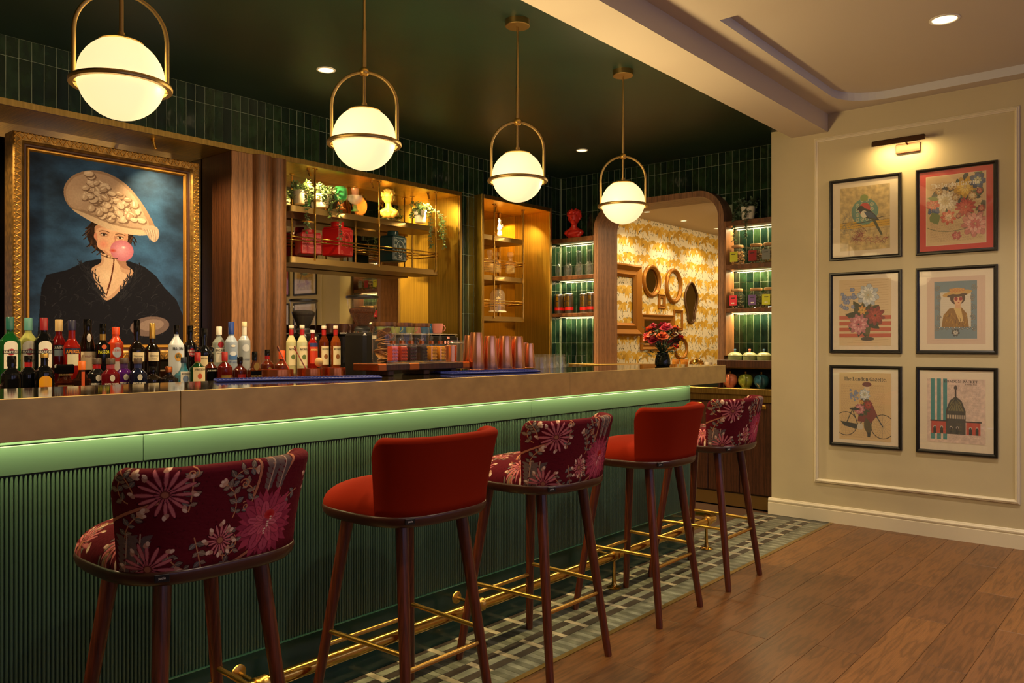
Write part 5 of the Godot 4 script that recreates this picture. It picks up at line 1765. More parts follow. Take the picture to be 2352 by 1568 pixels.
func blob(bones: Array, cell: float, k := 0.012) -> ArrayMesh:
	# surface nets over tapered capsules joined with a smooth minimum; bone = [a, b, ra, rb]
	var lo := Vector3(1e9, 1e9, 1e9)
	var hi := -lo
	for b in bones:
		var r := Vector3.ONE * (maxf(b[2], b[3]) + cell * 3.0)
		lo = lo.min(b[0] - r).min(b[1] - r)
		hi = hi.max(b[0] + r).max(b[1] + r)
	var n := Vector3i(((hi - lo) / cell).ceil()) + Vector3i.ONE
	var f := PackedFloat32Array()
	f.resize(n.x * n.y * n.z)
	f.fill(1.0)
	for b in bones:
		var a0: Vector3 = b[0]
		var d: Vector3 = b[1] - b[0]
		var dd := maxf(d.length_squared(), 1e-9)
		var ra: float = b[2]
		var rb: float = b[3]
		var reach := maxf(ra, rb) + cell * 2.5 + k * 2.0
		var l0 := Vector3i(((a0.min(b[1]) - Vector3.ONE * reach - lo) / cell).floor()).clamp(Vector3i.ZERO, n - Vector3i.ONE)
		var l1 := Vector3i(((a0.max(b[1]) + Vector3.ONE * reach - lo) / cell).ceil()).clamp(Vector3i.ZERO, n - Vector3i.ONE)
		for z in range(l0.z, l1.z + 1):
			for y in range(l0.y, l1.y + 1):
				for x in range(l0.x, l1.x + 1):
					var p := lo + Vector3(x, y, z) * cell - a0
					var t := clampf(p.dot(d) / dd, 0.0, 1.0)
					var q := (p - d * t).length() - lerpf(ra, rb, t)
					var i := (z * n.y + y) * n.x + x
					var h := maxf(k - absf(f[i] - q), 0.0) / k
					f[i] = minf(f[i], q) - h * h * k * 0.25
	var at := PackedInt32Array()
	at.resize(f.size())
	at.fill(-1)
	var g := Geo.new()
	var st := [1, n.x, n.x * n.y]
	for z in n.z - 1:
		for y in n.y - 1:
			for x in n.x - 1:
				var i := (z * n.y + y) * n.x + x
				var c := [f[i], f[i + 1], f[i + st[1]], f[i + st[1] + 1], f[i + st[2]], f[i + st[2] + 1], f[i + st[2] + st[1]], f[i + st[2] + st[1] + 1]]
				var neg := 0
				for q in c:
					if q < 0.0:
						neg += 1
				if neg == 0 or neg == 8:
					continue
				var s := Vector3.ZERO
				var m := 0
				for e in [[0, 1], [2, 3], [4, 5], [6, 7], [0, 2], [1, 3], [4, 6], [5, 7], [0, 4], [1, 5], [2, 6], [3, 7]]:
					var u: float = c[e[0]]
					var w: float = c[e[1]]
					if (u < 0.0) != (w < 0.0):
						var t := u / (u - w)
						var pa := Vector3(e[0] & 1, (e[0] >> 1) & 1, e[0] >> 2)
						var pb := Vector3(e[1] & 1, (e[1] >> 1) & 1, e[1] >> 2)
						s += pa.lerp(pb, t)
						m += 1
				var gr := Vector3(c[1] - c[0] + c[3] - c[2] + c[5] - c[4] + c[7] - c[6], c[2] - c[0] + c[3] - c[1] + c[6] - c[4] + c[7] - c[5], c[4] - c[0] + c[5] - c[1] + c[6] - c[2] + c[7] - c[3])
				at[i] = g.vert(lo + (Vector3(x, y, z) + s / m) * cell, gr)
	for z in range(1, n.z - 1):
		for y in range(1, n.y - 1):
			for x in range(1, n.x - 1):
				var i := (z * n.y + y) * n.x + x
				for ax in 3:
					if (f[i] < 0.0) != (f[i + st[ax]] < 0.0):
						var u: int = st[(ax + 1) % 3]
						var w: int = st[(ax + 2) % 3]
						if at[i] >= 0 and at[i - u] >= 0 and at[i - w] >= 0 and at[i - u - w] >= 0:
							g.quad(at[i], at[i - u], at[i - u - w], at[i - w])
	return g.mesh()

func bust_mesh(h: float, curls: int, seed_: int) -> ArrayMesh:
	# classical head on a draped chest; h = full height, looking along +z
	var k := h / 0.28
	var b := []
	var V := func(x, y, z): return Vector3(x, y, z) * k
	var add := func(a, c, ra, rb): b.append([a, c, ra * k, rb * k])
	add.call(V.call(0, 0.036, 0), V.call(0, 0.05, 0), 0.036, 0.04)
	for sx in [-1.0, 1.0]:
		add.call(V.call(sx * 0.01, 0.086, 0), V.call(sx * 0.066, 0.052, -0.004), 0.026, 0.026)
		add.call(V.call(sx * 0.066, 0.052, -0.004), V.call(sx * 0.040, 0.028, 0.0), 0.026, 0.026)
	add.call(V.call(-0.035, 0.040, 0.022), V.call(0.045, 0.058, 0.020), 0.024, 0.02)
	add.call(V.call(0, 0.085, 0.0), V.call(0.004, 0.135, 0.002), 0.031, 0.029)
	add.call(V.call(0.004, 0.180, 0.0), V.call(0.004, 0.210, -0.008), 0.050, 0.056)
	add.call(V.call(0.004, 0.146, 0.024), V.call(0.004, 0.195, 0.024), 0.027, 0.039)
	add.call(V.call(0.004, 0.200, 0.058), V.call(0.004, 0.174, 0.070), 0.006, 0.008)
	add.call(V.call(-0.010, 0.154, 0.053), V.call(0.018, 0.154, 0.053), 0.007, 0.007)
	add.call(V.call(-0.024, 0.207, 0.054), V.call(0.032, 0.207, 0.054), 0.008, 0.008)
	add.call(V.call(-0.047, 0.176, 0.0), V.call(-0.048, 0.190, 0.0), 0.010, 0.011)
	add.call(V.call(0.055, 0.176, 0.0), V.call(0.056, 0.190, 0.0), 0.010, 0.011)
	var g := RandomNumberGenerator.new()
	g.seed = seed_
	for i in curls:
		var th := TAU * i * 0.618
		var t := g.randf_range(0.0, 1.0)
		var y := 0.20 + 0.068 * t
		var r := 0.061 * sqrt(maxf(0.05, 1.0 - pow((y - 0.212) / 0.062, 2.0)))
		if cos(th) > 0.55 and y < 0.225:
			continue
		var p := Vector3(0.004 + sin(th) * r, y, -0.006 + cos(th) * r) * k
		b.append([p, p + Vector3(g.randf_range(-1, 1), g.randf_range(-1, 1), g.randf_range(-1, 1)) * 0.006 * k, 0.0105 * k, 0.009 * k])
	return blob(b, 0.0042 * k, 0.007 * k)

func leaf_spray(g: Geo, strands: Array, size: float, r: RandomNumberGenerator) -> void:
	for s in strands:
		var n: int = s.size()
		for i in range(1, n):
			var a: Vector3 = s[i - 1]
			var c: Vector3 = s[i]
			var d := (c - a).normalized()
			for q in 2:
				var o := Vector3(r.randf_range(-1, 1), r.randf_range(-0.6, 0.8), r.randf_range(-1, 1)).normalized()
				var dir := (o + d * 0.4).normalized()
				var side := dir.cross(Vector3(r.randf_range(-0.4, 0.4), 1, r.randf_range(-0.4, 0.4))).normalized() * size * 0.46
				var up := side.cross(dir).normalized() * size * 0.14
				var p := a.lerp(c, r.randf())
				var l := dir * size * r.randf_range(0.8, 1.2)
				g.face([p, p + l * 0.35 + side + up, p + l * 0.8 + side * 0.7 + up, p + l])
				g.face([p, p + l, p + l * 0.8 - side * 0.7 + up, p + l * 0.35 - side + up])

func trailing_plant(called: String, label: String, at: Vector3, pot_r: float, pot_h: float, pot_m: Material, crown: int, trails: Array, seed_: int, leaf: Material, size := 0.022) -> Node3D:
	var t := thing(called, label, "potted plant", at)
	var r := RandomNumberGenerator.new()
	r.seed = seed_
	obj(t, "pot", lathe([Vector2(0, 0), Vector2(pot_r * 0.78, 0), Vector2(pot_r * 0.84, pot_h * 0.1), Vector2(pot_r, pot_h), Vector2(pot_r * 0.92, pot_h), Vector2(pot_r * 0.9, pot_h * 0.88), Vector2(0, pot_h * 0.86)], 24), pot_m)
	var strands := []
	for i in crown * 2:
		var an := r.randf() * TAU
		var reach := r.randf_range(0.04, 0.10)
		var rise := r.randf_range(-0.05, 0.08)
		var s := []
		for j in 6:
			var q := j / 5.0
			s.append(Vector3(cos(an) * reach * q * 1.1, pot_h * 0.9 + rise * sin(q * 2.2), sin(an) * reach * q))
		strands.append(s)
	for tr in trails:  # [dx, forward, drop]
		for w in 3:
			var s := []
			var wob := r.randf_range(-0.02, 0.02)
			for j in 13:
				var q := j / 12.0
				var out := minf(q * 3.0, 1.0)
				s.append(Vector3(tr[0] * out + wob * q + r.randf_range(-0.006, 0.006), pot_h + 0.02 * sin(minf(q * 3.0, 1.0) * PI) - tr[2] * maxf(0.0, q - 0.2) * 1.25 * r.randf_range(0.92, 1.0), tr[1] * out + r.randf_range(-0.008, 0.008)))
			strands.append(s)
	var g := Geo.new()
	leaf_spray(g, strands, size, r)
	var st := Geo.new()
	for s in strands:
		st.tube(s, 0.0011, 4, false)
	obj(t, "stem", st.mesh(), mat(rgb(70, 66, 42), 0.7))
	var f := obj(t, "foliage", g.mesh(), leaf)
	f.set_meta("kind", "stuff")
	return t

func hanging_shelf(called: String, label: String, at: Vector3, rods: Array, x0: float, x1: float, levels: Array, railed: Array) -> void:
	var t := thing(called, label, "shelf", at)
	var top := 2.541 - at.y
	var low: float = levels[-1] - 0.058 - at.y
	for x in rods:
		for z in [-4.765, -5.05]:
			obj(t, "rod", rod(Vector3(x - at.x, top, z - at.z), Vector3(x - at.x, low, z - at.z), 0.0072), M.brass_shine)
			obj(t, "rod_rose", lathe([Vector2(0.0, -0.005), Vector2(0.02, -0.005), Vector2(0.02, 0.0)], 16), M.brass_shine, Vector3(x - at.x, top, z - at.z))
		obj(t, "cross_rod", rod(Vector3(x - at.x, low + 0.006, -4.765 - at.z), Vector3(x - at.x, low + 0.006, -5.05 - at.z), 0.0068), M.brass_shine)
	for y in levels:
		var pts := []
		var w := (x1 - x0) * 0.5
		var d := 0.145
		var r := 0.05
		for c in [[1, 1, 0.0], [-1, 1, PI * 0.5], [-1, -1, PI], [1, -1, PI * 1.5]]:
			for i in 6:
				var a: float = c[2] + PI * 0.5 * i / 5.0
				pts.append(Vector2(c[0] * (w - r) + cos(a) * r, c[1] * (d - r) + sin(a) * r))
		var g := Geo.new()
		g.t = Transform3D(Basis(Vector3(1, 0, 0), Vector3(0, 0, 1), Vector3(0, -1, 0)), Vector3((x0 + x1) * 0.5 - at.x, y - 0.042 - at.y, -4.917 - at.z))
		g.extrude(pts, 0.0, 0.042, 0.5)
		obj(t, "shelf_board", g.mesh(), M.brass_old)
		if y in railed:
			for h in [0.098, 0.075]:
				var loop := []
				for p in pts:
					loop.append(Vector3(p.x + (x0 + x1) * 0.5 - at.x, y + h - at.y, p.y * (1.02 if h > 0.09 else 0.96) - 4.917 - at.z))
				obj(t, "guard_rail", Geo.new().tube(loop, 0.0052, 8, false, true).mesh(), M.brass_shine)

func build_alcove_shelves() -> void:
	hanging_shelf("brass_hanging_shelf", "two tier brass hanging shelf with plants and tea caddies", Vector3(4.0, 1.85, -4.9), [3.44, 4.03, 4.635], 3.24, 4.69, [2.301, 1.945], [1.945])
	hanging_shelf("brass_hanging_shelf", "three tier brass hanging shelf with decanters and glass dome", Vector3(5.55, 1.5, -4.9), [5.36, 5.765], 5.12, 5.82, [2.304, 1.945, 1.581], [1.945, 1.581])
	for x in [3.7, 4.3]:
		area_light("shelf_under_lamp", Vector3(x, 2.25, -4.90), Vector3.DOWN, Vector2(0.5, 0.02), WARM, 0.14)
	area_light("shelf_under_lamp", Vector3(5.5, 2.25, -4.90), Vector3.DOWN, Vector2(0.4, 0.02), WARM, 0.12)
	area_light("shelf_under_lamp", Vector3(5.5, 1.893, -4.90), Vector3.DOWN, Vector2(0.4, 0.02), WARM, 0.12)

func caddy(label: String, at: Vector3, w: float, h: float, m: Material, art: Texture2D, turn := 0.0) -> Node3D:
	var t := thing("tea_caddy", label, "tea caddy", at, turn)
	var bh := h * 0.80
	obj(t, "body", Geo.new().box(Vector3(0, bh * 0.5, 0), Vector3(w, bh, w), 0.008).mesh(), m)
	obj(t, "shoulder", Geo.new().box(Vector3(0, bh + 0.004, 0), Vector3(w * 0.9, 0.012, w * 0.9), 0.005).mesh(), m)
	obj(t, "lid", lathe([Vector2(0, bh), Vector2(w * 0.30, bh), Vector2(w * 0.30, h * 0.97), Vector2(w * 0.27, h), Vector2(0, h)], 28), m)
	var pm := mat(Color(1, 1, 1), 0.25)
	pm.albedo_texture = art
	obj(t, "printed_panel", picture_quad(w * 0.92, bh * 0.95), pm, Vector3(0, bh * 0.5, w * 0.5 + 0.001))
	return t

func cameo_art(ground: Color, pale: Color) -> Art:
	var a := Art.new(160, 200, ground)
	for q in [[0.03, 0.03, 0.94, 0.012], [0.03, 0.958, 0.94, 0.012], [0.03, 0.03, 0.015, 0.94], [0.955, 0.03, 0.015, 0.94]]:
		a.rect(q[0], q[1], q[2], q[3], pale)
	for c in [Vector2(0.15, 0.13), Vector2(0.85, 0.13), Vector2(0.14, 0.62), Vector2(0.86, 0.62), Vector2(0.14, 0.88), Vector2(0.86, 0.88), Vector2(0.12, 0.38), Vector2(0.88, 0.38)]:
		var tp := []
		for k in 20:
			tp.append(c + Vector2(cos(k * 0.6), sin(k * 0.6) * 0.8) * 0.10 * (1.0 - k / 22.0))
		a.line(tp, 0.018, pale)
	a.ell(0.5, 0.42, 0.30, 0.29, pale)
	a.ell(0.5, 0.42, 0.275, 0.265, ground)
	for i in 22:
		a.line([Vector2(0.27, 0.24 + i * 0.017), Vector2(0.73, 0.24 + i * 0.017)], 0.005, ground.lerp(pale, 0.35))
	a.ell(0.49, 0.36, 0.11, 0.11, ground.lerp(pale, 0.75))
	a.poly([Vector2(0.42, 0.42), Vector2(0.56, 0.42), Vector2(0.62, 0.58), Vector2(0.36, 0.58)], ground.lerp(pale, 0.65))
	a.ell(0.53, 0.31, 0.12, 0.07, ground.darkened(0.3))
	return a

func goblet(label: String, at: Vector3, prof: Array, parts: Array) -> void:
	var t := thing("coloured_goblet", label, "goblet", at)
	for p in parts:
		obj(t, p[0], lathe(smooth(p[1], 3), 24), p[2])

func build_alcove_things() -> void:
	var z := -4.92
	var ys := 2.302
	var pot := mat(rgb(178, 170, 150), 0.6)
	trailing_plant("trailing_plant", "eucalyptus plant in pale pot beside the walnut column", Vector3(on_z(690, 450, z).x, ys, z), 0.055, 0.10, pot, 22, [[-0.06, 0.16, 0.34], [0.10, 0.15, 0.10]], 5, M.leaf_a)
	trailing_plant("trailing_plant", "eucalyptus plant in pale pot trailing over the red caddies", Vector3(on_z(740, 450, z).x, ys, z), 0.055, 0.10, pot, 24, [[0.03, 0.17, 0.36], [-0.05, 0.17, 0.22]], 6, M.leaf_a)
	trailing_plant("trailing_plant", "eucalyptus plant in white pot hanging over the teal caddy shelf end", Vector3(on_z(966, 490, z).x, ys, z), 0.055, 0.10, mat(rgb(196, 192, 182), 0.6), 22, [[-0.04, 0.17, 0.36], [0.12, 0.15, 0.33], [0.16, 0.08, 0.24]], 7, M.leaf_a)
	var gg := glass(rgb(60, 170, 100), 0.45)
	var gp := glass(rgb(240, 170, 140), 0.35)
	var ga := glass(rgb(230, 150, 80), 0.5)
	goblet("green ribbed glass goblet with amber stem", Vector3(on_z(773, 470, z).x, ys, z + 0.05), [], [["stem", [Vector2(0, 0), Vector2(0.038, 0.001), Vector2(0.02, 0.012), Vector2(0.016, 0.03), Vector2(0.022, 0.05), Vector2(0.0, 0.056)], ga], ["bowl", [Vector2(0.0, 0.055), Vector2(0.03, 0.062), Vector2(0.050, 0.09), Vector2(0.051, 0.125), Vector2(0.043, 0.165)], gg]])
	goblet("pink and clear glass goblet with green foot", Vector3(on_z(806, 470, z).x, ys, z + 0.05), [], [["foot", [Vector2(0, 0), Vector2(0.03, 0.001), Vector2(0.018, 0.02), Vector2(0.015, 0.045), Vector2(0, 0.05)], gg], ["bowl", [Vector2(0, 0.05), Vector2(0.03, 0.06), Vector2(0.055, 0.085), Vector2(0.058, 0.115), Vector2(0.05, 0.118)], glass(rgb(230, 226, 214), 0.4)], ["rim_cup", [Vector2(0.024, 0.118), Vector2(0.025, 0.14), Vector2(0.028, 0.175)], gp]])
	var ub := thing("yellow_bust", "small pale yellow resin bust with wound hair on the upper brass shelf", "bust", Vector3(on_z(893, 470, z).x, ys, z), 2.3)
	obj(ub, "figure", bust_mesh(0.235, 40, 4), mat(rgb(176, 146, 62), 0.5, 0.0, {"subsurf_scatter_enabled": true, "subsurf_scatter_strength": 0.3}))
	var am := thing("amber_disc", "amber glass disc vase leaning at the mirror behind the goblets", "vase", Vector3(on_z(826, 480, -5.0).x, ys, -5.0))
	var dg := Geo.new()
	dg.t = Transform3D(Basis(Vector3(1, 0, 0), Vector3(0, 0, 1), Vector3(0, -1, 0)), Vector3(0, 0.075, 0))
	dg.lathe(smooth([Vector2(0, -0.012), Vector2(0.06, -0.01), Vector2(0.074, 0), Vector2(0.06, 0.01), Vector2(0, 0.012)], 3), 30)
	obj(am, "disc", dg.mesh(), glass(rgb(150, 84, 30), 0.7))
	obj(am, "foot", cbox(Vector3(0.04, 0.008, 0.03), 0.002), M.brass, Vector3(0, 0.004, 0))
	ys = 1.946
	var red := mat(rgb(178, 26, 24), 0.3)
	var ra := cameo_art(rgb(160, 20, 22), rgb(196, 84, 74))
	caddy("short red tea caddy with round lid under the trailing plant", Vector3(on_z(708, 550, -4.95).x, ys, -4.95), 0.155, 0.185, red, ra.tex(), -0.3)
	var c2 := caddy("tall red tea caddy with a cameo panel on the lower brass shelf", Vector3(on_z(775, 550, -4.87).x, ys, -4.87), 0.165, 0.255, red, ra.tex(), 0.25)
	var c3 := caddy("teal tea caddy printed with a cameo and white numeral", Vector3(on_z(902, 560, -4.87).x, ys, -4.87), 0.158, 0.245, mat(rgb(24, 50, 52), 0.25), cameo_art(rgb(28, 54, 58), rgb(176, 184, 172)).tex(), 0.12)
	var pl := obj(c3, "numeral_plate", Geo.new().extrude(range(24).map(func(i): return Vector2(cos(TAU * i / 24.0) * 0.036, sin(TAU * i / 24.0) * 0.024)), 0, 0.001).mesh(), mat(rgb(20, 42, 44), 0.3), Vector3(0, 0.038, 0.0805))
	obj(pl, "lettering", lettering("2d", 0.028, 0.0, true, true), M.white, Vector3(0, 0, 0.002))
	# decanter alcove
	z = -4.90
	var hb := []
	for f in [[-0.026, 0.125, 0.0075], [-0.010, 0.145, 0.008], [0.007, 0.15, 0.008], [0.023, 0.135, 0.0075]]:
		hb.append([Vector3(f[0] * 0.8, 0.075, 0), Vector3(f[0], f[1] * 0.8 + 0.01, 0.003), f[2] + 0.002, f[2]])
		hb.append([Vector3(f[0], f[1] * 0.8 + 0.01, 0.003), Vector3(f[0] * 1.15, f[1], -0.006), f[2], f[2] * 0.75])
	hb.append([Vector3(0.026, 0.045, 0.004), Vector3(0.046, 0.078, 0.012), 0.011, 0.009])
	hb.append([Vector3(0.046, 0.078, 0.012), Vector3(0.052, 0.098, 0.012), 0.009, 0.007])
	hb.append([Vector3(-0.010, 0.05, 0), Vector3(-0.008, 0.078, 0), 0.021, 0.017])
	hb.append([Vector3(0.010, 0.05, 0), Vector3(0.010, 0.078, 0), 0.021, 0.016])
	hb.append([Vector3(0, 0.0, 0), Vector3(0, 0.045, 0), 0.024, 0.018])
	var hand := thing("porcelain_hand", "white porcelain upright hand on the top decanter shelf", "sculpture", Vector3(on_z(1148, 515, z).x, 2.305, z), 0.5)
	obj(hand, "figure", blob(hb, 0.0035, 0.006), mat(rgb(196, 188, 170), 0.3))
	ys = 1.946
	var cg := glass(Color(1.0, 0.97, 0.86), 0.07)
	for i in 3:
		var d := thing("crystal_decanter", ["cut crystal decanter with faceted stopper by the alcove edge", "cut crystal decanter with tall square stopper between two others", "cut crystal decanter with flat square stopper beside the brass side"][i], "decanter", Vector3(on_z([1119, 1144, 1165][i], 600, z).x, ys, z + [0.03, -0.03, 0.04][i]), 0.3 * i, "crystal decanters")
		obj(d, "body", Geo.new().box(Vector3(0, 0.055, 0), Vector3(0.085, 0.11, 0.085), 0.012).mesh(), cg)
		obj(d, "whisky", Geo.new().box(Vector3(0, 0.04, 0), Vector3(0.072, 0.07, 0.072), 0.008).mesh(), glass(rgb(230, 190, 90), 0.35))
		obj(d, "neck", lathe([Vector2(0.03, 0.108), Vector2(0.017, 0.125), Vector2(0.016, 0.14), Vector2(0.026, 0.15)], 16), cg)
		obj(d, "stopper", lathe([Vector2(0.012, 0.15), Vector2(0.022, 0.16), Vector2(0.03, 0.175), Vector2(0.024, 0.195), Vector2(0, 0.20)], 8) if i == 0 else Geo.new().box(Vector3(0, 0.178, 0), Vector3(0.058, 0.045, 0.058), 0.010).mesh(), cg)
	ys = 1.582
	var cl := thing("glass_cloche", "clear glass dome over a white flower on the low decanter shelf", "cloche", Vector3(on_z(1139, 690, z).x, ys, z + 0.02))
	obj(cl, "base", lathe([Vector2(0, 0), Vector2(0.082, 0), Vector2(0.084, 0.006), Vector2(0.078, 0.012), Vector2(0, 0.012)], 28), mat(rgb(228, 214, 180), 0.3))
	obj(cl, "dome", lathe(smooth([Vector2(0.072, 0.012), Vector2(0.072, 0.13), Vector2(0.066, 0.175), Vector2(0.045, 0.205), Vector2(0.012, 0.218), Vector2(0, 0.219)], 4), 28), cg)
	obj(cl, "stem", rod(Vector3(0, 0.012, 0), Vector3(0.004, 0.12, 0), 0.003), M.brass)
	var pg := Geo.new()
	for i in 14:
		var a := TAU * i / 7.0 + (0.4 if i > 6 else 0.0)
		var up := 0.35 if i < 7 else 0.9
		var dir := Vector3(cos(a), up, sin(a)).normalized()
		var sd := dir.cross(Vector3.UP).normalized() * 0.011
		var p := Vector3(0.004, 0.118, 0)
		pg.face([p, p + dir * 0.025 + sd, p + dir * 0.046, p + dir * 0.025 - sd])
	obj(cl, "flower", pg.mesh(), mat(rgb(240, 226, 190), 0.5))

func wine_glass(parent: Node3D, h: float, r: float) -> void:  # upside down, bowl on the shelf
	obj(parent, "bowl", lathe(smooth([Vector2(r * 0.72, 0), Vector2(r, h * 0.22), Vector2(r * 0.9, h * 0.38), Vector2(r * 0.35, h * 0.5), Vector2(0.004, h * 0.54)], 3), 18), M.clear)
	obj(parent, "stem", rod(Vector3(0, h * 0.52, 0), Vector3(0, h * 0.97, 0), 0.0042, 0.004, 8), M.clear)
	obj(parent, "foot", lathe([Vector2(0.004, h * 0.96), Vector2(r * 0.5, h * 0.985), Vector2(r * 0.9, h * 0.99), Vector2(r * 0.9, h), Vector2(0, h)], 18), M.clear)

func build_end_shelf_things() -> void:
	# red bust over the glass shelf
	var rb := thing("red_bust", "glossy coral red classical bust on top of the glass shelves", "bust", Vector3(6.2, 2.296, on_x(1318, 515, 6.2).z), -1.25)
	obj(rb, "figure", bust_mesh(0.285, 70, 2), mat(rgb(206, 50, 38), 0.28))
	# flutes on the shelf
	var n := 0
	for px in [1262, 1274, 1287, 1299, 1312, 1324, 1336, 1348, 1359]:
		var zz := on_x(px, 600, 6.2).z
		if zz < -4.69:
			continue
		var w := thing("wine_glass", "clear stemmed glass upside down on the upper lit shelf", "wine glass", Vector3(6.17 + 0.05 * (n % 2), 1.940, clampf(zz, -4.66, -4.27)), 0.0, "upturned glasses on the shelf")
		wine_glass(w, 0.23, 0.032)
		n += 1
	# dark tins with gold windows and a red band
	var tin := mat(rgb(52, 40, 24), 0.35)
	n = 0
	for px in [1278, 1296, 1311, 1336, 1361]:
		var zz := clampf(on_x(px, 690, 6.2).z, -4.66, -4.275)
		var t := thing("tea_tin", "dark round tin with gold windows and a red band", "tin", Vector3(6.174 + (0.064 if n % 2 else 0.0), 1.584, zz), -PI * 0.5 + 0.25, "dark tins on the lit shelf")
		n += 1
		var r := 0.041
		obj(t, "body", lathe([Vector2(0, 0), Vector2(r, 0.0), Vector2(r, 0.165), Vector2(0, 0.165)], 24), tin)
		obj(t, "lid", lathe([Vector2(r + 0.001, 0.165), Vector2(r + 0.001, 0.182), Vector2(r - 0.003, 0.185), Vector2(0, 0.185)], 24), M.steel)
		obj(t, "band", lathe([Vector2(r + 0.0006, 0.028), Vector2(r + 0.0006, 0.056)], 24), mat(rgb(176, 22, 20), 0.35))
		for y in [0.066, 0.118]:
			obj(t, "gold_window", arc_label(r + 0.0008, 0.024, y, y + 0.042), M.brass_shine)
	# glasses drying on the corner counter
	n = 0
	for px in [1262, 1279, 1293, 1306, 1322, 1338, 1353]:
		var q := on_x(px, 830, [6.0, 6.12][n % 2])
		q.z = clampf(q.z, -4.98, -4.27)
		var w := thing("stemmed_glass", "clear stemmed glass upside down on the corner counter", "wine glass", Vector3(q.x, 1.032, q.z), 0.0, "upturned glasses on the corner counter")
		wine_glass(w, 0.155, 0.036)
		n += 1
	# jar shelves
	trailing_plant("face_pot_plant", "trailing plant in a white face pot on top of the jar shelves", Vector3(6.19, 2.296, on_x(1718, 480, 6.19).z), 0.058, 0.105, mat(rgb(206, 204, 196), 0.5), 26, [[-0.05, -0.10, 0.30], [-0.09, 0.02, 0.28], [0.0, -0.05, 0.10]], 17, M.leaf_b)
	var lids := mat(rgb(176, 132, 84), 0.6)
	var jars := [[1694, 0, rgb(190, 190, 40), "lime green label", 1.940], [1737, 0, rgb(150, 18, 32), "crimson label", 1.940], [1768, 0, rgb(120, 124, 130), "grey label", 1.940], [1693, 1, rgb(214, 44, 62), "pink red label", 1.584], [1737, 1, rgb(104, 76, 140), "purple label", 1.584], [1769, 1, rgb(186, 190, 40), "yellow green label", 1.584]]
	var content := [rgb(196, 150, 96), rgb(120, 84, 40), rgb(150, 120, 60), rgb(90, 84, 50), rgb(70, 76, 36), rgb(120, 110, 44)]
	for i in jars.size():
		var j: Array = jars[i]
		var zz := minf(on_x(j[0], 600, 6.2).z, -2.555)
		var t := thing("spice_jar", "square glass spice jar with wooden lid and %s" % j[3], "jar", Vector3(6.20, j[4], zz), -PI * 0.5, "spice jars on the lit shelves")
		obj(t, "jar", Geo.new().box(Vector3(0, 0.062, 0), Vector3(0.105, 0.124, 0.105), 0.02).mesh(), M.clear)
		obj(t, "neck", lathe([Vector2(0.046, 0.118), Vector2(0.042, 0.130), Vector2(0.042, 0.140)], 20), M.clear)
		obj(t, "lid", lathe([Vector2(0, 0.138), Vector2(0.047, 0.138), Vector2(0.048, 0.154), Vector2(0.045, 0.158), Vector2(0, 0.158)], 20), lids)
		var cg := Geo.new()
		var r := RandomNumberGenerator.new()
		r.seed = i + 40
		for k in 90:
			cg.t = Transform3D(Basis.from_euler(Vector3(r.randf() * 6, r.randf() * 6, 0)), Vector3(r.randf_range(-0.042, 0.042), r.randf_range(0.008, 0.105), r.randf_range(-0.042, 0.042)))
			cg.box(Vector3.ZERO, Vector3(0.020, 0.008, 0.013), 0.003)
		var f := obj(t, "dried_tea", cg.mesh(), mat(content[i], 0.7))
		f.set_meta("kind", "stuff")
		obj(t, "label", Geo.new().box(Vector3(-0.012 if j[1] else -0.008, 0.062, 0.0535), Vector3(0.066, 0.082, 0.001)).mesh(), mat(j[2], 0.6))
		obj(t, "label_mark", Geo.new().box(Vector3(-0.01, 0.082, 0.0546), Vector3(0.034, 0.006, 0.0008)).mesh(), M.ink)
		if j[1]:
			for sx in [-0.018, -0.004]:
				obj(t, "label_dot", Geo.new().extrude(range(14).map(func(k): return Vector2(sx + cos(TAU * k / 14.0) * 0.0055, 0.040 + sin(TAU * k / 14.0) * 0.0055)), 0.0542, 0.0548).mesh(), M.white)
	# dark riser on the cabinet with teapots below and lidded bowls above
	var z0 := -2.955
	var z1 := -2.475
	var ri := thing("walnut_riser", "dark walnut riser tray on the brass worktop over the teapots", "riser", Vector3(6.16, 0.94, (z0 + z1) * 0.5))
	var hz := (z1 - z0) * 0.5
	obj(ri, "tray_board", cbox(Vector3(0.22, 0.02, hz * 2), 0.002), M.walnut_dark, Vector3(0, 0.172, 0))
	obj(ri, "tray_lip", cbox(Vector3(0.014, 0.062, hz * 2), 0.003), M.walnut_dark, Vector3(-0.107, 0.193, 0))
	obj(ri, "tray_lip", cbox(Vector3(0.20, 0.062, 0.014), 0.003), M.walnut_dark, Vector3(0, 0.193, -hz + 0.007))
	obj(ri, "side", cbox(Vector3(0.20, 0.164, 0.016), 0.002), M.walnut_dark, Vector3(0, 0.082, hz - 0.008))
	obj(ri, "side", cbox(Vector3(0.20, 0.164, 0.016), 0.002), M.walnut_dark, Vector3(0, 0.082, -hz + 0.008))
	obj(ri, "back", cbox(Vector3(0.012, 0.164, hz * 2), 0.002), M.black_matt, Vector3(0.10, 0.082, 0))
	obj(ri, "brass_edge", cbox(Vector3(0.006, 0.006, hz * 2 - 0.08)), M.brass_shine, Vector3(-0.112, 0.160, 0.02))
	var bc := [rgb(70, 110, 150), rgb(206, 120, 96), rgb(70, 110, 150)]
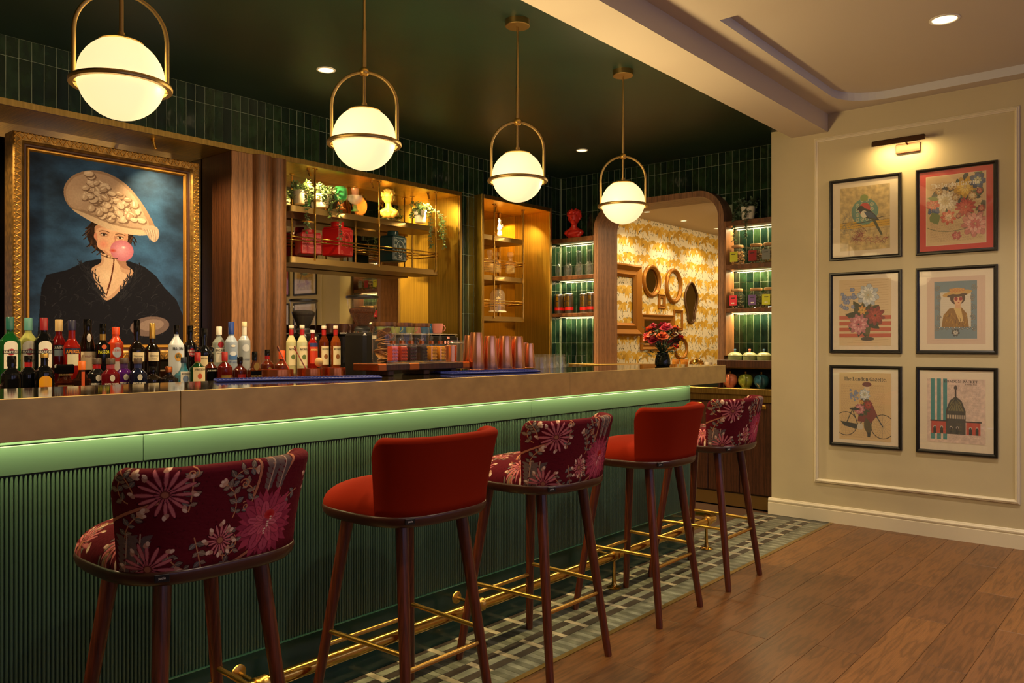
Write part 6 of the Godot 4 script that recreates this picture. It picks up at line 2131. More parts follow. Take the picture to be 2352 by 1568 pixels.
	for i in 3:
		var t := thing("lidded_bowl", ["sage stoneware bowl with blue lid knob by the arch", "sage stoneware bowl with pink lid knob in the middle of the tray", "sage stoneware bowl with blue lid knob beside the picture wall"][i], "bowl", Vector3(6.16, 1.122, on_x([1688, 1722, 1755][i], 812, 6.16).z), 0.0, "lidded bowls on the riser")
		var sage := mat(rgb(132, 140, 96), 0.3)
		obj(t, "bowl", lathe(smooth([Vector2(0, 0), Vector2(0.035, 0), Vector2(0.048, 0.02), Vector2(0.054, 0.05), Vector2(0.055, 0.075)], 3), 24), sage)
		var l := obj(t, "lid", lathe(smooth([Vector2(0.058, 0.075), Vector2(0.058, 0.08), Vector2(0.040, 0.098), Vector2(0.012, 0.106), Vector2(0, 0.107)], 2), 24), mat(rgb(168, 172, 130), 0.3))
		obj(l, "knob", lathe([Vector2(0.008, 0.105), Vector2(0.007, 0.115), Vector2(0.012, 0.122), Vector2(0.008, 0.13), Vector2(0, 0.131)], 12), mat(bc[i], 0.3))
	var pc := [[rgb(206, 120, 84), "salmon pink"], [rgb(132, 142, 54), "olive green"], [rgb(44, 92, 116), "petrol blue"]]
	for i in 3:
		var t := thing("round_teapot", "%s speckled round teapot under the walnut riser" % pc[i][1], "teapot", Vector3(6.13, 0.941, on_x([1677, 1713, 1749][i], 866, 6.13).z), -1.0, "round teapots")
		var m := mat(pc[i][0], 0.16)
		obj(t, "body", lathe(smooth([Vector2(0, 0), Vector2(0.032, 0), Vector2(0.034, 0.006), Vector2(0.054, 0.03), Vector2(0.061, 0.058), Vector2(0.052, 0.09), Vector2(0.03, 0.106), Vector2(0, 0.111)], 4), 28), m)
		obj(t, "lid_knob", lathe([Vector2(0.010, 0.108), Vector2(0.006, 0.115), Vector2(0.008, 0.128), Vector2(0, 0.132)], 12), M.brass)
		var hp := []
		for k in 11:
			var a := -1.2 + 2.6 * k / 10.0
			hp.append(Vector3(-0.02, 0.062 + sin(a) * 0.040, 0.045 + cos(a) * 0.032))
		obj(t, "handle", Geo.new().tube(hp, 0.0085, 10).mesh(), m)
		obj(t, "spout", Geo.new().tube([Vector3(0.01, 0.05, -0.05), Vector3(0.01, 0.07, -0.072), Vector3(0.01, 0.098, -0.085)], [0.016, 0.011, 0.007], 10).mesh(), m)

func oval_frame(called: String, label: String, c: Vector3, rx: float, ry: float, r: float, m: Material, mirror: bool) -> void:
	var t := thing(called, label, "frame", c)
	for q in [[1.0, r], [0.84, r * 0.55]]:
		var pts := []
		for i in 40:
			var a := TAU * i / 40.0
			pts.append(Vector3(cos(a) * (rx - r) * (q[0] if q[0] == 1.0 else 1.0 - r * 0.9 / rx), sin(a) * (ry - r) * (q[0] if q[0] == 1.0 else 1.0 - r * 0.9 / ry), r * 0.6))
		obj(t, "moulding" if q[0] == 1.0 else "inner_bead", Geo.new().tube(pts, q[1], 10, false, true).mesh(), m)
	if mirror:
		obj(t, "mirror_glass", Geo.new().extrude(range(32).map(func(i): return Vector2(cos(TAU * i / 32.0) * (rx - r), sin(TAU * i / 32.0) * (ry - r))), 0.0, 0.004).mesh(), M.mirror)

func build_passage_things() -> void:
	var z := -4.399
	var w := func(px, py): return on_z(px, py, z)
	var gilt := mat(rgb(168, 112, 40), 0.38, 0.6)
	var gilt_dark := mat(rgb(140, 92, 40), 0.42, 0.4)
	var rects := [[1330, 1466, 592, 771, "rect", 0.13, "wide gilt rectangular frame hung over the wallpaper beside the arch"], [1511, 1526.5, 675, 709, "rect", 0.045, "tiny gilt rectangular frame between the oval frames"], [1469.5, 1545, 720, 803, "rect", 0.07, "gilt rectangular mirror behind the flower vase"], [1546.5, 1567, 711, 759, "rect", 0.035, "thin pale gold rectangular frame beside the oval frame"]]
	for q in rects:
		var a: Vector3 = w.call(q[0], q[2])
		var b: Vector3 = w.call(q[1], q[3])
		var t := thing("wall_frame", q[6], "frame", Vector3((a.x + b.x) * 0.5, (a.y + b.y) * 0.5, z))
		if q[0] < 1400:
			t.position.x = b.x - 0.45
		var hw: float = 0.45 if q[0] < 1400 else (b.x - a.x) * 0.5
		var k: float = q[5]
		frame_profile(t, hw, (a.y - b.y) * 0.5, [Vector2(0, 0), Vector2(0, k * 0.35), Vector2(k * 0.15, k * 0.45), Vector2(k * 0.5, k * 0.22), Vector2(k * 0.8, k * 0.3), Vector2(k, k * 0.1)], gilt, "frame_side")
		if k == 0.07:
			obj(t, "mirror_glass", picture_quad((b.x - a.x) - 0.12, (a.y - b.y) - 0.12), M.mirror, Vector3(0, 0, 0.006))
	for q in [[1494.5, 645.4, 20.0, 38.0, 0.022, true, "upper oval gilt mirror with a crest on the wallpaper"], [1545, 656.8, 18.5, 41.0, 0.022, false, "tall oval open gilt frame on the wallpaper"], [1562.8, 800, 14.8, 27.0, 0.016, false, "small oval open gilt frame low behind the flowers"]]:
		var c: Vector3 = w.call(q[0], q[1])
		var rx: float = (w.call(q[0] + q[2], q[1]).x - w.call(q[0] - q[2], q[1]).x) * 0.5
		var ry: float = (w.call(q[0], q[1] - q[3]).y - w.call(q[0], q[1] + q[3]).y) * 0.5
		oval_frame("oval_frame", q[6], c, rx, ry, q[4], gilt, q[5])
	# keyhole shaped mirror
	var c: Vector3 = w.call(1586, 695)
	var hx: float = (w.call(1600.5, 695).x - w.call(1571, 695).x) * 0.5
	var hy: float = (w.call(1586, 649).y - w.call(1586, 741).y) * 0.5
	var t := thing("shaped_mirror", "narrow waisted dark framed mirror on the wallpaper", "mirror", c)
	var pts := []
	var flat := []
	for i in 48:
		var a := TAU * i / 48.0
		var y := sin(a)
		var x := cos(a)
		var wv := 0.80 + 0.20 * cos(y * 4.2 - 0.9) - 0.25 * smoothstep(0.8, 1.0, absf(y))
		pts.append(Vector3(signf(x) * pow(absf(x), 0.55) * hx * wv, signf(y) * pow(absf(y), 0.8) * hy, 0.012))
		flat.append(Vector2(pts[-1].x, pts[-1].y))
	obj(t, "moulding", Geo.new().tube(pts, 0.011, 10, false, true).mesh(), mat(rgb(96, 66, 36), 0.4, 0.3))
	obj(t, "mirror_glass", Geo.new().extrude(flat, 0.0, 0.004).mesh(), M.mirror)
	# things on the sill of the arch
	var d := thing("brass_dome", "brushed brass domed cloche on the arch sill", "cloche", Vector3(6.22, 1.110, on_x(1600, 836, 6.22).z))
	obj(d, "dome", lathe(smooth([Vector2(0.062, 0), Vector2(0.06, 0.022), Vector2(0.042, 0.048), Vector2(0.015, 0.060), Vector2(0, 0.061)], 3), 28), M.brass_shine)
	obj(d, "knob", lathe([Vector2(0.005, 0.06), Vector2(0.008, 0.068), Vector2(0, 0.074)], 12), M.brass_shine)
	for i in 3:
		var q := on_x([1552, 1572, 1628][i], 836, 6.2)
		var g := thing("tumbler", ["amber glass tumbler on the arch sill behind the flower vase", "amber glass tumbler on the arch sill beside the brass dome", "clear glass tumbler on the arch sill near the walnut upright"][i], "tumbler", Vector3(6.2, 1.110, q.z), 0.0, "tumblers on the arch sill")
		obj(g, "glass", lathe([Vector2(0, 0.004), Vector2(0.03, 0.004), Vector2(0.032, 0.05), Vector2(0.034, 0.05), Vector2(0.032, 0.0), Vector2(0, 0.0)], 20), glass(rgb(220, 150, 50), 0.4) if i < 2 else M.clear)
		obj(g, "contents", lathe([Vector2(0, 0.005), Vector2(0.028, 0.005), Vector2(0.029, 0.03), Vector2(0, 0.03)], 20), mat(rgb(196, 150, 70), 0.3) if i < 2 else M.white)

func bottle(label: String, px: float, z: float, y: float, o: Dictionary) -> Node3D:
	bottle_count += 1
	z += 0.037 if bottle_count % 2 else -0.037
	var front := z > -4.25  # the front row is broad shouldered and wears its labels high
	var lift: float = 0.07 if front else 0.014
	var t := thing("bottle", label, "bottle", Vector3(on_z(px, 800, z).x, y, z), o.get("turn", -0.2), o.get("group", "spirit bottles on the back bar"))
	var r: float = o.r
	var H: float = o.h
	var rn: float = o.get("neck", 0.0135)
	var y1: float = H * maxf(o.get("body", 0.56), 0.68 if front else 0.0)
	var y2: float = H * maxf(o.get("shoulder", 0.74), 0.82 if front else 0.0)
	var ch: float = minf(o.get("cap_h", 0.045), H - y2 - 0.004)
	var gm: Material = o.glass
	var sq: bool = o.get("square", false)
	if sq:
		obj(t, "body", Geo.new().box(Vector3(0, y1 * 0.5, 0), Vector3(r * 2, y1, r * 1.7), 0.010).mesh(), gm)
		obj(t, "neck", lathe([Vector2(r * 0.8, y1 - 0.004)] + smooth([Vector2(r * 0.7, y1 + 0.004), Vector2(rn * 1.4, lerpf(y1, y2, 0.6)), Vector2(rn, y2), Vector2(rn, H - ch * 0.5)], 3), 20), gm)
	else:
		var mid: float = o.get("waist", 1.0)
		var pr := [Vector2(0, 0.0), Vector2(r * 0.95, 0.0), Vector2(r, 0.004)]
		pr.append_array(smooth([Vector2(r * mid, y1 * 0.45), Vector2(r, y1), Vector2(lerpf(r, rn, 0.22), lerpf(y1, y2, 0.35)), Vector2(lerpf(r, rn, 0.82), lerpf(y1, y2, 0.8)), Vector2(rn, y2), Vector2(rn, H - ch * 0.5)], 4))
		obj(t, "body", lathe(pr, 24), gm)
	if o.has("liquid"):
		var f: float = o.get("fill", 0.7)
		obj(t, "drink", lathe([Vector2(0, 0.006), Vector2(r * 0.92, 0.006), Vector2(r * 0.92, minf(y1, H * f)), Vector2(0, minf(y1, H * f))], 20), o.liquid)
	var cm: Material = o.cap
	var cr := maxf(rn + 0.0025, o.get("cap_r", 0.0))
	obj(t, "cap", lathe([Vector2(cr, H - ch), Vector2(cr, H - 0.003), Vector2(cr - 0.002, H), Vector2(0, H)], 18), cm)
	if o.has("collar"):
		obj(t, "neck_band", lathe([Vector2(rn + 0.001, y2 - 0.002), Vector2(rn + 0.0012, y2 + o.get("collar_h", 0.03))], 18), o.collar)
	var depth := r * 0.85 if sq else 0.0
	for L in o.get("labels", []):  # [width, y0, y1, material]
		if sq:
			obj(t, "label", Geo.new().box(Vector3(0, (L[1] + L[2]) * 0.5 + lift, depth + 0.0006), Vector3(L[0], L[2] - L[1], 0.0008)).mesh(), L[3])
		else:
			obj(t, "label", arc_label(r + 0.0008, L[0], L[1] + lift, L[2] + lift), L[3])
	for L in o.get("ovals", []):  # [rx, ry, y, material]
		if sq:
			obj(t, "emblem", Geo.new().extrude(range(20).map(func(i): return Vector2(cos(TAU * i / 20.0) * L[0], L[2] + lift + sin(TAU * i / 20.0) * L[1])), depth + 0.0008, depth + 0.0016).mesh(), L[3])
		else:
			obj(t, "emblem", arc_oval(r + 0.0013, L[0], L[1], L[2] + lift), L[3])
	for L in o.get("words", []):  # [text, height, y, material, max width, bold, serif]
		obj(t, "lettering", lettering(L[0], L[1], 0.0 if sq else r + 0.0018, L[5] if L.size() > 5 else true, L[6] if L.size() > 6 else false, L[4]), L[3], Vector3(0, L[2] + lift, (depth + 0.0022) if sq else r + 0.0018))
	return t

func build_bottles() -> void:
	var zr := -4.42
	var yr := 1.101
	var zf := -4.16
	var yf := 0.951
	var c := func(r, g, b, rough = 0.35): return mat(Color8(r, g, b), rough)
	var dark: Material = mat(rgb(16, 10, 7), 0.05)
	var black: Material = mat(rgb(10, 10, 11), 0.05)
	var white: Material = c.call(226, 220, 204)
	var cream: Material = c.call(214, 198, 160)
	var gold: Material = mat(rgb(196, 158, 80), 0.3, 0.8)
	var redm: Material = c.call(160, 24, 24)
	var clearg := glass(Color(0.93, 0.96, 0.95), 0.10)
	var ver := func(label, px, gm, cap, word2):
		var b := {"r": 0.0455, "h": 0.325, "body": 0.60, "shoulder": 0.78, "neck": 0.0155, "cap": cap, "cap_h": 0.062, "glass": gm,
			"labels": [[0.062, 0.062, 0.175, white]],
			"ovals": [[0.031, 0.024, 0.172, white], [0.017, 0.0165, 0.142, redm]],
			"words": [[word2, 0.007, 0.098, M.ink, 0.04]]}
		var t: Node3D = bottle(label, px, zr, yr, b)
		# the name band lies over the red disc
		obj(t, "name_band", arc_label(0.0455 + 0.0016, 0.076, 0.148, 0.163), c.call(18, 18, 20))
		obj(t, "lettering", lettering("MARTINI", 0.0105, 0.0455 + 0.0022, true, false, 0.068), white, Vector3(0, 0.1555, 0.0455 + 0.0022))
	ver.call("green vermouth bottle with teal cap and white round topped label", 23, mat(rgb(14, 66, 26), 0.05), c.call(28, 92, 84), "EXTRA DRY")
	ver.call("pale yellow vermouth bottle with turquoise cap", 65, glass(rgb(190, 196, 110), 0.55), c.call(88, 148, 140), "BIANCO")
	ver.call("dark vermouth bottle with crimson cap", 101, black, c.call(140, 28, 36), "ROSSO")
	bottle("red bitters bottle with tan cap and blue white label", 135, zr, yr, {"r": 0.038, "h": 0.32, "body": 0.56, "shoulder": 0.76, "neck": 0.015, "cap": c.call(190, 160, 108), "cap_h": 0.06, "glass": mat(rgb(88, 8, 10), 0.05), "labels": [[0.07, 0.118, 0.150, c.call(150, 170, 178)], [0.072, 0.150, 0.175, c.call(24, 30, 40)]], "words": [["CAMPARI", 0.014, 0.162, white, 0.068]]})
	var ap := bottle("orange red aperitif bottle with slanted navy label", 165, zr, yr, {"r": 0.040, "h": 0.315, "body": 0.54, "shoulder": 0.72, "neck": 0.016, "cap": c.call(28, 30, 62), "cap_h": 0.05, "glass": mat(rgb(120, 18, 10), 0.05), "labels": [[0.055, 0.07, 0.128, c.call(206, 200, 170)], [0.078, 0.128, 0.158, c.call(24, 34, 60)]], "words": [["APEROL", 0.017, 0.142, c.call(224, 140, 30), 0.068]]})
	bottle("friar shaped brown hazelnut liqueur bottle with parchment label", 201, zr, yr, {"r": 0.043, "h": 0.325, "body": 0.42, "shoulder": 0.82, "neck": 0.018, "waist": 0.96, "cap": black, "cap_h": 0.05, "glass": mat(rgb(20, 12, 6), 0.06), "labels": [[0.082, 0.045, 0.140, cream]], "ovals": [[0.011, 0.022, 0.212, white]], "words": [["Frangelico", 0.016, 0.115, c.call(130, 40, 20), 0.072, false, true]]})
	bottle("black passion fruit liqueur bottle with yellow wording", 236, zr, yr, {"r": 0.036, "h": 0.30, "body": 0.60, "shoulder": 0.72, "neck": 0.013, "cap": black, "cap_h": 0.05, "collar": gold, "glass": black, "ovals": [[0.012, 0.012, 0.165, c.call(206, 96, 40)]], "words": [["PASSOA", 0.016, 0.138, c.call(210, 206, 40), 0.058]]})
	var arc := bottle("frosted peach schnapps bottle, orange shoulders fading to white foot", 266, zr, yr, {"r": 0.037, "h": 0.285, "body": 0.66, "shoulder": 0.82, "neck": 0.0165, "cap": c.call(206, 66, 22), "cap_h": 0.04, "glass": c.call(196, 60, 22, 0.3), "labels": [[0.07, 0.0, 0.085, c.call(210, 196, 190)]], "ovals": [[0.024, 0.028, 0.135, c.call(196, 206, 216)]], "words": [["ARCHERS", 0.012, 0.145, c.call(214, 70, 26), 0.066]]})
	obj(arc, "pale_foot", lathe([Vector2(0.0374, 0.002), Vector2(0.0375, 0.085)], 24), c.call(206, 190, 186))
	for q in [[314, black, "dark cognac bottle with black capsule and square cream label", 0.325], [350, gold, "dark cognac bottle with gold capsule and cream label", 0.31]]:
		bottle(q[2], q[0], zr, yr, {"r": 0.041, "h": q[3], "body": 0.48, "shoulder": 0.66, "neck": 0.0135, "cap": q[1], "cap_h": 0.085, "cap_r": 0.0155, "glass": dark, "labels": [[0.062, 0.085, 0.135, cream]], "words": [["Hennessy", 0.014, 0.113, M.ink, 0.05, false, true], ["COGNAC", 0.006, 0.096, M.ink, 0.03]]})
	bottle("white coconut rum bottle with black cap and palm emblem", 405, zr, yr, {"r": 0.042, "h": 0.30, "body": 0.58, "shoulder": 0.80, "neck": 0.0125, "cap": black, "cap_h": 0.05, "glass": c.call(196, 204, 214, 0.25), "ovals": [[0.020, 0.024, 0.108, c.call(206, 150, 60)], [0.014, 0.015, 0.112, c.call(60, 76, 50)]], "words": [["MALIBU", 0.017, 0.153, M.ink, 0.06]]})
	bottle("dark rum bottle with round red emblem", 437, zr, yr, {"r": 0.038, "h": 0.30, "body": 0.58, "shoulder": 0.74, "cap": black, "glass": dark, "cap_h": 0.05, "ovals": [[0.02, 0.024, 0.130, redm]], "words": [["Havana", 0.012, 0.14, white, 0.05, true, true], ["Club", 0.012, 0.122, white, 0.05, true, true]]})
	var kr := bottle("black spiced rum bottle with two ring handles", 469, zr, yr, {"r": 0.042, "h": 0.285, "body": 0.5, "shoulder": 0.66, "cap": black, "cap_h": 0.05, "glass": black, "labels": [[0.07, 0.05, 0.11, cream]], "words": [["BLACK SPICED RUM", 0.007, 0.095, M.ink, 0.06]]})
	for sx in [-1, 1]:
		var lp := []
		for i in 16:
			lp.append(Vector3(sx * 0.040 + cos(TAU * i / 16.0) * 0.012, 0.16 + sin(TAU * i / 16.0) * 0.014, 0))
		obj(kr, "ring_handle", Geo.new().tube(lp, 0.004, 8, false, true).mesh(), black)
	bottle("clear white rum bottle with white cap and red round emblem", 503, zr, yr, {"r": 0.038, "h": 0.298, "body": 0.64, "shoulder": 0.80, "neck": 0.0145, "cap": white, "cap_h": 0.05, "glass": glass(rgb(206, 220, 214), 0.3), "labels": [[0.066, 0.07, 0.155, white]], "ovals": [[0.018, 0.018, 0.176, redm]], "words": [["BACARDI", 0.013, 0.142, M.ink, 0.062], ["CARTA BLANCA", 0.006, 0.124, M.ink, 0.05]]})
	bottle("frosted vodka bottle with royal blue capsule and mountain scene", 531, zr, yr, {"r": 0.037, "h": 0.325, "body": 0.60, "shoulder": 0.76, "neck": 0.015, "cap": c.call(30, 62, 140), "cap_h": 0.075, "cap_r": 0.017, "glass": c.call(150, 164, 184, 0.3), "labels": [[0.058, 0.085, 0.115, c.call(70, 110, 168)]], "ovals": [[0.02, 0.013, 0.122, c.call(206, 214, 224)], [0.013, 0.007, 0.168, white]], "words": [["GREY GOOSE", 0.009, 0.072, c.call(40, 70, 130), 0.056]]})
	bottle("frosted vodka bottle with white cap and engraved palace", 561, zr, yr, {"r": 0.036, "h": 0.33, "body": 0.62, "shoulder": 0.76, "neck": 0.0135, "cap": c.call(214, 200, 160), "cap_h": 0.03, "glass": c.call(150, 156, 162, 0.3), "collar": white, "collar_h": 0.05, "ovals": [[0.024, 0.022, 0.155, c.call(196, 200, 204)]], "words": [["BELVEDERE", 0.009, 0.085, c.call(84, 92, 110), 0.058]]})
	# front row on the worktop
	bottle("black cream liqueur bottle with red oval label", 27, zf, yf, {"r": 0.041, "h": 0.29, "body": 0.42, "shoulder": 0.66, "neck": 0.016, "cap": black, "cap_h": 0.07, "glass": black, "ovals": [[0.036, 0.017, 0.055, c.call(206, 190, 150)], [0.034, 0.015, 0.055, c.call(130, 26, 22)]], "words": [["BAILEYS", 0.013, 0.056, c.call(226, 206, 160), 0.058]]})
	bottle("black coffee liqueur bottle with a red neck ribbon", 65, zf, yf, {"r": 0.041, "h": 0.29, "body": 0.45, "shoulder": 0.66, "neck": 0.015, "cap": black, "cap_h": 0.03, "collar": redm, "collar_h": 0.05, "glass": black, "words": [["Tia Maria", 0.013, 0.062, white, 0.06, false, true]]})
	bottle("black coffee liqueur bottle with yellow arched label", 102, zf, yf, {"r": 0.042, "h": 0.30, "body": 0.60, "shoulder": 0.76, "neck": 0.0155, "cap": gold, "cap_h": 0.02, "glass": black, "labels": [[0.058, 0.02, 0.105, c.call(214, 150, 28)]], "ovals": [[0.029, 0.026, 0.10, c.call(214, 150, 28)]], "words": [["KAHLUA", 0.020, 0.066, c.call(170, 26, 20), 0.056]]})
	var dz := bottle("square amaretto bottle with big square black cap and gold label", 148, zf, yf, {"r": 0.044, "h": 0.245, "body": 0.62, "shoulder": 0.72, "neck": 0.018, "square": true, "cap": black, "cap_h": 0.03, "glass": mat(rgb(46, 14, 6), 0.05), "labels": [[0.066, 0.035, 0.075, gold]], "words": [["DISARONNO", 0.008, 0.126, gold, 0.06]]})
	obj(dz, "square_cap", cbox(Vector3(0.078, 0.045, 0.06), 0.005), black, Vector3(0, 0.223, 0))
	bottle("square brown orange liqueur bottle with orange cap and ribbon", 188, zf, yf, {"r": 0.038, "h": 0.262, "body": 0.58, "shoulder": 0.72, "square": true, "cap": c.call(214, 104, 30), "cap_h": 0.06, "glass": mat(rgb(34, 16, 8), 0.06), "labels": [[0.014, 0.02, 0.14, c.call(206, 84, 24)]]})
	for q in [[222, rgb(18, 18, 20), "black", redm], [254, rgb(84, 10, 18), "crimson", c.call(150, 60, 70)], [285, rgb(58, 18, 84), "violet", c.call(70, 40, 92)], [317, rgb(16, 20, 40), "midnight blue", c.call(36, 44, 90)]]:
		bottle("squat %s gin bottle with cork stopper and white tree emblem" % q[2], q[0], zf, yf, {"r": 0.043, "h": 0.272, "body": 0.56, "shoulder": 0.74, "neck": 0.017, "cap": c.call(74, 58, 48), "cap_h": 0.028, "cap_r": 0.021, "collar": q[3], "collar_h": 0.035, "glass": mat(q[1], 0.07), "ovals": [[0.012, 0.016, 0.105, c.call(196, 190, 176)]], "words": [["WHITLEY NEILL", 0.010, 0.075, white, 0.07]]})
	bottle("round dark bottle with black stopper", 351, zf, yf, {"r": 0.048, "h": 0.225, "body": 0.56, "shoulder": 0.74, "neck": 0.015, "cap": black, "cap_h": 0.03, "cap_r": 0.02, "glass": mat(rgb(22, 16, 10), 0.06)})
	bottle("round dark bottle with copper topped cork", 388, zf, yf, {"r": 0.046, "h": 0.225, "body": 0.54, "shoulder": 0.74, "neck": 0.015, "cap": M.copper_matt, "cap_h": 0.03, "cap_r": 0.018, "glass": mat(rgb(18, 14, 14), 0.06), "labels": [[0.06, 0.03, 0.06, white]]})
	bottle("pale blue square gin bottle with white label", 422, zf, yf, {"r": 0.042, "h": 0.272, "body": 0.62, "shoulder": 0.76, "square": true, "cap": c.call(24, 40, 60), "cap_h": 0.03, "glass": glass(rgb(40, 116, 140), 0.6), "labels": [[0.052, 0.045, 0.125, white]], "ovals": [[0.015, 0.019, 0.085, c.call(120, 140, 176)]], "words": [["BOMBAY", 0.010, 0.112, M.ink, 0.042]]})
	bottle("green irish whiskey bottle with cream label", 454, zf, yf, {"r": 0.041, "h": 0.298, "body": 0.60, "shoulder": 0.76, "cap": redm, "cap_h": 0.07, "collar": gold, "glass": mat(rgb(14, 44, 20), 0.06), "labels": [[0.07, 0.07, 0.148, cream]], "ovals": [[0.012, 0.015, 0.100, c.call(190, 80, 40)]], "words": [["JAMESON", 0.015, 0.135, M.ink, 0.062]]})
	bottle("amber whiskey bottle with black neck and black label", 484, zf, yf, {"r": 0.040, "h": 0.29, "body": 0.60, "shoulder": 0.74, "cap": black, "cap_h": 0.05, "collar": gold, "glass": mat(rgb(64, 20, 7), 0.05), "labels": [[0.066, 0.05, 0.14, black]], "words": [["JACK DANIEL'S", 0.011, 0.125, white, 0.06]]})
	bottle("amber whisky bottle with scarlet cap and gold neck", 516, zf, yf, {"r": 0.042, "h": 0.30, "body": 0.52, "shoulder": 0.68, "cap": redm, "cap_h": 0.06, "collar": gold, "glass": mat(rgb(76, 14, 8), 0.05), "labels": [[0.06, 0.05, 0.10, gold]]})
	bottle("brown bottle with dark cap and small red label", 551, zf, yf, {"r": 0.040, "h": 0.27, "body": 0.52, "shoulder": 0.70, "cap": dark, "cap_h": 0.04, "glass": mat(rgb(60, 18, 12), 0.05), "labels": [[0.05, 0.05, 0.10, c.call(130, 26, 22)]]})
	bottle("square amber whisky bottle with slanted black label", 585, zf, yf, {"r": 0.036, "h": 0.30, "body": 0.60, "shoulder": 0.74, "square": true, "cap": black, "cap_h": 0.05, "glass": mat(rgb(70, 30, 8), 0.05), "ovals": [[0.016, 0.022, 0.145, gold]], "labels": [[0.066, 0.06, 0.118, black]], "words": [["BLACK LABEL", 0.010, 0.09, gold, 0.06]]})
	bottle("amber whisky bottle with black and red capsule", 614, zf, yf, {"r": 0.040, "h": 0.31, "body": 0.54, "shoulder": 0.70, "cap": dark, "cap_h": 0.035, "collar": redm, "collar_h": 0.04, "glass": mat(rgb(74, 26, 8), 0.05), "ovals": [[0.013, 0.016, 0.12, gold]]})
	bottle("amber orange liqueur bottle with bright orange cap", 647, zf, yf, {"r": 0.040, "h": 0.305, "body": 0.50, "shoulder": 0.70, "cap": c.call(214, 78, 26), "cap_h": 0.065, "cap_r": 0.018, "glass": mat(rgb(84, 30, 10), 0.05)})
	# syrups on the step
	for q in [[669, rgb(206, 200, 150), "green leaf print"], [694, rgb(206, 204, 160), "herb sprig print"], [744, rgb(96, 36, 12), "hazelnut print"], [771, rgb(130, 60, 20), "ginger print"]]:
		bottle("tall syrup bottle with red white neck and %s label" % q[2], q[0], zr, yr, {"r": 0.033, "h": 0.315, "body": 0.62, "shoulder": 0.80, "neck": 0.0135, "cap": c.call(210, 190, 170), "cap_h": 0.02, "collar": redm, "collar_h": 0.035, "glass": glass(q[1], 0.7), "labels": [[0.062, 0.04, 0.165, cream]], "words": [["MONIN", 0.013, 0.145, M.ink, 0.05]], "ovals": [[0.014, 0.016, 0.095, c.call(96, 110, 60) if q[0] < 700 else c.call(140, 90, 50)]], "group": "syrup bottles on the step"})
	bottle("red fruit syrup bottle with blue label and clear neck", 718, zr, yr, {"r": 0.034, "h": 0.285, "body": 0.64, "shoulder": 0.82, "neck": 0.0135, "cap": c.call(200, 196, 190), "cap_h": 0.02, "glass": mat(rgb(120, 18, 10), 0.05), "labels": [[0.064, 0.05, 0.16, c.call(196, 60, 30)], [0.064, 0.16, 0.185, c.call(50, 60, 110)]], "words": [["APEROL", 0.013, 0.14, c.call(230, 200, 120), 0.055]]})

func grinder(label: String, px: float, z: float, top_px: float, w: float, beans: Material) -> void:
	var at := on_z(px, 800, z)
	var top := on_z(px, top_px, z).y
	var y0 := 0.951
	var t := thing("coffee_grinder", label, "coffee grinder", Vector3(at.x, y0, z), 0.12)
	var H := top - y0
	obj(t, "body", Geo.new().box(Vector3(0, (H - 0.24) * 0.5, 0), Vector3(0.15, H - 0.24, 0.19), 0.018).mesh(), M.black)
	obj(t, "collar", lathe([Vector2(0.05, H - 0.242), Vector2(0.052, H - 0.215), Vector2(0.042, H - 0.20), Vector2(0, H - 0.20)], 24), M.black_matt)
	obj(t, "collar_ring", lathe([Vector2(0.060, H - 0.246), Vector2(0.062, H - 0.232), Vector2(0, H - 0.230)], 24), M.steel)
	obj(t, "hopper", lathe(smooth([Vector2(0.036, H - 0.20), Vector2(0.055, H - 0.165), Vector2(w * 0.86, H - 0.09), Vector2(w * 0.98, H - 0.014), Vector2(w, H - 0.012)], 3), 28), M.clear)
	var b := obj(t, "coffee_beans", lathe(smooth([Vector2(0.0, H - 0.198), Vector2(0.034, H - 0.197), Vector2(0.052, H - 0.163), Vector2(w * 0.83, H - 0.09), Vector2(0.02, H - 0.075), Vector2(0, H - 0.074)], 3), 28), beans)
	b.set_meta("kind", "stuff")
	obj(t, "lid", lathe([Vector2(0, H - 0.016), Vector2(w * 1.03, H - 0.016), Vector2(w * 1.03, H - 0.003), Vector2(w * 0.9, H), Vector2(0, H)], 28), M.black)
	obj(t, "badge", cbox(Vector3(0.04, 0.022, 0.001)), M.paper, Vector3(0.01, H - 0.27, 0.0955))
	obj(t, "portafilter_fork", Geo.new().tube([Vector3(-0.02, 0.20, 0.09), Vector3(-0.02, 0.20, 0.16), Vector3(0.02, 0.20, 0.16), Vector3(0.02, 0.20, 0.09)], 0.006, 8).mesh(), M.steel)

func mug(at: Vector3, c: Color, word: String, turn: float, s := 1.0) -> void:
	var t := thing("mug", "%s stoneware mug stacked on the espresso machine" % word, "mug", at, turn, "mugs on the espresso machine")
	var m := mat(c, 0.3)
	obj(t, "cup", lathe([Vector2(0, 0.0), Vector2(0.026 * s, 0.0), Vector2(0.034 * s, 0.008), Vector2(0.040 * s, 0.05 * s), Vector2(0.041 * s, 0.075 * s), Vector2(0.038 * s, 0.075 * s), Vector2(0.034 * s, 0.012), Vector2(0, 0.010)], 22), m)
	var hp := []
	for k in 9:
		var a := -1.4 + 2.8 * k / 8.0
		hp.append(Vector3(0.036 * s + cos(a) * 0.022, 0.040 * s + sin(a) * 0.024, 0))
	obj(t, "handle", Geo.new().tube(hp, 0.0045, 8).mesh(), m)

func on_counter(px: float, py: float, zmin := -2.90) -> Vector3:
	var p := on_y(px, py, 1.157)
	if p.z < zmin:
		p = on_z(px, py, zmin)
		p.y = 1.157
	return p

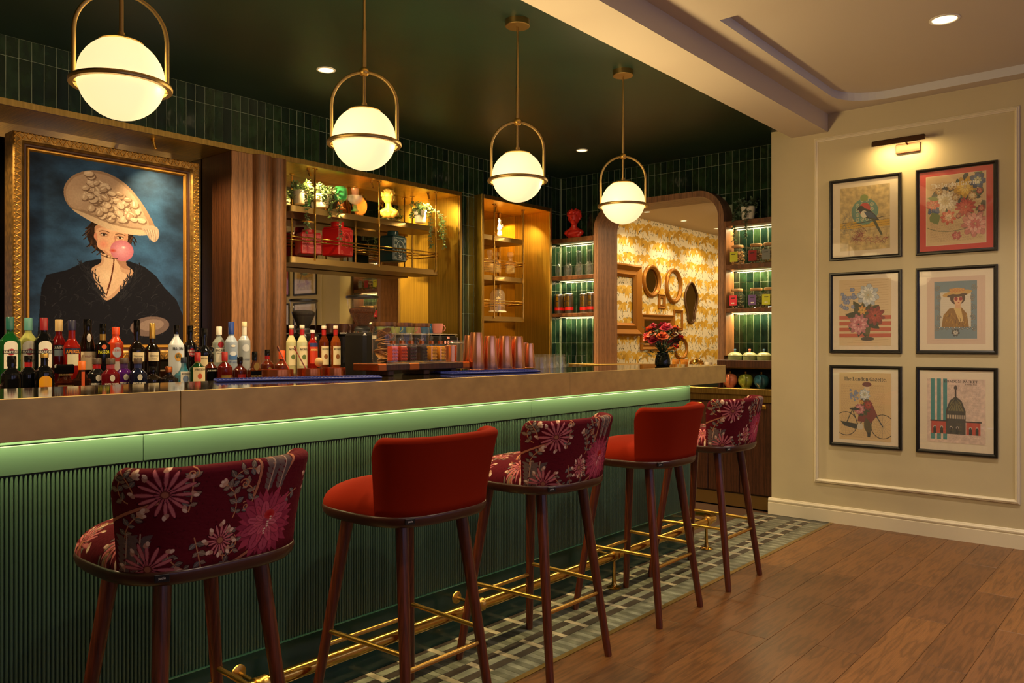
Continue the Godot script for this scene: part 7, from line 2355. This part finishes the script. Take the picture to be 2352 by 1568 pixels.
func build_counter_things() -> void:
	# espresso machine and grinders on the back bar
	grinder("black coffee grinder with dark hopper beside the walnut column", 697, -4.70, 687, 0.095, mat(rgb(26, 16, 10), 0.5))
	var bean := tri_tex(mat(rgb(150, 84, 44), 0.35), noise_tex(128, 128, 55, 0.15, 1.0, 14, 14, 2), Vector3(5, 5, 5))
	grinder("black coffee grinder with clear hopper full of beans before the espresso machine", 832, -4.12, 679, 0.102, bean)
	var xa := on_z(750, 800, -4.78).x
	var xb := on_z(1060, 800, -4.58).x
	var em := thing("espresso_machine", "black espresso machine with red digits and cup tray", "espresso machine", Vector3((xa + xb) * 0.5, 0.951, -4.78))
	var hw := (xb - xa) * 0.5
	obj(em, "body", Geo.new().box(Vector3(0, 0.30, -0.02), Vector3(hw * 2, 0.22, 0.36), 0.02).mesh(), M.black_gloss)
	obj(em, "drip_base", Geo.new().box(Vector3(0, 0.04, 0), Vector3(hw * 2, 0.08, 0.40), 0.012).mesh(), M.steel)
	obj(em, "back_panel", Geo.new().box(Vector3(0, 0.15, -0.15), Vector3(hw * 1.9, 0.16, 0.08), 0.01).mesh(), M.black)
	obj(em, "cup_tray", Geo.new().box(Vector3(0, 0.416, -0.02), Vector3(hw * 2, 0.014, 0.36), 0.005).mesh(), M.steel)
	obj(em, "control_panel", Geo.new().box(Vector3(hw - 0.17, 0.365, 0.165), Vector3(0.30, 0.075, 0.012), 0.004).mesh(), M.black)
	var led := glow(Color(1.0, 0.08, 0.12), 1.6)
	for i in 3:
		obj(em, "digit", lettering("0", 0.026, 0.0, true), led, Vector3(hw - 0.16 + i * 0.035, 0.355, 0.173))
	obj(em, "digit", lettering("93", 0.018, 0.0, true), led, Vector3(hw - 0.125, 0.392, 0.173))
	for i in 2:
		var g := obj(em, "group_head", lathe([Vector2(0, 0.17), Vector2(0.034, 0.17), Vector2(0.036, 0.2), Vector2(0, 0.2)], 20), M.steel, Vector3(-hw * 0.4 + i * hw * 0.8, 0, 0.09))
		obj(g, "portafilter_handle", rod(Vector3(0, 0.178, 0.03), Vector3(0, 0.165, 0.15), 0.012, 0.014), M.black)
	var cols := [[876, rgb(132, 140, 78), "sage green"], [891, rgb(132, 140, 78), "sage green"], [908, rgb(146, 152, 84), "pale green"], [926, rgb(62, 112, 150), "denim blue"], [942, rgb(140, 146, 80), "moss green"], [961, rgb(208, 130, 112), "salmon pink"], [976, rgb(50, 98, 136), "deep blue"], [991, rgb(56, 116, 158), "sky blue"], [1005, rgb(206, 128, 112), "rose pink"]]
	for i in cols.size():
		var p := on_z(cols[i][0], 745, -4.66 - 0.085 * (i % 2))
		mug(Vector3(p.x, 1.375, p.z), cols[i][1], cols[i][2], -1.3 + 0.25 * (i % 3), 0.92 if i < 7 else 1.1)
	for i in 7:
		var p := on_z(760 + i * 15, 745, -4.82 - 0.085 * (i % 2))
		mug(Vector3(p.x, 1.375, p.z), rgb(62, 36, 26), "dark brown", -1.3 + 0.1 * i, 0.9)
	# rubber rail mats
	var mats := [[Vector2(498, 877), Vector2(878, 869)], [Vector2(1040, 860), Vector2(1242, 854)]]
	for i in 2:
		var a := on_counter(mats[i][0].x, mats[i][0].y)
		var b := on_counter(mats[i][1].x, mats[i][1].y)
		var d := b - a
		var ang := atan2(-d.z, d.x)
		var t := thing("bar_mat", ["long royal blue rubber bar mat under the copper caddies", "royal blue rubber bar mat under the copper shakers"][i], "bar mat", (a + b) * 0.5, ang)
		var L := d.length()
		var wd: float = 0.10 if i == 0 else 0.19
		obj(t, "mat_base", Geo.new().box(Vector3(0, 0.004, -wd * 0.5), Vector3(L, 0.008, wd), 0.002).mesh(), M.rubber_blue)
		var ng := Geo.new()
		var n := int(L / 0.014)
		for k in n:
			for j in int(wd / 0.014) - 1:
				ng.box(Vector3(-L * 0.5 + 0.007 + k * 0.014, 0.0095, -0.014 - j * 0.014), Vector3(0.006, 0.004, 0.006))
		var nb := obj(t, "rubber_stud", ng.mesh(), M.rubber_blue)
		nb.set_meta("kind", "stuff")
	# copper caddies with bar tools
	for i in 3:
		var p := on_counter([641, 715, 770][i], [864, 863, 861][i], -2.80)
		var t := thing("copper_caddy", ["low round copper caddy holding a bar spoon", "low round copper caddy holding black tongs", "low round copper caddy holding wooden pegs"][i], "caddy", p + Vector3(0, 0.001, -0.01), 0.0, "copper caddies")
		var r: float = [0.062, 0.052, 0.05][i]
		obj(t, "cup", lathe([Vector2(0, 0.0), Vector2(r, 0.0), Vector2(r, 0.036), Vector2(r - 0.003, 0.036), Vector2(r - 0.003, 0.004), Vector2(0, 0.004)], 28), M.copper_matt)
	var sp := on_counter(700, 862, -2.80)
	for i in 3:
		var b: Vector3 = sp + [Vector3(-0.06, 0.012, 0), Vector3(0.02, 0.012, 0), Vector3(0.07, 0.012, 0)][i]
		var t := thing(["bar_spoon", "tongs", "wooden_scoop"][i], ["copper twisted bar spoon leaning in a caddy", "copper ended black tongs leaning in a caddy", "pale wooden scoop standing in a caddy"][i], ["spoon", "tongs", "scoop"][i], b)
		if i < 2:
			obj(t, "shaft", rod(Vector3.ZERO, Vector3(-0.055, 0.10, -0.01), 0.0025), M.copper)
			obj(t, "end", rod(Vector3(-0.055, 0.10, -0.01), Vector3(-0.062, 0.118, -0.01), 0.006, 0.004), M.copper)
		else:
			obj(t, "shaft", rod(Vector3.ZERO, Vector3(0.01, 0.035, 0), 0.006), M.walnut_flat)
			obj(t, "bowl", lathe(smooth([Vector2(0, 0.03), Vector2(0.014, 0.038), Vector2(0.018, 0.055), Vector2(0.010, 0.068), Vector2(0, 0.07)], 3), 16), mat(rgb(196, 160, 100), 0.5))
	# walnut riser with copper corners carrying jars and dropper bottles
	var ra := on_z(840, 850, -2.74)
	var rb := on_z(1049, 845, -2.74)
	var rc := Vector3((ra.x + rb.x) * 0.5, 1.157, -2.74)
	var L := rb.x - ra.x
	var r := thing("walnut_stand", "dark walnut serving stand with copper corner plates on the bar top", "stand", rc)
	obj(r, "board", Geo.new().box(Vector3(0, 0.038, 0), Vector3(L, 0.030, 0.17), 0.003).mesh(), M.walnut_dark)
	for q in [-0.36, 0.02, 0.33]:
		obj(r, "foot", Geo.new().box(Vector3(L * q, 0.0115, 0.0), Vector3(0.035, 0.023, 0.15), 0.003).mesh(), M.walnut_dark)
	for q in [-1, 1]:
		obj(r, "corner_plate", Geo.new().box(Vector3(q * (L * 0.5 - 0.022), 0.038, 0), Vector3(0.048, 0.031, 0.172), 0.003).mesh(), M.copper_matt)
	obj(r, "corner_plate", Geo.new().box(Vector3(-L * 0.13, 0.038, 0.0), Vector3(0.062, 0.031, 0.1715), 0.003).mesh(), M.copper_matt)
	var yt := 1.157 + 0.0535
	var fills := ["dried orange slices", "cinnamon sticks", "star anise"]
	for i in 3:
		var px: float = [882, 926, 966][i]
		var p := on_z(px, 800, -2.795)
		var t := thing("storage_jar", "clear glass jar of %s with wooden lid" % fills[i], "jar", Vector3(p.x, yt, -2.795), 0.0, "lidded jars on the stand")
		var rr: float = [0.053, 0.042, 0.042][i]
		var h := 0.165
		obj(t, "jar", lathe([Vector2(0, 0.002), Vector2(rr * 0.92, 0.0), Vector2(rr, 0.008), Vector2(rr, h * 0.9), Vector2(rr * 0.93, h * 0.97), Vector2(rr * 0.93, h)], 26), M.clear)
		obj(t, "lid", lathe([Vector2(0, h), Vector2(rr * 1.02, h), Vector2(rr * 1.04, h + 0.004), Vector2(rr * 1.02, h + 0.018), Vector2(0, h + 0.018)], 26), M.walnut)
		var cg := Geo.new()
		var g := RandomNumberGenerator.new()
		g.seed = 70 + i
		if i == 0:
			for k in 16:
				var hy := 0.010 + 0.0085 * k
				cg.t = Transform3D(Basis.from_euler(Vector3(g.randf_range(-0.5, 0.5), g.randf() * 6.0, g.randf_range(-0.5, 0.5))), Vector3(g.randf_range(-0.01, 0.01), hy, g.randf_range(-0.01, 0.01)))
				cg.lathe([Vector2(0, -0.002), Vector2(0.034, -0.002), Vector2(0.036, 0.0), Vector2(0.034, 0.002), Vector2(0, 0.002)], 14)
			obj(t, "orange_slice", cg.mesh(), tri_tex(mat(rgb(222, 156, 76), 0.5), noise_tex(64, 64, 3, 0.5, 1.0, 5, 5), Vector3(9, 9, 9))).set_meta("kind", "stuff")
		else:
			for k in 26:
				cg.t = Transform3D(Basis.from_euler(Vector3(g.randf() * 3.0, g.randf() * 6.0, g.randf() * 3.0)), Vector3(g.randf_range(-0.015, 0.015), g.randf_range(0.02, 0.11), g.randf_range(-0.015, 0.015)))
				cg.box(Vector3.ZERO, Vector3(0.026, 0.006, 0.006), 0.002)
			obj(t, "spice", cg.mesh(), mat(rgb(104, 56, 28), 0.6)).set_meta("kind", "stuff")
	var dc := [[902, rgb(190, 62, 18), "orange red"], [923, rgb(176, 50, 16), "burnt orange"], [944, rgb(40, 16, 26), "dark plum"], [969, rgb(30, 14, 24), "blackcurrant"], [991, rgb(196, 128, 24), "amber"], [1011, rgb(206, 138, 34), "honey gold"]]
	for i in dc.size():
		var p := on_z(dc[i][0], 815, -2.69)
		var t := thing("bitters_bottle", "cut glass bitters bottle with stopper holding %s liquid" % dc[i][2], "bottle", Vector3(p.x, yt, -2.69), 0.06 * (i - 2), "bitters bottles on the stand")
		var w := 0.040
		obj(t, "glass", Geo.new().box(Vector3(0, 0.043, 0), Vector3(w, 0.086, w), 0.005).mesh(), M.clear)
		obj(t, "bitters", Geo.new().box(Vector3(0, 0.042, 0), Vector3(w - 0.005, 0.064, w - 0.005), 0.003).mesh(), mat(dc[i][1], 0.12))
		var sg := Geo.new()
		for a in 3:
			for b in 4:
				sg.t = Transform3D(Basis(Vector3(0, 0, 1), PI * 0.25), Vector3((a - 1) * 0.0118, 0.018 + b * 0.0145, w * 0.5))
				sg.box(Vector3.ZERO, Vector3(0.0085, 0.0085, 0.0022), 0.001)
		obj(t, "cut_facet", sg.mesh(), mat(dc[i][1].lightened(0.1), 0.08)).set_meta("kind", "stuff")
		obj(t, "collar", lathe([Vector2(0.012, 0.086), Vector2(0.012, 0.100), Vector2(0, 0.101)], 14), M.copper_matt)
		obj(t, "stopper", lathe(smooth([Vector2(0.005, 0.10), Vector2(0.008, 0.112), Vector2(0.004, 0.122), Vector2(0.004, 0.134), Vector2(0, 0.136)], 2), 12), M.clear)
	var cp := on_z(1036, 810, -2.74)
	var ct := thing("copper_cup", "short straight copper cup at the end of the walnut stand", "cup", Vector3(cp.x, yt, -2.74))
	obj(ct, "cup", lathe([Vector2(0, 0), Vector2(0.026, 0), Vector2(0.028, 0.078), Vector2(0.026, 0.078), Vector2(0.024, 0.004), Vector2(0, 0.004)], 24), M.copper)
	obj(ct, "rolled_rim", Geo.new().tube(range(24).map(func(k): return Vector3(cos(TAU * k / 24.0) * 0.0275, 0.078, sin(TAU * k / 24.0) * 0.0275)), 0.0012, 6, false, true).mesh(), M.copper)
	# mixing glass and shakers on the second mat
	var mg := on_counter(1064, 852)
	mg.y = 1.169
	var mt := thing("mixing_glass", "clear tapered mixing glass with steel strainer beside the copper shakers", "mixing glass", mg + Vector3(0, 0, -0.05))
	obj(mt, "glass", lathe([Vector2(0, 0.01), Vector2(0.034, 0.01), Vector2(0.044, 0.145), Vector2(0.047, 0.145), Vector2(0.038, 0.0), Vector2(0, 0.0)], 24), M.clear)
	obj(mt, "strainer", Geo.new().tube([Vector3(0, 0.02, 0), Vector3(0.01, 0.16, 0.0)], 0.003, 8).mesh(), M.steel)
	obj(mt, "strainer_coil", Geo.new().tube(range(20).map(func(k): return Vector3(cos(TAU * k / 20.0) * 0.035, 0.13, sin(TAU * k / 20.0) * 0.035)), 0.004, 8, false, true).mesh(), M.steel)
	var sh := [[1094, 763, 855, 0.0], [1080, 770, 855, -0.085], [1126, 771, 854, 0.0], [1142, 776, 854, -0.085], [1160, 771, 853, 0.0], [1176, 777, 853, -0.085], [1188, 772, 852, 0.0], [1203, 786, 851, -0.08], [1215, 788, 850, -0.01]]
	for i in sh.size():
		var s: Array = sh[i]
		var p := on_counter(s[0], s[2])
		p.z = maxf(p.z + s[3], -2.81)
		p.x = on_z(s[0], 800, p.z).x
		p.y = 1.169
		var top := on_z(s[0], s[1], p.z).y - p.y
		var rr: float = 0.040 if i < 7 else 0.033
		var t := thing("copper_shaker", "polished copper cocktail shaker tin, upturned on the blue mat" if i < 7 else "short polished copper shaker tin at the end of the blue mat", "cocktail shaker", p, 0.0, "copper shakers on the mat" if i < 7 else "short copper tins on the mat")
		obj(t, "tin", lathe([Vector2(rr, 0.0), Vector2(rr + 0.001, 0.003), Vector2(rr * 0.72, top - 0.006), Vector2(rr * 0.70, top - 0.001), Vector2(rr * 0.62, top), Vector2(0, top - 0.003)], 32), M.copper)
		obj(t, "rolled_rim", Geo.new().tube(range(28).map(func(k): return Vector3(cos(TAU * k / 28.0) * rr, 0.002, sin(TAU * k / 28.0) * rr)), 0.0018, 6, false, true).mesh(), M.copper)
	# a few tumblers past the mat
	for i in 3:
		var p := on_counter([1240, 1262, 1285][i], [846, 845, 844][i], -2.88)
		var t := thing("rocks_glass", "cut glass rocks tumbler upside down past the copper shakers", "tumbler", p, 0.0, "rocks tumblers on the bar")
		obj(t, "glass", lathe([Vector2(0.037, 0.0), Vector2(0.036, 0.012), Vector2(0.033, 0.075), Vector2(0.030, 0.08), Vector2(0, 0.08), Vector2(0, 0.066), Vector2(0.029, 0.064), Vector2(0.034, 0.0)], 16), M.clear)
	# flowers at the far end
	var vp := on_y(1522, 840, 1.157)
	var fv := thing("flower_vase", "dark glass vase of coral and crimson flowers at the end of the bar", "flower arrangement", vp)
	obj(fv, "vase", lathe(smooth([Vector2(0, 0), Vector2(0.042, 0.0), Vector2(0.048, 0.025), Vector2(0.042, 0.06), Vector2(0.034, 0.078), Vector2(0.04, 0.088)], 4), 24), mat(rgb(16, 22, 16), 0.06))
	var g := RandomNumberGenerator.new()
	g.seed = 23
	var stems := Geo.new()
	var leaves := Geo.new()
	var pal := [rgb(206, 62, 34), rgb(190, 50, 80), rgb(214, 90, 110), rgb(120, 16, 30), rgb(226, 110, 60), rgb(150, 24, 46)]
	for i in 30:
		var a := TAU * i * 0.382
		var el := 0.25 + 0.75 * g.randf()
		var c := Vector3(cos(a) * 0.135 * (1.15 - el * 0.55), 0.075 + 0.175 * el, sin(a) * 0.115 * (1.15 - el * 0.55))
		stems.tube([Vector3(0, 0.07, 0), c * Vector3(0.5, 0.8, 0.5), c], 0.002, 5, false)
		var s := g.randf_range(0.022, 0.040)
		if i % 4 == 3:
			var bg := Geo.new()
			for k in 9:
				var o := Vector3(g.randf_range(-1, 1), g.randf_range(-1, 1), g.randf_range(-1, 1)) * 0.022
				bg.lathe([Vector2(0, -0.006), Vector2(0.006, 0), Vector2(0, 0.006)], 7, c + o)
			obj(fv, "berry_cluster", bg.mesh(), mat(rgb(70, 14, 22), 0.3))
			continue
		var pg := Geo.new()
		for ring in 3:
			var nn := 8 - ring * 2
			for k in nn:
				var th := TAU * k / nn + ring * 0.5
				var out := c.normalized()
				var u := out.cross(Vector3.UP).normalized()
				var w := u.cross(out)
				var dir := (u * cos(th) + w * sin(th))
				var tip := c + dir * s * (1.0 - ring * 0.26) + out * s * (0.15 + ring * 0.3)
				var sd := out.cross(dir).normalized() * s * 0.42
				pg.face([c, c.lerp(tip, 0.55) + sd, tip + sd * 0.5, tip - sd * 0.5, c.lerp(tip, 0.55) - sd])
		obj(fv, "blossom", pg.mesh(), mat(pal[i % 6], 0.55))
	for i in 150:
		var a := g.randf() * TAU
		var c := Vector3(cos(a) * g.randf_range(0.02, 0.14), 0.06 + g.randf() * 0.17, sin(a) * g.randf_range(0.02, 0.12))
		var dir := Vector3(cos(a), g.randf_range(-0.3, 0.6), sin(a)).normalized()
		var sd := dir.cross(Vector3.UP).normalized() * 0.011
		leaves.face([c, c + dir * 0.022 + sd, c + dir * 0.05, c + dir * 0.022 - sd])
	obj(fv, "stems", stems.mesh(), mat(rgb(40, 56, 26), 0.6))
	obj(fv, "foliage", leaves.mesh(), mat(rgb(44, 62, 32), 0.55)).set_meta("kind", "stuff")
